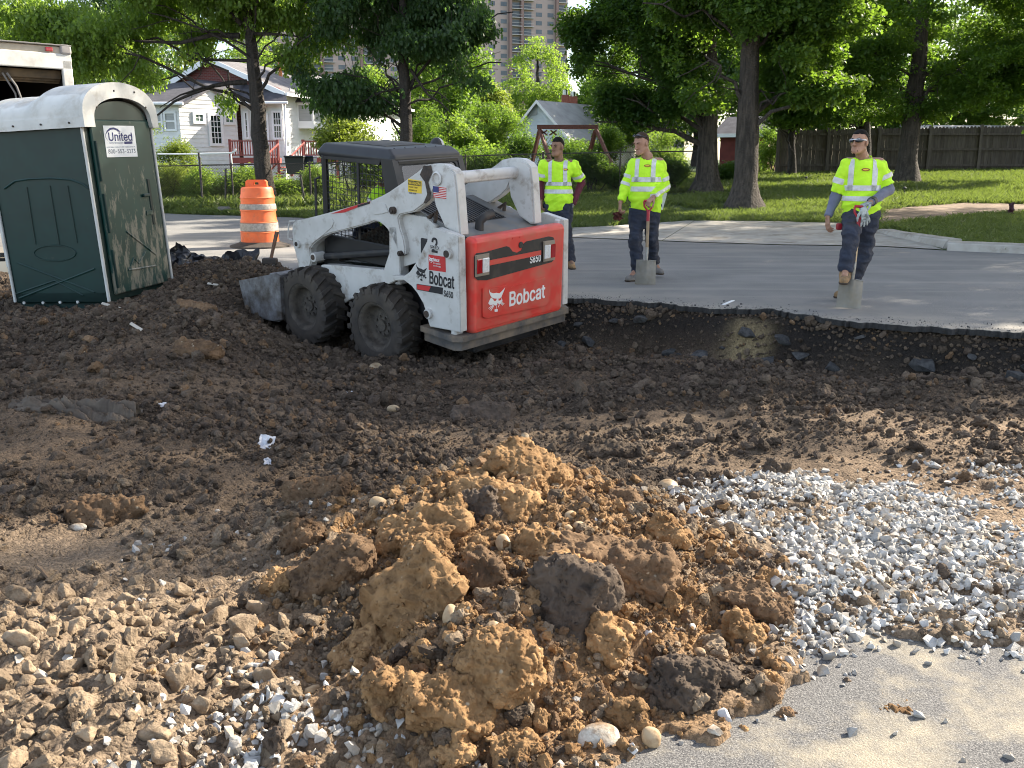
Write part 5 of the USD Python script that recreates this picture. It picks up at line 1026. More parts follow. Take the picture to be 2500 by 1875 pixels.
part(k, 'cargo_lining', CAT([cbox(1.2, 4.9, (zt + 1) / 2, 2.2, .03, zt - 1.1, .01), cbox(1.2, 2.5, .93, 2.3, 4.9, .06, .01), cbox(.08, 2.5, 2, .03, 4.8, 2.1, .01), cbox(2.32, 2.5, 2, .03, 4.8, 2.1, .01), cbox(1.2, 2.5, zt - .08, 2.25, 4.8, .02, .005)]), TDK)
part(k, 'rear_frame', CAT([cbox(1.2, -.03, zt - .22, 2.4, .08, .22, .012), cbox(2.33, -.03, (zt + .9) / 2 - .1, .14, .08, zt - .9 - .2, .012), cbox(.07, -.03, (zt + .9) / 2 - .1, .14, .08, zt - .9 - .2, .012)]), TW)
part(k, 'lamp_rail', cbox(1.2, -.02, zt - .06, 2.38, .06, .10, .01), mat('truck_rail', (.42, .36, .27), (.55, .48, .38), scale=5, rough=.6)); part(k, 'roof_edge', cbox(1.2, -.04, zt + .005, 2.42, .1, .02, .006), mat('truck_edge', (.18, .17, .16), rough=.6)); part(k, 'corner_cap', rbox(2.33, -.05, zt - .05, .16, .08, .14, .03), mat('truck_cap', (.28, .26, .25), rough=.6), 40)
for x in (.9, 1.12, 1.34, 2.1, .28): part(k, 'marker_lamp', rbox(x, -.065, zt - .062, .10, .03, .06, .012), LENS_R, 40)
for i in range(3): part(k, 'door_slat', cbox(1.2, .10 + i * .05, zt - .40 - .03 * i, 2.15, .03, .12, .006), mat('old_plywood', (.06, .045, .03), (.16, .11, .06), scale=4, rough=.8))
part(k, 'pull_strap', CAT([tube([[1.52, .02, zt - .42], [1.62, -.01, zt - .6], [1.70, 0, zt - .9], [1.76, .02, zt - 1.3]], .018, 6), tube([[1.46, .02, zt - .42], [1.60, .02, zt - .7], [1.64, .03, zt - 1.3]], .014, 6)]), mat('strap', (.16, .15, .14), rough=.8), 40)
part(k, 'chassis', CAT([cbox(.75, 2.6, .75, .15, 6.5, .22, .01), cbox(1.65, 2.6, .75, .15, 6.5, .22, .01)]), TDK); part(k, 'rear_bumper', cbox(1.2, -.1, .62, 2.3, .12, .14, .015), LK)
part(k, 'driver_cab', CAT([rbox(1.2, 6.0, 1.5, 2.0, 1.7, 1.6, .12), rbox(1.2, 7.2, 1.15, 1.9, 1.2, .9, .12)]), TW, 40)
for x in (.25, 2.15):
    for y in (1.2, 6.6): w_ = part(k, 'wheel', cyl([x - .14, y, .45], [x + .14, y, .45], .45, 24), RUB, 40); part(w_, 'rim', cyl([x - .15, y, .45], [x + .15, y, .45], .24, 18), RIM, 40)

# ------------------------------------------------------------------ traffic drum
p = G(636, 602, 0); d = thing('traffic_drum', 'orange traffic drum with two grey stripes on a black ring base', 'traffic drum', loc=p)
OR = mat('drum_orange', (.62, .10, .022), (.72, .14, .035), scale=5, rough=.5, dirt=(.22, .12, .08), dirt_amt=.22, dirt_scale=9, dirt_sharp=.25); GRS = mat('drum_grey', (.20, .185, .165), (.36, .33, .29), scale=22, rough=.7, dirt=(.50, .12, .04), dirt_amt=.12, dirt_scale=8)
lv = [(.33, .04), (.325, .26), (.312, .27), (.314, .43), (.318, .44), (.30, .52), (.30, .63), (.308, .64), (.288, .74), (.29, .85), (.296, .86), (.278, .93), (.272, 1.0), (.25, 1.035), (0, 1.045)]
part(d, 'body', lathe(lv, 48), OR, 35)
for z0, z1, r0, r1 in ((.285, .42, .3145, .3165), (.655, .745, .2985, .292)): part(d, 'grey_stripe', lathe([(r0 + .012, z0), (r0 + .014, (z0 + z1) / 2), (r1 + .012, z1), (r1 - .01, z1 + .005)], 48), GRS, 35)
for z, r in ((.265, .33), (.435, .322), (.635, .312), (.855, .30)): part(d, 'rim_ring', lathe([(r - .012, z - .012), (r + .004, z), (r - .012, z + .012)], 48), mat('drum_rim', (.78, .20, .08), rough=.5), 40)
part(d, 'handle', CAT([plate(Polygon([(-.19, 1.03), (-.18, 1.13), (-.15, 1.155), (.15, 1.155), (.18, 1.13), (.19, 1.03)]).difference(Polygon([(-.05, 1.075), (-.04, 1.115), (.04, 1.115), (.05, 1.075)])), 'y', -.05, .1)]), OR)
part(d, 'ring_base', lathe([(.28, .0), (.30, .085), (.34, .095), (.38, .07), (.52, .028), (.525, .0)], 48), RUB, 40)
# ------------------------------------------------------------------ small things about the site
def crumple(w, h, seed, amp=.06, n=34, fold=3.0):
    V, F = grid_sheet(np.linspace(-w / 2, w / 2, n), np.linspace(-h / 2, h / 2, n), lambda X, Y: 0 * X)
    f = fbm(V * (fold / max(w, h)) + seed, 4, seed); V[:, 2] = amp * (np.abs(f) * 4 - .4); V[:, :2] += .35 * amp * np.stack([fbm(V * fold / max(w, h) * 1.7 + 5, 3, seed + 1), fbm(V * fold / max(w, h) * 1.7 + 9, 3, seed + 2)], 1) * 4
    e = 1 + .3 * fbm(V * 3 / max(w, h) + 3, 3, seed + 4); V[:, :2] *= e[:, None]
    B = V - [0, 0, .004]; n_ = len(V); return trimesh.Trimesh(np.vstack([V, B]), np.vstack([F, F[:, ::-1] + n_]), process=False)
PLAS = mat('black_plastic', (.008, .008, .01), (.014, .014, .016), scale=4, rough=.28)
for px, py, dd, w, h, ry, lab in ((455, 652, 12.2, .52, .5, 25, 'crumpled black plastic sheet beside the foot of the toilet'), (572, 650, 12.1, .6, .4, -8, 'black plastic sheet half buried on the far side of the mound by the bucket')):
    m = crumple(w, h, px, .10, 40, 2.6); m.apply_transform(rotm(52, ry, 10)); c = D(px, py, dd); m.apply_translation(c); single('plastic_sheet', m, PLAS, lab, 'plastic sheet', smooth=30)
h0, h1 = D(676, 566, 11.75), D(661, 634, 11.65); hm = thing('sledgehammer', 'sledgehammer standing on its head on the mound, wooden handle up', 'hammer')
part(hm, 'handle', tube([h1 + (h0 - h1) * q for q in (0, .3, .6, 1)], [.021, .02, .024, .026], 10), mat('old_wood', (.10, .05, .028), (.17, .09, .05), scale=9, stretch=(9, 9, 1.5), rough=.7), 40)
part(hm, 'head', CAT([rbox(*(h1 + [-.01, 0, -.02]), .19, .085, .085, .02)]), mat('hammer_iron', (.03, .028, .027), (.07, .055, .045), scale=12, rough=.6, metallic=.4), 40)
BL = mat('grey_block', (.12, .115, .105), (.20, .19, .175), scale=9, rough=.9, bump=.5, bscale=70)
for px, py, w, h, lab in ((443, 514, 28, 14, 'square concrete block on the grass verge nearest the toilet'), (548, 523, 26, 18, 'concrete block with a slanting side on the grass verge left of the drum')):
    g = GL(px, py); s = g[1] / FPX; m = cbox(0, 0, h * s / 2, w * s, w * s * .7, h * s, .02); m.vertices[:, 0] += (m.vertices[:, 2] < .05) * (m.vertices[:, 0] > 0) * .09 * (px > 500); m.apply_translation(g); single('concrete_block', m, BL, lab, 'block')
CL = mat('muddy_cloth', (.055, .042, .032), (.12, .095, .072), scale=7, rough=.85, bump=.3, bscale=90)
c = GS(205, 1005); Pc = []
V, F = grid_sheet(np.linspace(-.40, .30, 120), np.linspace(-.12, .12, 60), lambda X, Y: 0 * X); u = V[:, 0]; w = V[:, 1]
fold = np.abs(np.sin(w * 46 + 2.6 * np.sin(u * 5) + 6 * fbm(V * [4, 9, 1], 3, 4)))
V[:, 2] = -.035 + .06 * fbm(V * [7, 9, 1], 3, 14) + .075 * fold * np.clip(1 - np.abs(w) / .17, 0, 1) * np.clip((u + .52) / .25, 0, 1) + .05 * np.clip(1 - np.abs(w) / .16, 0, 1)
V[:, 1] = w * (.35 + .65 * np.clip((u + .5) / .5, 0, 1)) + .20 * u * 0.4
V = V + c * [1, 1, 0]; V[:, 2] += ground_z(V[:, 0], V[:, 1]); single('cloth', trimesh.Trimesh(np.vstack([V, V - [0, 0, .006]]), np.vstack([F, F[:, ::-1] + len(V)]), process=False), CL, 'muddy folded piece of cloth half buried in the dirt at the left', 'cloth', smooth=40)
WP = mat('white_paper', (.45, .46, .49), (.58, .58, .60), scale=30, rough=.7)
for i, (px, py, w, h, lab) in enumerate(((650, 1086, 36, 28, 'crumpled white paper scrap in the mud, the largest one'), (653, 1132, 16, 12, 'small white paper scrap below the largest scrap'), (856, 966, 16, 12, 'small white paper scrap behind the loader ruts'), (402, 992, 26, 8, 'thin grey paper scrap near the buried cloth'))):
    g = GS(px, py); s = np.linalg.norm(g - [0, 0, EYE]) / FPX; m = crumple(w * s, h * s * 1.6, 40 + i, .012, 14, 2.5); m.apply_transform(rotm(35, 8, 20 * i)); m.apply_translation(g + [0, 0, .012]); single('paper_scrap', m, WP, lab, 'paper scrap')
for i, (px, py, w, a, lab) in enumerate(((272, 754, 46, -18, 'pale splinter of board on the mound below the toilet'), (333, 806, 32, -35, 'short white wood splinter on the mound in front of the bucket'), (520, 700, 26, -10, 'small pale wood chip on the dark mound'))):
    g = GS(px, py); s = g[1] / FPX; m = cbox(0, 0, 0, w * s, .035, .008, .002); m.apply_transform(rotm(25, -a, 5)); m.apply_translation(g + [0, 0, .03]); single('wood_splinter', m, mat('pale_wood', (.34, .32, .27), (.46, .44, .39), scale=8, rough=.8), lab, 'piece of wood')
g = GS(95, 1418); single('twig', tube([g + [0, 0, .06], g + [.02, -.01, .05], g + [.05, -.03, .03], g + [.09, -.04, .0]], .008, 6), mat('twig_bark', (.13, .085, .05), (.2, .14, .09), scale=30, rough=.9), 'bent root sticking out of a clod at the lower left', 'twig', smooth=40)
for px, py, lab in ((1967, 452, 'thin dark garden lamp on the lawn left of the leaning trunk'), (2206, 482, 'thin dark garden lamp on the lawn right of the gloved man')):
    g = GL(px, py); s = thing('garden_lamp', lab, 'garden lamp', loc=g); part(s, 'stake', cyl([0, 0, -.05], [0, 0, .24], .012, 6), LK); part(s, 'cap', lathe([(0, .31), (.055, .28), (.06, .255), (.02, .24), (0, .24)], 12), LK, 30)
g = GL(2468, 527); mb = CAT([crumple(.16, .26, 9, .09, 22, 2.0)]); mb.apply_transform(rotm(78, 10, 20)); mb.apply_translation(g + [0, 0, .15]); mb2 = crumple(.12, .10, 12, .03, 12, 2.0); mb2.apply_transform(rotm(60, 0, 0)); mb2.apply_translation(g + [-.07, 0, .06])
single('plastic_bag', CAT([mb, mb2]), mat('maroon_plastic', (.028, .003, .010), (.05, .006, .016), scale=20, rough=.5), 'ragged dark maroon bag on the path at the right edge', 'bag', smooth=40)
# ------------------------------------------------------------------ people
def skin_mat(n, c1, c2): return mat(n, c1, c2, scale=22, rough=.55, bump=.1, bscale=150, spec=.35)
NEON = mat('neon_cloth', (.50, .86, .020), (.56, .92, .028), scale=9, rough=.8, bump=.35, bscale=45, bdist=.012)
REFL = mat('reflective_tape', (.52, .52, .50), (.64, .63, .60), scale=30, rough=.38, bump=.2, bscale=90)
NAVYT = mat('navy_trousers', (.012, .017, .032), (.022, .029, .05), scale=7, rough=.85, bump=.6, bscale=30, bdist=.02, dirt=(.07, .06, .055), dirt_amt=.2, dirt_scale=6, dirt_sharp=.4)
TANB = mat('tan_boots', (.26, .15, .062), (.36, .22, .10), scale=12, rough=.8, dirt=(.13, .095, .06), dirt_amt=.45, dirt_scale=14); SOLE = mat('boot_sole', (.05, .035, .025), rough=.9)
GREYB = mat('grey_shoes', (.14, .13, .12), (.22, .20, .18), scale=14, rough=.85); HAIR = mat('black_hair', (.004, .0035, .003), (.010, .008, .007), scale=60, rough=.8, spec=.15); HAIRB = mat('short_brown_hair', (.04, .026, .018), (.065, .043, .03), scale=60, rough=.85, spec=.15)
MAROON = mat('maroon_sleeve', (.085, .010, .022), (.12, .016, .03), scale=8, rough=.85, bump=.5, bscale=40); GREYS = mat('blue_grey_sleeve', (.115, .125, .18), (.16, .175, .24), scale=8, rough=.85, bump=.5, bscale=40)
GLOVE = mat('grey_glove', (.30, .33, .32), (.42, .45, .43), scale=18, rough=.85, dirt=(.06, .07, .065), dirt_amt=.4, dirt_scale=20); DARKG = mat('dark_lens', (.006, .006, .008), rough=.1, coat=1.0)
def unit(v): v = np.asarray(v, float); return v / np.linalg.norm(v)
def netted(f, pts, pad, h):
    pts = np.asarray(pts); return surface_nets(f, pts.min(0) - pad, pts.max(0) + pad, h)
def band(mesh, lo, hi, axis=(0, 0, 1), more=()):
    """the strip of a mesh between two planes across an axis, further cut by (normal, origin) planes"""
    a = np.asarray(axis, float); m = mesh
    for n, o in [(a, a * lo), (-a, a * hi)] + list(more):
        m = trimesh.intersections.slice_mesh_plane(m, np.asarray(n, float), np.asarray(o, float), cap=False)
        if len(m.faces) == 0: return None
    return m
def hand_prims(w, d, n, side, curl=.5, spread=.12):
    """palm and five fingers: wrist w, direction d, palm normal n (side of the palm), thumb on +side"""
    d, n = unit(d), unit(n); n = unit(n - d * (n @ d)); s = np.cross(n, d) * side; P = []
    k0 = [w + d * .088 + s * o for o in (.033, .011, -.012, -.033)]
    for o in (.026, .006, -.014, -.030): P.append((w + d * .005 + s * o * .7, w + d * .082 + s * o, .014, .0135))
    for k, (b0, L) in enumerate(zip(k0, (.072, .080, .075, .060))):
        c, p, dd = curl * (1 + .08 * k), b0, unit(d + s * spread * (1.5 - k) * .35)
        for q, (f, r) in enumerate(((.45, .0098), (.32, .0088), (.25, .0078))):
            a = c * (q + .7); dq = unit(dd * math.cos(a) + n * math.sin(a)); e = p + dq * L * f * 1.15; P.append((p, e, r, r * .93)); p = e
    p = w + d * .025 + s * .035; td = unit(d * .75 + s * .6 + n * .35)
    for L, r in ((.042, .0125), (.032, .0105), (.026, .009)): e = p + td * L; P.append((p, e, r, r * .9)); p = e; td = unit(td + d * .35 + n * .25 * curl - s * .2)
    return P
def prims_sdf(P, k=.008):
    def f(p):
        d = None
        for a, b, ra, rb in P:
            q = capsule_d(p, a, b, ra, rb); d = q if d is None else smin(d, q, k)
        return d
    return f
def prim_pts(P): return [x for a, b, _, _ in P for x in (a, b)]
def chain_man(P, seg=10):
    out = []
    for a, b, ra, rb in P:
        out.append(manifold3d.Manifold.batch_hull([manifold3d.Manifold.sphere(ra, seg).translate(list(map(float, a))), manifold3d.Manifold.sphere(rb, seg).translate(list(map(float, b)))]))
    return out
def head_frame(f, tilt=0):
    f = unit(f); r = unit(np.cross(f, [0, 0, 1])); u = np.cross(r, f); return np.stack([r, f, u], 1)
def head_sdf(c, R, neck):
    L = lambda x, y, z: c + R @ np.array([x, y, z])
    def f(p):
        d = ellipsoid_d(p, L(0, -.012, .028), np.array([.077, .098, .092]), R)
        d = smin(d, ellipsoid_d(p, L(0, .033, -.040), np.array([.056, .060, .085]), R), .035)
        d = smin(d, capsule_d(p, L(-.020, .072, -.094), L(.020, .072, -.094), .019, .019), .03)
        d = smin(d, capsule_d(p, L(-.052, .0, -.065), L(0, .085, -.098), .02, .018), .03); d = smin(d, capsule_d(p, L(.052, 0, -.065), L(0, .085, -.098), .02, .018), .03)
        d = smin(d, capsule_d(p, L(0, .098, .005), L(0, .118, -.032), .010, .015), .014); d = smin(d, capsule_d(p, L(-.014, .103, -.036), L(.014, .103, -.036), .009, .009), .008)
        d = smin(d, capsule_d(p, L(-.04, .084, .026), L(.04, .084, .026), .012, .012), .018); d = smin(d, capsule_d(p, L(-.02, .098, -.066), L(.02, .098, -.066), .0075, .0075), .008); d = smin(d, capsule_d(p, L(-.017, .096, -.078), L(.017, .096, -.078), .0078, .0078), .008)
        for s in (-1, 1):
            d = smin(d, ellipsoid_d(p, L(s * .080, -.005, -.012), np.array([.010, .022, .034]), R), .006)
            e = ellipsoid_d(p, L(s * .033, .098, .006), np.array([.018, .012, .010]), R); d = np.maximum(d, -e * 1.0 - .0)
        return smin(d, capsule_d(p, neck, L(0, -.015, -.04), .060, .056), .03)
    return f, L
def person(name_label, joints, d, fwd, face, hemline, group=None, sleeves='short', under=None, boots=None, hair=HAIR, skin=None, hands=None, bands=None, seed=1, base=None, ground=0.0, build=1.0, shades=None, beard=False, extra=None, torso_lean=None):
    J = {k: np.asarray(v, float) for k, v in joints.items()}
    t = thing('person', name_label, 'person', group)
    fw = unit([fwd[0], fwd[1], 0]); lat = np.array([-fw[1], fw[0], 0]) * -1; B = np.stack([lat, fw, [0, 0, 1]], 1)     # lat: picture right when facing the camera
    sm = (J['shl'] + J['shr']) / 2; hm = (J['hil'] + J['hir']) / 2; up = unit(sm - hm)
    sc = np.array([1, .70, 1]); torso_c = sm
    def TT(p): return ((p - hm) @ B) / sc
    def tz(q): return ((np.asarray(q, float) - hm) @ B) / sc
    chest = sm - up * .13; neck = J['neck']; belly = hm + up * .12 + fw * .02
    def sd_torso(p, grow=0):
        q = TT(p); d = capsule_d(q, tz(hm - up * .02), tz(belly), .168 * build, .172 * build) * .8
        d = smin(d, capsule_d(q, tz(belly), tz(chest + fw * .01), .168 * build, .182) * .8, .06)
        d = smin(d, capsule_d(p, J['shl'] - up * .045, J['shr'] - up * .045, .070, .070), .07); d = smin(d, capsule_d(p, sm - up * .01, neck - up * .02, .095, .060), .07)
        sk = np.column_stack([p[:, 0] * 5 + p[:, 2] * 4, p[:, 1] * 5, p[:, 2] * 13 - p[:, 0] * 5]); wr = fbm(p * [8, 8, 5] + seed * 3, 3, seed) * .045 + (.16 - np.abs(fbm(sk + seed, 2, seed + 4))) * .075 * np.clip((sm[2] - .10 - p[:, 2]) * 4, .25, 1)
        return d - wr - grow
    def arm_pts(s): return J['sh' + s], J['el' + s], J['wr' + s]
    def sd_sleeve(p, s, grow=0):
        a, e, w = arm_pts(s); wr = fbm(p * 13 + seed, 3, seed + 8) * .030 + (.16 - np.abs(fbm(p * [9, 9, 15] + seed, 2, seed + 12))) * .05
        if sleeves == 'short':
            d = capsule_d(p, a - up * .018, a + (e - a) * 1.0, .070, .076); d = np.maximum(d, (p - (a + (e - a) * .83)) @ unit(e - a))
        else:
            d = smin(capsule_d(p, a - up * .018, e, .070, .060), capsule_d(p, e, w, .062, .045), .03); d = np.maximum(d, (p - (w - unit(w - e) * .02)) @ unit(w - e))
        return d - wr - grow
    hemv = hemline
    def sd_shirt(p):
        d = sd_torso(p)
        for s in 'lr': d = smin(d, sd_sleeve(p, s), .03)
        cut = hemv(p) if callable(hemv) else hemv - p[:, 2] + .02 * np.sin(p[:, 0] * 14 + seed)
        d = np.maximum(d, cut); d = np.maximum(d, -(capsule_d(p, neck + fw * .025 - up * .055, neck + up * .2 + fw * .05, .072, .09)))
        return d
    pts = [J[k] for k in ('shl', 'shr', 'ell', 'elr', 'hil', 'hir')] + [neck] + ([J['wrl'], J['wrr']] if sleeves != 'short' else [])
    shirt = netted(sd_shirt, pts, .24, .0115); sp = part(t, 'shirt', shirt, NEON, True)
    tm = netted(lambda p: sd_torso(p, .0035), [sm, hm, J['shl'], J['shr']], .26, .0125)
    for lo, hi in bands['torso']:
        m = band(tm, lo, hi, (0, 0, 1), bands.get('cut', ()))
        if m is not None: part(sp, 'reflective_band', m, REFL, True)
    for off in bands['straps']:
        m = band(tm, sm @ lat + off - .026, sm @ lat + off + .026, lat, [((0, 0, 1), (0, 0, bands['torso'][0][0])), (fw, sm - fw * .2 - fw * 0), ((0, 0, -1), (0, 0, sm[2] + .045))])
        if m is not None: part(sp, 'reflective_strap', m, REFL, True)
    for s in 'lr':
        a, e, w = arm_pts(s); am = netted(lambda p: sd_sleeve(p, s, .004), [a, e, w], .13, .011)
        for lo, hi, seg in bands['sleeve']:
            o, q = (a, e) if seg == 0 else (e, w); ax = unit(q - o); L_ = np.linalg.norm(q - o); m = band(am, o @ ax + lo * L_, o @ ax + hi * L_, ax)
            if m is not None: part(sp, 'sleeve_band', m, REFL, True)
    if under is not None:
        for s in 'lr':
            a, e, w = arm_pts(s)
            def f(p, a=a, e=e, w=w): return np.maximum(smin(capsule_d(p, a + (e - a) * .5, e, .056, .052), capsule_d(p, e, w, .053, .040), .03), (p - w) @ unit(w - e)) - fbm(p * 20 + seed, 3, seed + 9) * .018
            part(t, 'under_sleeve', netted(f, [a, e, w], .1, .0115), under, True)
    # trousers
    def sd_tr(p):
        q = TT(p); d = capsule_d(q, tz(hm + up * .03), tz(hm - up * .06), .158 * build, .150 * build) * .8
        for s in 'lr':
            h, k, a = J['hi' + s], J['kn' + s], J['an' + s]; d = smin(d, smin(capsule_d(p, h, k, .102, .078), capsule_d(p, k, a, .080, .068), .03), .045)
        d -= fbm(p * [9, 9, 7] + seed, 3, seed + 2) * .040 + (.15 - np.abs(fbm(np.column_stack([p[:, 0] * 7 + p[:, 2] * 5, p[:, 1] * 7, p[:, 2] * 13]) + seed, 2, seed + 3))) * .075
        return d
    def cuffed(p):
        d = sd_tr(p)
        for s in 'lr':
            k, a = J['kn' + s], J['an' + s]; ax = unit(a - k); near = capsule_d(p, k, a, .16, .16) < 0
            d = np.where(near & ((p - a) @ ax > .02), np.maximum(d, (p - a) @ ax - .035), d)
        return np.maximum(d, p[:, 2] - (hm[2] + .10))
    part(t, 'trousers', netted(cuffed, [J[k + s] for k in ('hi', 'kn', 'an') for s in 'lr'], .2, .0125), NAVYT, True)
    # boots
    for s in 'lr':
        a, toe = J['an' + s], J['to' + s]; td = toe - a; td = unit(td - [0, 0, td[2]]) if abs(td[2]) < .2 else unit(td); g = min(a[2] - .075, toe[2] - .035); heel = a - td * .05
        def f(p, a=a, toe=toe, heel=heel, g=g):
            d = capsule_d(p, a + [0, 0, .09], [a[0], a[1], g + .05], .056, .052); d = smin(d, capsule_d(p, [heel[0], heel[1], g + .04], [toe[0], toe[1], g + .035], .045, .043), .03); d = smin(d, capsule_d(p, [a[0], a[1], g + .08], [(a[0] + toe[0]) / 2, (a[1] + toe[1]) / 2, g + .05], .05, .04), .03)
            return np.maximum(d, g + .012 - p[:, 2]) - fbm(p * 30, 2, seed) * .004
        bp = part(t, 'boot', netted(f, [a, toe, heel, [a[0], a[1], g]], .09, .009), boots, True)
        def f2(p, toe=toe, heel=heel, g=g): return np.maximum(np.maximum(capsule_d(p, [heel[0], heel[1], g + .03], [toe[0], toe[1], g + .03], .052, .050), p[:, 2] - g - .022), g - p[:, 2])
        part(bp, 'sole', netted(f2, [toe, heel, [a[0], a[1], g]], .08, .009), SOLE, True)
    # body
    hs, L = head_sdf(J['head'], head_frame(face), neck - up * .06); R = head_frame(face)
    hd = netted(hs, [J['head'], neck - up * .05], .15, .0062); mans = []
    P = [(hm, chest, .12, .13), (J['shl'], J['shr'], .06, .06), (sm, neck, .06, .055)]
    for s in 'lr': a, e, w = arm_pts(s); P += [(a, e, .052, .044), (e, w, .044, .029), (J['hi' + s], J['kn' + s], .085, .058), (J['kn' + s], J['an' + s], .058, .042), (J['an' + s], J['an' + s] + (J['to' + s] - J['an' + s]) * .6, .036, .03)]
    mans = chain_man(P); extra_h = []
    for s in 'lr':
        if hands and hands.get(s):
            w = J['wr' + s]; hp = hand_prims(w, *hands[s][:4]); hm_ = netted(prims_sdf(hp), prim_pts(hp), .03, .0042); mm = hands[s][4] if len(hands[s]) > 4 else None
            if mm is None: extra_h.append(hm_)
            else: part(t, 'glove', hm_, mm, True)
            if mm is not None: mans += chain_man(hp)
    try:
        allm = mans + [to_man(x) for x in [hd] + extra_h]
        if any(len(x.to_mesh().tri_verts) == 0 for x in allm): raise ValueError
        bm = to_tri(manifold3d.Manifold.batch_boolean(allm, manifold3d.OpType.Add))
    except Exception:
        bm = CAT([to_tri(manifold3d.Manifold.batch_boolean(mans, manifold3d.OpType.Add)), hd] + extra_h)
    part(t, 'body', bm, skin, 50)
    # hair: skull shell above a hairline
    hc = J['head']
    if hair is not None:
        def sd_hair(p):
            d = ellipsoid_d(p, L(0, -.014, .030), np.array([.0795, .1005, .096 + (.012 if seed == 3 else 0)]), R) - fbm(p * 70, 3, seed) * .009
            q = (p - hc) @ R; line = q[:, 2] - np.where(q[:, 1] > .02, .066 + (q[:, 1] - .02) * .10, np.where(q[:, 1] > -.05, -.004 + (q[:, 1] + .05) * 1.0, -.055)); return np.maximum(d, -line)
        part(t, 'hair', netted(sd_hair, [hc], .15, .0075), hair, True)
    for s in (-1, 1):
        if shades is None:
            part(t, 'eye', CAT([pebble(.026, .012, .010, 1, 2).apply_transform(np.vstack([np.column_stack([R, L(s * .033, .088, .006)]), [0, 0, 0, 1]]))]), mat('eye_dark', (.02, .015, .012), rough=.2))
        part(t, 'eyebrow', tube([L(s * .018, .098, .026), L(s * .036, .095, .031), L(s * .055, .080, .026)], .0048, 6), hair or HAIR)
    part(t, 'mouth', tube([L(-.024, .094, -.0725), L(0, .1045, -.072), L(.024, .094, -.0725)], .0022, 5), mat('lip_line', (.10, .035, .03), rough=.6))
    if shades == 'on':
        g = part(t, 'sunglasses', CAT([tube([L(-.078, -.01, .012), L(-.074, .06, .016), L(-.045, .098, .020), L(0, .114, .018), L(.045, .098, .020), L(.074, .06, .016), L(.078, -.01, .012)], .0055, 6)]), mat('white_frame', (.75, .75, .76), rough=.3), 40)
        for s in (-1, 1): part(g, 'lens', tube([L(s * .010, .112, .006), L(s * .034, .106, .004), L(s * .058, .086, .006), L(s * .070, .064, .010)], [.011, .018, .016, .009], 10), DARKG, 40)
    if shades == 'top':
        g = part(t, 'sunglasses', tube([L(-.080, -.04, .055), L(-.078, .03, .088), L(-.04, .068, .112), L(0, .076, .118), L(.04, .068, .112), L(.078, .03, .088), L(.080, -.04, .055)], .004, 6), DARKG, 40)
        for s in (-1, 1): part(g, 'lens', tube([L(s * .012, .076, .116), L(s * .036, .070, .112), L(s * .056, .05, .102)], [.008, .012, .007], 8), DARKG, 40)
    if beard: part(t, 'goatee', netted(lambda p: np.minimum(capsule_d(p, L(-.022, .088, -.096), L(.022, .088, -.096), .014, .014), capsule_d(p, L(0, .092, -.10), L(0, .088, -.117), .019, .014)) - fbm(p * 60, 2, 3) * .006, [L(0, .09, -.1)], .05, .006), HAIR, True)
    return t, shirt, lat, fw, L
def chest_badge(t, shirt, px, py, dd, lat, fw):
    o = np.array([0, 0, EYE]); r = unit(ray(px, py)); v = shirt.vertices - o; dist = np.linalg.norm(v - (v @ r)[:, None] * r, axis=1); c = shirt.vertices[(dist < .02)]
    c = c[np.argmin(c @ r)] - r * .004; an = np.linspace(0, 2 * np.pi, 20)[:-1]
    for rad, h, m, nm in ((.040, .015, mat('badge_red', (.25, .02, .02), rough=.5), 'badge'), (.028, .008, DY, 'badge_centre')):
        pl = Polygon([(rad * math.cos(a), h * math.sin(a)) for a in an]); b_ = plate(pl, 'y', 0, .003); Rm = np.eye(4); Rm[:3, 0], Rm[:3, 1], Rm[:3, 2] = lat, -fw, [0, 0, 1]; Rm[:3, 3] = c + fw * (.002 if nm == 'badge' else .0035) - r * .006; b_.apply_transform(Rm); part(t, nm, b_, m)
def at_d(d):
    return lambda px, py, dy=0.0: D(px, py, d + dy)
zb = lambda d, a, b: (D(1250, b, d)[2], D(1250, a, d)[2])
Q = at_d(12.9)
J1 = dict(head=Q(1361, 359, -.02), neck=Q(1366, 388, .02), shl=Q(1328, 399, .05), shr=Q(1402, 401, -.02), ell=Q(1319, 448, .08), elr=Q(1419, 446, .10), wrl=Q(1322, 488, .0), wrr=Q(1399, 499, -.02), hil=Q(1346, 507, .02), hir=Q(1381, 507, -.02),
          knl=Q(1349, 572, .02), knr=Q(1381, 572, -.05), anl=Q(1345, 634, .06), anr=Q(1393, 634, .05), tol=Q(1334, 651, -.10), tor=Q(1398, 652, -.12))
SK1 = skin_mat('skin_brown', (.20, .105, .065), (.26, .14, .085)); SK2 = skin_mat('skin_tan', (.31, .165, .11), (.38, .21, .14)); SK3 = skin_mat('skin_olive', (.30, .165, .105), (.37, .205, .135))
t, sh, lat, fw, _ = person('man in a lime work shirt over maroon sleeves, hand in his pocket, behind the loader', J1, 12.9, (-.22, -.97), (-.62, -.76, -.06), D(1366, 512, 12.9)[2], 'workers standing on the road', under=MAROON, boots=TANB, skin=SK1,
       hands={'l': ((0, -.1, -1), (1, 0, 0), 1, .5), 'r': ((-.35, -.35, -.9), (-.8, .2, .2), -1, .3, GLOVE)}, bands={'torso': [zb(12.9, 444, 453), zb(12.9, 462, 472)], 'straps': (-.105, .105), 'sleeve': [(.50, .66, 0)]}, seed=3)
chest_badge(t, sh, 1382, 411, 12.9, lat, fw)
Q = at_d(11.5)
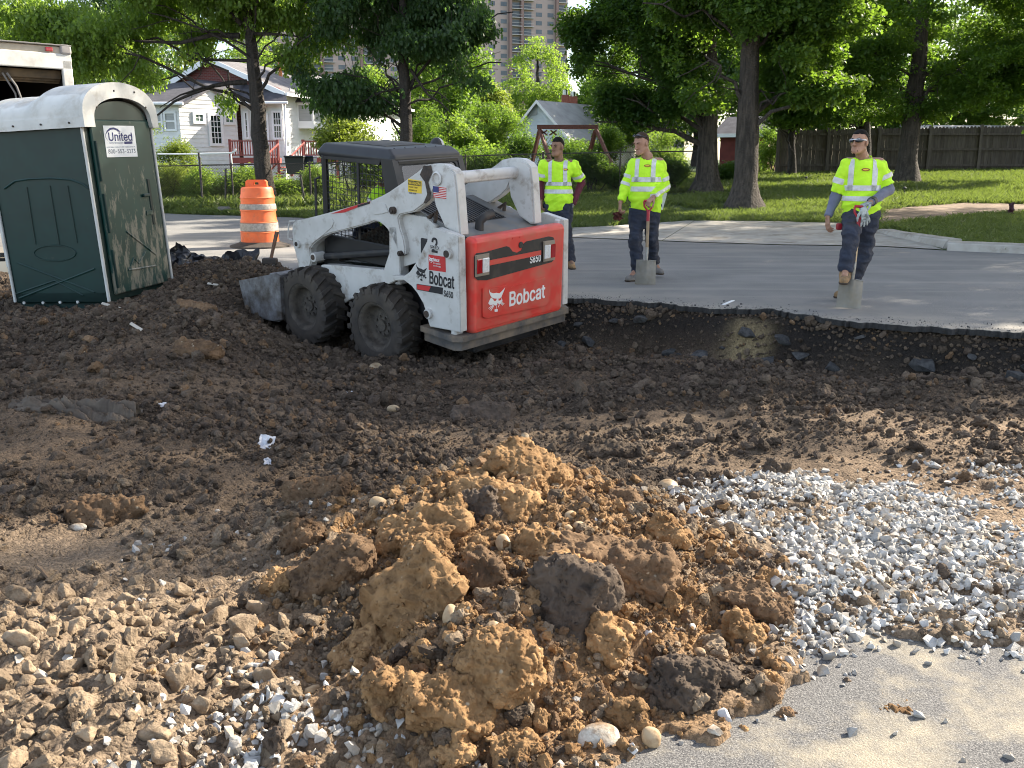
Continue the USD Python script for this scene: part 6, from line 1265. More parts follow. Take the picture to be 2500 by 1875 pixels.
J2 = dict(head=Q(1566, 349, -.03), neck=Q(1583, 381, .03), shl=Q(1549, 397, .06), shr=Q(1611, 397, -.03), ell=Q(1530, 448, .05), elr=Q(1622, 455, .02), wrl=Q(1515, 494, -.05), wrr=Q(1595, 482, -.27), hil=Q(1557, 507, .03), hir=Q(1592, 507, -.02),
          knl=Q(1551, 582, -.05), knr=Q(1589, 574, .05), anl=Q(1556, 657, -.02), anr=Q(1598, 643, .42), tol=Q(1534, 681, -.10), tor=Q(1613, 664, .36))
t, sh, lat, fw, _ = person('man in a long sleeved lime shirt looking down, hand on a red gripped shovel', J2, 11.5, (-.32, -.95), (-.70, -.62, -.32), lambda p: (D(1566, 512, 11.5)[2] - (p[:, 0] - D(1566, 512, 11.5)[0]) * .16) - p[:, 2], 'workers standing on the road', sleeves='long', boots=GREYB, skin=SK2, hair=HAIRB,
       hands={'l': ((-.1, -.2, -1), (1, .2, .2), 1, .75), 'r': ((-.55, -.25, -.45), (-.2, .2, -.9), -1, 1.0)}, bands={'torso': [zb(11.5, 432, 444), zb(11.5, 455, 467)], 'straps': (-.10, .10), 'sleeve': [(.60, .76, 0), (.95, 1.10, 0)]}, seed=7, shades='top', build=1.08)
chest_badge(t, sh, 1580, 401, 11.5, lat, fw)
pp = thing('paper_sheets', 'folded white papers sticking out of the back pocket of the man looking down', 'papers'); c = D(1615, 490, 11.60); m = cbox(0, 0, 0, .09, .012, .21, .002); m.apply_transform(rotm(0, 14, 10)); m.apply_translation(c); part(pp, 'sheet', m, WP)
gm = CAT([crumple(.13, .10, 31, .05, 14, 2.2).apply_transform(rotm(70, 0, 20)), crumple(.10, .08, 33, .05, 12, 2.2).apply_transform(rotm(20, 30, 60))]); gm.apply_translation(D(1509, 527, 11.45)); single('work_gloves', gm, mat('dark_red_glove', (.05, .008, .008), (.12, .03, .02), scale=30, rough=.8), 'dark red gloves dangling from the hand of the man looking down', 'gloves', smooth=40)
Q = at_d(9.75)
J3 = dict(head=Q(2098, 346, -.05), neck=Q(2108, 381, .02), shl=Q(2068, 399, .05), shr=Q(2147, 399, -.05), ell=Q(2039, 484, .10), elr=Q(2170, 463, -.06), wrl=Q(2021, 529, .02), wrr=Q(2126, 494, -.36), hil=Q(2081, 530, .0), hir=Q(2122, 528, -.02),
          knl=Q(2068, 556, -.42), knr=Q(2110, 622, .04), anl=Q(2066, 655, -.45), anr=Q(2078, 694, .10), tol=Q(2059, 683, -.66), tor=Q(2046, 720, -.08))
J3['knl'] = D(2079, 566, 9.30); J3['anl'] = D(2065, 656, 9.26); J3['tol'] = D(2060, 686, 9.08)
t, sh, lat, fw, L3 = person('man in sunglasses with one boot on a shovel, lime shirt over grey blue sleeves', J3, 9.75, (-.28, -.96), (-.70, -.70, .02), lambda p: (D(2100, 533, 9.75)[2] - (p[:, 0] - D(2100, 533, 9.75)[0]) * .05) - p[:, 2], 'workers standing on the road', under=GREYS, boots=TANB, skin=SK3,
       hands={'l': ((-.05, -.3, -1), (1, .1, 0), 1, .45), 'r': ((-.85, -.15, -.35), (-.1, .1, -.95), -1, 1.05, GLOVE)}, bands={'torso': [zb(9.75, 452, 465), zb(9.75, 478, 490)], 'straps': (-.115, .115), 'sleeve': [(.42, .58, 0)]}, seed=11, shades='on', beard=True)
chest_badge(t, sh, 2118, 413, 9.75, lat, fw)
part(t, 'wrist_watch', cyl(J3['wrr'] + (J3['elr'] - J3['wrr']) * .02, J3['wrr'] + (J3['elr'] - J3['wrr']) * .14, .047, 14), LK, 40); single('tape_measure', rbox(*D(2049, 553, 9.62), .06, .05, .07, .015), mat('tape_red', (.25, .012, .02), rough=.4), 'small red tape measure on the hip of the man with the sunglasses', 'tape measure', smooth=40)
# the man in the cap behind the cab and the driver inside it
def stand(o, z0, yaw):
    c, s = math.cos(yaw), math.sin(yaw); f = lambda x, y, z: np.array([o[0] + c * x - s * y, o[1] + s * x + c * y, z0 + z])
    return dict(head=f(0, -.04, 1.63), neck=f(0, 0, 1.48), shl=f(-.19, 0, 1.42), shr=f(.19, 0, 1.42), ell=f(-.25, .02, 1.13), elr=f(.25, .02, 1.13), wrl=f(-.24, -.06, .9), wrr=f(.24, -.06, .9), hil=f(-.09, 0, .93), hir=f(.09, 0, .93), knl=f(-.10, -.02, .5), knr=f(.10, -.02, .5), anl=f(-.11, .03, .09), anr=f(.11, .03, .09), tol=f(-.13, -.12, .03), tor=f(.13, -.12, .03))
c4 = D(1066, 360, 12.9); J4 = stand(c4, max(0, c4[2] - 1.66), .15)
t, sh, lat, fw, L4 = person('man in a black and white cap standing behind the loader cab', J4, 12.9, (-.1, -1), (-.5, -.85, 0), J4['hil'][2] - .06, None, boots=TANB, skin=SK2, hair=None, hands={'l': ((0, -.1, -1), (1, 0, 0), 1, .5), 'r': ((0, -.1, -1), (-1, 0, 0), -1, .5)}, bands={'torso': [(J4['hil'][2] + .13, J4['hil'][2] + .18)], 'straps': (-.105, .105), 'sleeve': [(.5, .66, 0)]}, seed=15)
R4 = head_frame((-.5, -.85, 0)); hc = J4['head']
cap = part(t, 'cap', netted(lambda p: np.maximum(ellipsoid_d(p, L4(0, -.012, .030), np.array([.088, .110, .108]), R4), -((p - hc) @ R4)[:, 2] + .035), [hc], .16, .008), mat('cap_white', (.55, .55, .56), rough=.8), True)
part(cap, 'cap_front', netted(lambda p: np.maximum(np.maximum(ellipsoid_d(p, L4(0, -.010, .030), np.array([.091, .113, .111]), R4), -((p - hc) @ R4)[:, 2] + .035), -((p - hc) @ R4)[:, 1] + .0), [hc], .16, .008), DK, True)
part(cap, 'cap_peak', netted(lambda p: np.maximum(ellipsoid_d(p, L4(0, .10, .045), np.array([.075, .095, .014]), R4), -((p - hc) @ R4)[:, 1] + .07), [hc], .24, .008), DK, True)
bw = lambda x, y, z: BR @ np.array([x, y + YM / 2, z]) + BT
J5 = dict(head=bw(.74, 0, 1.83), neck=bw(.72, 0, 1.70), shl=bw(.71, .19, 1.63), shr=bw(.71, -.19, 1.63), ell=bw(.82, .25, 1.40), elr=bw(.82, -.25, 1.40), wrl=bw(1.02, .20, 1.36), wrr=bw(1.02, -.20, 1.36), hil=bw(.68, .09, 1.22), hir=bw(.68, -.09, 1.22), knl=bw(1.08, .12, 1.24), knr=bw(1.08, -.12, 1.24), anl=bw(1.17, .12, 1.02), anr=bw(1.17, -.12, 1.02), tol=bw(1.27, .13, 1.0), tor=bw(1.27, -.13, 1.0))
ffw = BR @ np.array([1, 0, 0]); person('driver in a lime work shirt seated inside the loader cab', J5, 10, ffw[:2], ffw, J5['hil'][2] - .06, None, boots=TANB, skin=SK2, hands={'l': ((*(ffw * 1)[:2], -.3), (0, 0, -1), 1, .9), 'r': ((*(ffw * 1)[:2], -.3), (0, 0, -1), -1, .9)}, bands={'torso': [(J5['hil'][2] + .10, J5['hil'][2] + .15), (J5['hil'][2] + .22, J5['hil'][2] + .27)], 'straps': (-.105, .105), 'sleeve': [(.5, .66, 0)]}, seed=19)
# shovels
def shovel(g, bot, label, wood):
    g, bot = np.asarray(g), np.asarray(bot); ax = unit(g - bot); L = np.linalg.norm(g - bot); s = thing('shovel', label, 'shovel', 'square shovels held by the workers'); side = unit(np.cross(ax, [0.05, 1, 0])); nrm = np.cross(side, ax)
    RP = mat('shovel_red', (.30, .012, .02), (.38, .02, .03), scale=12, rough=.4); q = lambda a, b_: g + ax * a + side * b_
    part(s, 'grip', CAT([tube([q(-.13, 0), q(-.105, .018), q(-.06, .052), q(-.01, .058), q(0, .05)], .011, 8), tube([q(-.13, 0), q(-.105, -.018), q(-.06, -.052), q(-.01, -.058), q(0, -.05)], .011, 8), tube([q(0, -.058), q(.003, 0), q(0, .058)], .014, 8)]), RP, 40)
    part(s, 'collar', tube([q(-.12, 0), q(-.24, 0)], [.020, .019], 10), RP, 40); part(s, 'shaft', tube([q(-.235, 0), q(-.40, 0), q(-.56, 0)], [.0185, .019, .019], 10), wood, 40)
    part(s, 'socket', tube([q(-.55, 0), q(-.62, 0), q(-(L - .26), 0)], [.021, .020, .014], 10), mat('shovel_steel', (.20, .195, .18), (.32, .31, .28), scale=12, rough=.45, metallic=.5, dirt=(.28, .24, .17), dirt_amt=.45, dirt_scale=9), 40)
    V = []; F = []; n = 13; m_ = 12
    for i in range(m_):
        v = i / (m_ - 1); w = .118 + .006 * v
        for j in range(n):
            u = (j / (n - 1) * 2 - 1); V.append(bot + ax * (.285 * (1 - v)) + side * (u * w) + nrm * (.035 * u * u * (1 - .5 * v) - .02 * math.exp(-(u / .18) ** 2) * (1 - v) + .02 * v))
    F = [[i * n + j, i * n + j + 1, (i + 1) * n + j + 1] for i in range(m_ - 1) for j in range(n - 1)] + [[i * n + j, (i + 1) * n + j + 1, (i + 1) * n + j] for i in range(m_ - 1) for j in range(n - 1)]
    V = np.array(V); part(s, 'blade', trimesh.Trimesh(np.vstack([V, V + nrm * .004]), np.vstack([F, np.array(F)[:, ::-1] + len(V)]), process=False), mat('shovel_blade', (.13, .125, .11), (.22, .21, .185), scale=8, rough=.5, metallic=.35, dirt=(.25, .215, .155), dirt_amt=.5, dirt_scale=7, dirt_sharp=.3), 60)
    part(s, 'step', CAT([tube([bot + ax * .287 + side * (o * .118) + nrm * .03, bot + ax * .287 + side * (o * .03) + nrm * .0], .006, 6) for o in (-1, 1)]), mat('shovel_steel', (.2, .2, .2)), 40); return s
shovel(D(1584, 491, 11.22), G(1576, 694, .012), 'square shovel with a red grip in front of the man looking down', mat('shaft_dark', (.22, .15, .085), (.30, .22, .13), scale=8, rough=.6))
s3 = shovel(D(2101, 505, 9.36), G(2074, 752, .012), 'square shovel with a pale shaft under the boot of the man in sunglasses', mat('shaft_pale', (.36, .245, .12), (.46, .33, .18), scale=8, rough=.55))
w3 = D(2108, 508, 9.30); dg = []
hp = hand_prims(w3, (.25, -.1, -1), (-.3, 1, 0), 1, .15, .5); dg = netted(prims_sdf(hp, .012), prim_pts(hp), .03, .0045); single('work_glove', dg, GLOVE, 'empty grey glove hanging over the shovel grip of the man in sunglasses', 'glove', smooth=True)
# ------------------------------------------------------------------ houses, fences, yard things across the road
def pt(px, d): return D(px, 404, d)[:2]
def on_wall(px, py, A, B):
    """where the sight line of a pixel meets the upright plane through A and B: (distance along A-B, height)"""
    A, B = np.asarray(A, float), np.asarray(B, float); u = unit(np.append(B - A, 0)); n = np.array([u[1], -u[0], 0]); r = ray(px, py); o = np.array([0, 0, EYE]); t = ((np.append(A, 0) - o) @ n) / (r @ n); P = o + r * t; return (P - np.append(A, 0)) @ u, P[2]
def upright(poly, A, B, off, th):
    """a polygon drawn as (along, height) on the upright plane A-B, its front face 'off' metres towards the viewer, th thick behind that"""
    A, B = np.asarray(A, float), np.asarray(B, float); u = unit(np.append(B - A, 0)); n = np.array([u[1], -u[0], 0]); n = n if n @ np.append(A, 0) < 0 else -n
    m = extrude(poly, th); v = m.vertices; w = np.append(A, 0) + v[:, :1] * u + v[:, 1:2] * np.array([0, 0, 1]) + (off - th + v[:, 2:]) * n; m = trimesh.Trimesh(w, m.faces, process=False); m.fix_normals(); return m
def rect(x0, z0, x1, z1): return Polygon([(x0, z0), (x1, z0), (x1, z1), (x0, z1)])
SIDING = mat('white_siding', (.66, .67, .68), (.74, .745, .75), scale=1.5, rough=.6, dirt=(.45, .44, .40), dirt_amt=.15, dirt_scale=1.2, dirt_sharp=.4); TRIM = mat('white_trim', (.74, .75, .77), rough=.5)
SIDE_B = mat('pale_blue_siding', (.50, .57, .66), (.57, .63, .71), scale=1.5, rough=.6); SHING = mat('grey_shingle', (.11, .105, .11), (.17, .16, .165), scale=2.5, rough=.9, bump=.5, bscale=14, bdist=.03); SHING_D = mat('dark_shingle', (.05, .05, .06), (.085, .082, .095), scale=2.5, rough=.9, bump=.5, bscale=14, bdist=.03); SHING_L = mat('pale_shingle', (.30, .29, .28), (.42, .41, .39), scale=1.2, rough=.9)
PANE = mat('window_pane', (.012, .018, .018), (.03, .04, .04), scale=1.2, rough=.06, spec=.8); PANE_G = mat('green_pane', (.10, .15, .12), (.16, .22, .17), scale=2, rough=.1); PANE_L = mat('blind_pane', (.26, .27, .28), (.36, .37, .37), scale=6, stretch=(.2, .2, 9), rough=.3)
DECK = mat('red_deck', (.19, .035, .03), (.27, .06, .05), scale=5, rough=.7); BRICKM = usdkit.material(stage, '/World/Looks/red_brick', {'g': ('geometry', {}), 'mp': ('mapping', {'rotation': (math.pi / 2, 0, 0)}), 'b': ('brick_texture', {'color1': (.16, .035, .028), 'color2': (.11, .028, .026), 'mortar': (.18, .12, .11), 'scale': 1.0, 'brick_width': .22, 'row_height': .075, 'mortar_size': .008}), 'p': ('principled_bsdf', {'roughness': .9})},
    [('g.position', 'mp.vector'), ('mp.vector', 'b.vector'), ('b.color', 'p.base_color')], surface='p.BSDF')
def siding(parent, poly, A, B, m, h=.19, nm='siding_board'):
    x0, z0, x1, z1 = poly.bounds; n = int((z1 - z0) / h) + 1
    for i in range(n):
        q = poly.intersection(rect(x0, z0 + i * h, x1, z0 + (i + 1) * h))
        if q.area < .005: continue
        lo = upright(q, A, B, .022, .03); v = lo.vertices; A3 = np.append(np.asarray(A, float), 0); B3 = np.append(np.asarray(B, float), 0); u = unit(B3 - A3); nn = np.array([u[1], -u[0], 0]); nn = nn if nn @ A3 < 0 else -nn
        f = np.clip((v[:, 2] - (z0 + i * h)) / h, 0, 1); v = v - nn * (.016 * f * ((v - A3) @ nn > .005))[:, None]; lo.vertices = v; part(parent, nm, lo, m)
def window(parent, A, B, r, nx=1, ny=1, pane=PANE, fw=.09, sash=False, m=TRIM):
    (x0, z1), (x1, z0) = on_wall(r[0], r[1], A, B), on_wall(r[2], r[3], A, B); q = rect(x0, z0, x1, z1)
    f = part(parent, 'window', upright(q.buffer(fw, join_style=2).difference(q), A, B, .07, .09), m); part(f, 'pane', upright(q.buffer(.005), A, B, .028, .012), pane)
    bars = [upright(rect(x0 + (x1 - x0) * i / nx - .014, z0, x0 + (x1 - x0) * i / nx + .014, z1), A, B, .045, .016) for i in range(1, nx)] + [upright(rect(x0, z0 + (z1 - z0) * j / ny - .014, x1, z0 + (z1 - z0) * j / ny + .014), A, B, .043, .014) for j in range(1, ny)]
    if sash: bars.append(upright(rect(x0, (z0 + z1) / 2 - .04, x1, (z0 + z1) / 2 + .04), A, B, .055, .026))
    if bars: part(f, 'muntins', CAT(bars), m)
    return f
def slab(P, th=.12):
    """roof plane(s): polygons of 3-D corners with a thickness downwards"""
    P = np.asarray(P, float); n = len(P); F = [[0, i, i + 1] for i in range(1, n - 1)]; V = np.vstack([P, P - [0, 0, th]]); G_ = F + [[a + n, c + n, b_ + n] for a, b_, c in F] + [x for i in range(n) for x in ([i, i + n, (i + 1) % n + n], [i, (i + 1) % n + n, (i + 1) % n])]
    m = trimesh.Trimesh(V, G_, process=False); m.fix_normals(); return m
ZH = lambda X, Y: (350 + X / 4.424, 100 + Y / 4.424)
h = thing('white_house', 'white clapboard house with a red brick gable and a sunlit bump-out, red decks in front', 'house')
a_dir = unit(np.array([.33, .94])); GL_, GR_ = pt(404, 47.6), pt(694, 45.8)
zE = D(691, 217, 45.8)[2]; zP = D(525, 141, 46.8)[2]; pk = (np.asarray(GL_) + GR_) / 2; pkx = (np.linalg.norm(GR_ - GL_)) / 2; b0 = .7
gw = Polygon([(0, b0), (2 * pkx, b0), (2 * pkx, zE), (pkx * .93, zP - .1), (0, zE)]); part(h, 'brick_gable_wall', upright(gw, GL_, GR_, 0, .2), BRICKM)
W2 = GR_ + a_dir * 13; rw = rect(0, b0, 13, zE - .05); siding(h, rw, GR_, W2, SIDING, .22); part(h, 'wall', upright(rw, GR_, W2, 0, .15), SIDING)
ul = unit(GR_ - GL_); e3 = lambda p, z: np.array([p[0], p[1], z]); LE, RE, PK = GL_ - ul * .45 - a_dir * .35, GR_ + ul * .45 - a_dir * .35, GL_ + ul * pkx * .93 - a_dir * .35; BK = a_dir * 14
sl = (zP - zE) / pkx
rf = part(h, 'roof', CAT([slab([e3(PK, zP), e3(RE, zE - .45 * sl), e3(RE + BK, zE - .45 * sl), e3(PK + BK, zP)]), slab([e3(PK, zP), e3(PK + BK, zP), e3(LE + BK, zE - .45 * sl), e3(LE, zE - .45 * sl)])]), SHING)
for s_, e_ in ((LE, PK), (RE, PK)): p0, p1 = e3(s_ - a_dir * .04, zE - .45 * sl), e3(e_ - a_dir * .04, zP); part(rf, 'fascia_board', slab([p0 + [0, 0, .03], p1 + [0, 0, .03], p1 + [a_dir[0] * .05, a_dir[1] * .05, .03], p0 + [a_dir[0] * .05, a_dir[1] * .05, .03]], .26), TRIM)
gt = slab([e3(RE + ul * .02, zE - .45 * sl), e3(RE + ul * .12, zE - .45 * sl), e3(RE + ul * .12 + BK, zE - .45 * sl), e3(RE + ul * .02 + BK, zE - .45 * sl)], .14); part(rf, 'gutter', gt, TRIM)
ch = D(713, 150, 52); part(rf, 'chimney', cbox(ch[0], ch[1], ch[2] - .6, .5, .5, 1.6, .02), BRICKM); part(rf, 'vent_pipe', cyl(D(683, 150, 50) + [0, 0, -.8], D(683, 143, 50), .09, 10), mat('orange_pipe', (.55, .16, .05), rough=.6))
lv = Polygon([on_wall(*ZH(X, Y), GR_, W2) for X, Y in ((1575, 515), (1622, 520), (1622, 565), (1578, 560))]); part(h, 'gable_vent', upright(lv, GR_, W2, .05, .05), mat('vent_grey', (.4, .42, .45), rough=.6))
# wing in front of the gable
A0, A1 = pt(342, 43.4), pt(447, 43.0); A2 = A1 + unit(np.array([.69, .72])) * 3.1; A3 = pt(698, 45.4)
zl = on_wall(447, 250, A0, A1)[1]
wl = rect(0, b0, np.linalg.norm(A1 - A0), zl); siding(h, wl, A0, A1, SIDING); part(h, 'wall', upright(wl, A0, A1, 0, .15), SIDING)
(k0, kz0), (k1, kz1), (k2, kz2) = on_wall(447, 250, A1, A2), on_wall(515, 215, A1, A2), on_wall(576, 258, A1, A2)
gp = Polygon([(0, b0), (k2, b0), (k2, kz2), (k1, kz1), (0, kz0)]); siding(h, gp, A1, A2, SIDING); part(h, 'gable_wall', upright(gp, A1, A2, 0, .15), SIDING, label='sunlit white gable wall')
zr = on_wall(640, 247, A2, A3)[1]; wr = rect(0, b0, np.linalg.norm(A3 - A2), zr); siding(h, wr, A2, A3, SIDING); part(h, 'wall', upright(wr, A2, A3, 0, .15), SIDING)
fz = lambda p, z, o=0: np.array([p[0], p[1], z])
T0, T1, T2, T3 = D(335, 216, 47.2), D(483, 194, 46.7), D(600, 206, 46.2), D(694, 224, 45.5); E0, E1, EP, E3_, E4 = D(335, 251, 42.9), D(447, 251, 42.6), D(515, 213, 44.1), D(572, 250, 44.8), D(703, 249, 44.9)
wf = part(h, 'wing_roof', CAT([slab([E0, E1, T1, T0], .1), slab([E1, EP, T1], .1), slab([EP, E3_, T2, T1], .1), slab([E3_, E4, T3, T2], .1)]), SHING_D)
for p, q in ((E0, E1), (E3_, E4)): part(wf, 'gutter', tube([p + [0, -.05, -.03], q + [0, -.05, -.03]], .07, 8), TRIM, 40)
part(h, 'downspout', cyl(D(695, 252, 45.0), D(699, 395, 45.0), .05, 8), TRIM, 40)
w_ = lambda A, B, X0, Y0, X1, Y1, *k, **kk: window(h, A, B, (*ZH(X0, Y0), *ZH(X1, Y1)), *k, **kk)
w_(A0, A1, 95, 790, 205, 960, 1, 1, PANE_L, sash=True); w_(A0, A1, 240, 785, 350, 950, 1, 1, PANE_L, sash=True)
w_(A1, A2, 556, 796, 640, 866, 2, 2, PANE_G, fw=.13); w_(A1, A2, 884, 808, 965, 878, 2, 2, PANE_G, fw=.13); w_(A1, A2, 718, 806, 842, 1106, 3, 5, PANE, fw=.13)
w_(A2, A3, 1100, 780, 1130, 1040, 1, 4, PANE); w_(A2, A3, 1268, 800, 1345, 1100, 3, 5, PANE, sash=True); w_(A2, A3, 1405, 775, 1490, 1045, 3, 4, PANE, sash=True)
lp = on_wall(*ZH(1292, 722), A2, A3); part(h, 'wall_lamp', upright(rect(lp[0] - .07, lp[1] - .15, lp[0] + .07, lp[1] + .12), A2, A3, .16, .14), mat('lamp_brown', (.05, .035, .03), rough=.6))
# bay window on the right wall
s0, z1 = on_wall(*ZH(1655, 655), GR_, W2); s1, _ = on_wall(*ZH(1985, 655), GR_, W2); _, z0 = on_wall(*ZH(1700, 945), GR_, W2); nb = np.array([a_dir[1], -a_dir[0]]); q0, q3 = GR_ + a_dir * s0, GR_ + a_dir * (s0 + 2.2); q1, q2 = q0 + nb * .7 + a_dir * .3, q3 + nb * .7 - a_dir * .3
by = part(h, 'bay_window', CAT([slab([fz(p, z0 + .28) for p in (q0, q1, q2, q3)], .28), slab([fz(p, z1 + .02) for p in (q0, q1, q2, q3)], .14)]), TRIM)
for pa, pb in ((q0, q1), (q1, q2), (q2, q3)):
    L_ = np.linalg.norm(pb - pa); q = rect(.07, z0 + .34, L_ - .07, z1 - .16); part(by, 'window_frame', upright(rect(0, z0 + .28, L_, z1 - .1).difference(q), pa, pb, .0, .06), TRIM); part(by, 'pane', upright(q, pa, pb, -.03, .01), PANE_L)
mid = (q1 + q2) / 2; tp_ = D(*ZH(1720, 553), 48.2)[2]; qq = [q0 - a_dir * .15, q1 + nb * .15 - a_dir * .1, q2 + nb * .15 + a_dir * .1, q3 + a_dir * .15]; t0_, t1_ = q0 + a_dir * .5, q3 - a_dir * .5
part(by, 'bay_roof', CAT([slab([fz(qq[0], z1), fz(qq[1], z1), fz(t0_, tp_)], .05), slab([fz(qq[1], z1), fz(qq[2], z1), fz(t1_, tp_), fz(t0_, tp_)], .05), slab([fz(qq[2], z1), fz(qq[3], z1), fz(t1_, tp_)], .05)]), SHING_D)
# decks
def deck(label, A, B, zf, zt, n, stair=None):
    d_ = thing('deck', label, 'deck'); A, B = np.asarray(A), np.asarray(B); L_ = np.linalg.norm(B - A)
    part(d_, 'floor', CAT([upright(rect(0, zf - .25, L_, zf), A, B, 0, 1.6)]), DECK); part(d_, 'top_rail', upright(rect(-.03, zt - .06, L_ + .03, zt), A, B, .03, .10), DECK); part(d_, 'bottom_rail', upright(rect(0, zf + .08, L_, zf + .14), A, B, 0, .05), DECK)
    for x in (0, L_): part(d_, 'post', upright(rect(x - .06, .6, x + .06, zt + .04), A, B, .04, .12), DECK)
    for i in range(1, n): x = L_ * i / n; part(d_, 'baluster', upright(rect(x - .022, zf + .14, x + .022, zt - .06), A, B, -.003, .044), DECK)
    for S in stair or ():
        P0, P1, zd = np.asarray(S[0], float), np.asarray(S[1], float), S[2]
        part(d_, 'stair_rail', slab([P0 + [0, 0, 0], P1, P1 + [0, .09, 0], P0 + [0, .09, 0]], .09), DECK); part(d_, 'stair_rail', slab([P0 - [0, 0, zd], P1 - [0, 0, zd], P1 + [0, .09, -zd], P0 + [0, .09, -zd]], .09), DECK)
        for i in range(5): q = P0 + (P1 - P0) * (i + .5) / 5; part(d_, 'baluster', cbox(q[0], q[1] + .045, q[2] - zd / 2 - .05, .044, .044, zd, .004), DECK)
        part(d_, 'post', cbox(P1[0], P1[1] + .05, P1[2] - zd * .6, .12, .12, zd * 1.25, .01), DECK)
        for i in range(4): part(d_, 'stair_tread', cbox(P0[0] + (P1[0] - P0[0]) * (i + .5) / 4, P0[1] + .7, P0[2] - 1.0 - (i + .5) * (P0[2] - P1[2]) / 4, abs(P1[0] - P0[0]) / 4 + .05, 1.1, .06, .006), DECK)
    return d_
dz = lambda Y, d: D(600, 100 + Y / 4.424, d)[2]
deck('red painted deck with balusters below the sunlit gable wall', pt(ZH(950, 0)[0], 42.6), pt(ZH(1462, 0)[0], 42.9), dz(1260, 42.6), dz(1072, 42.6), 19, [(D(*ZH(1458, 1100), 42.5), D(*ZH(1318, 1232), 41.2), .75)])
deck('red painted deck beside the black bins, partly behind the loader cab', pt(ZH(1738, 0)[0], 43.6), pt(ZH(2100, 0)[0], 44.4), dz(1258, 43.6), dz(1075, 43.6), 13, [(D(*ZH(1735, 1088), 43.5), D(*ZH(1590, 1235), 42.2), .75)])
for X0, X1, dd, m, lab in ((1548, 1752, 41.2, mat('bin_black', (.014, .015, .018), rough=.5), 'black wheeled rubbish bin by the red deck, left of a navy one'), (1742, 1858, 41.6, mat('bin_navy', (.012, .018, .045), rough=.5), 'navy wheeled rubbish bin by the red deck, right of a black one')):
    p0, p1 = D(*ZH(X0, 1440), dd), D(*ZH(X1, 1235), dd); w, hh = p1[0] - p0[0], p1[2] - p0[2]; bn = thing('wheeled_bin', lab, 'bin', loc=(p0[0] + w / 2, dd, p0[2]))
    part(bn, 'body', trimesh.convex.convex_hull(np.array([[x * w * (.40 if z == 0 else .47), y * .36 * (.8 if z == 0 else 1), z] for x in (-1, 1) for y in (-1, 1) for z in (0, hh * .88)])), m); part(bn, 'lid', rbox(0, -.03, hh * .93, w, .82, hh * .1, .04), m, 40); part(bn, 'wheel', cyl([-w * .42, .38, .12], [w * .42, .38, .12], .12, 14), RUB, 40)
# second house, grey house, shed
def gable_house(name, label, A, B, back, zb_, ze, zp, wallm, roofm, ov=.35, board=.2, cut=None):
    t_ = thing(name, label, 'house' if 'house' in name else 'shed'); A, B = np.asarray(A), np.asarray(B); L_ = np.linalg.norm(B - A); u = unit(B - A); n = np.array([-u[1], u[0]]); n = n if n @ A > 0 else -n
    if back is not None: n = unit(np.asarray(back, float))
    gpoly = Polygon([(0, zb_), (L_, zb_), (L_, ze), (L_ / 2, zp), (0, ze)]); siding(t_, gpoly, A, B, wallm, board); part(t_, 'gable_wall', upright(gpoly, A, B, 0, .12), wallm); return t_, L_, u, n
def gable_roof(t_, A, u, n, L_, dep, ze, zp, roofm, ov=.35):
    A = np.asarray(A); s = (zp - ze) / (L_ / 2); l, r, p = A - u * ov - n * ov, A + u * (L_ + ov) - n * ov, A + u * L_ / 2 - n * ov; bk = n * (dep + 2 * ov); zl_ = ze - ov * s
    rf_ = part(t_, 'roof', CAT([slab([fz(p, zp + .05), fz(r, zl_), fz(r + bk, zl_), fz(p + bk, zp + .05)], .1), slab([fz(p, zp + .05), fz(p + bk, zp + .05), fz(l + bk, zl_), fz(l, zl_)], .1)]), roofm)
    for e_ in (l, r): part(rf_, 'fascia_board', slab([fz(e_ - n * .03, zl_ + .02), fz(p - n * .03, zp + .07), fz(p, zp + .07), fz(e_, zl_ + .02)], .2), TRIM)
    return rf_
A, B = pt(1250, 60), pt(1388, 56.5); zp_ = D(1303, 247, 58.2)[2]; ze_ = zp_ - 2.0
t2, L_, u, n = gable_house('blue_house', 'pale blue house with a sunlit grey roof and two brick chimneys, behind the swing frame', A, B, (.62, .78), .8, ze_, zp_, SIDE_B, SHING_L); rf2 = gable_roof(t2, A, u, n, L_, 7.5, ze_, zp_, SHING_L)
siding(t2, rect(0, .8, 7.5, ze_), B, B + n * 7.5, SIDE_B); part(t2, 'wall', upright(rect(0, .8, 7.5, ze_), B, B + n * 7.5, 0, .12), SIDE_B)
vv = Polygon([on_wall(1295, 262, A, B), on_wall(1312, 258, A, B), on_wall(1312, 280, A, B), on_wall(1295, 284, A, B)]); part(t2, 'gable_vent', upright(vv, A, B, .05, .04), mat('vent_grey', (.4, .4, .4)))
for px, py, lab in ((1380, 236, 1), (1399, 240, 2)):
    c = D(px, py, 62); w = .46 if lab == 1 else .56; cm = part(rf2, 'chimney', cbox(c[0], c[1], c[2] - .55, w, w, 1.3, .02), mat('chimney_brick', (.24, .075, .045), (.32, .11, .07), scale=9, rough=.9)); part(cm, 'chimney_cap', cyl([c[0], c[1], c[2] + .1], [c[0], c[1], c[2] + .42], .17, 12), CHROME, 40)
A, B = pt(1572, 58), pt(1668, 58); zp_ = D(1620, 290, 58)[2]; ze_ = D(1600, 318, 58)[2]
t3, L_, u, n = gable_house('grey_house', 'grey house half hidden by leaves behind the man looking down', A, B, None, .9, ze_, ze_ + .9, mat('grey_siding', (.30, .30, .29), (.36, .36, .35), scale=1.5, rough=.7), SHING, board=.25); gable_roof(t3, A, u, n, L_, 8, ze_, ze_ + .9, SHING_L)
window(t3, A, B, (1592, 326, 1602, 352), 1, 2, PANE); window(t3, A, B, (1640, 322, 1652, 340), 1, 2, PANE_L)
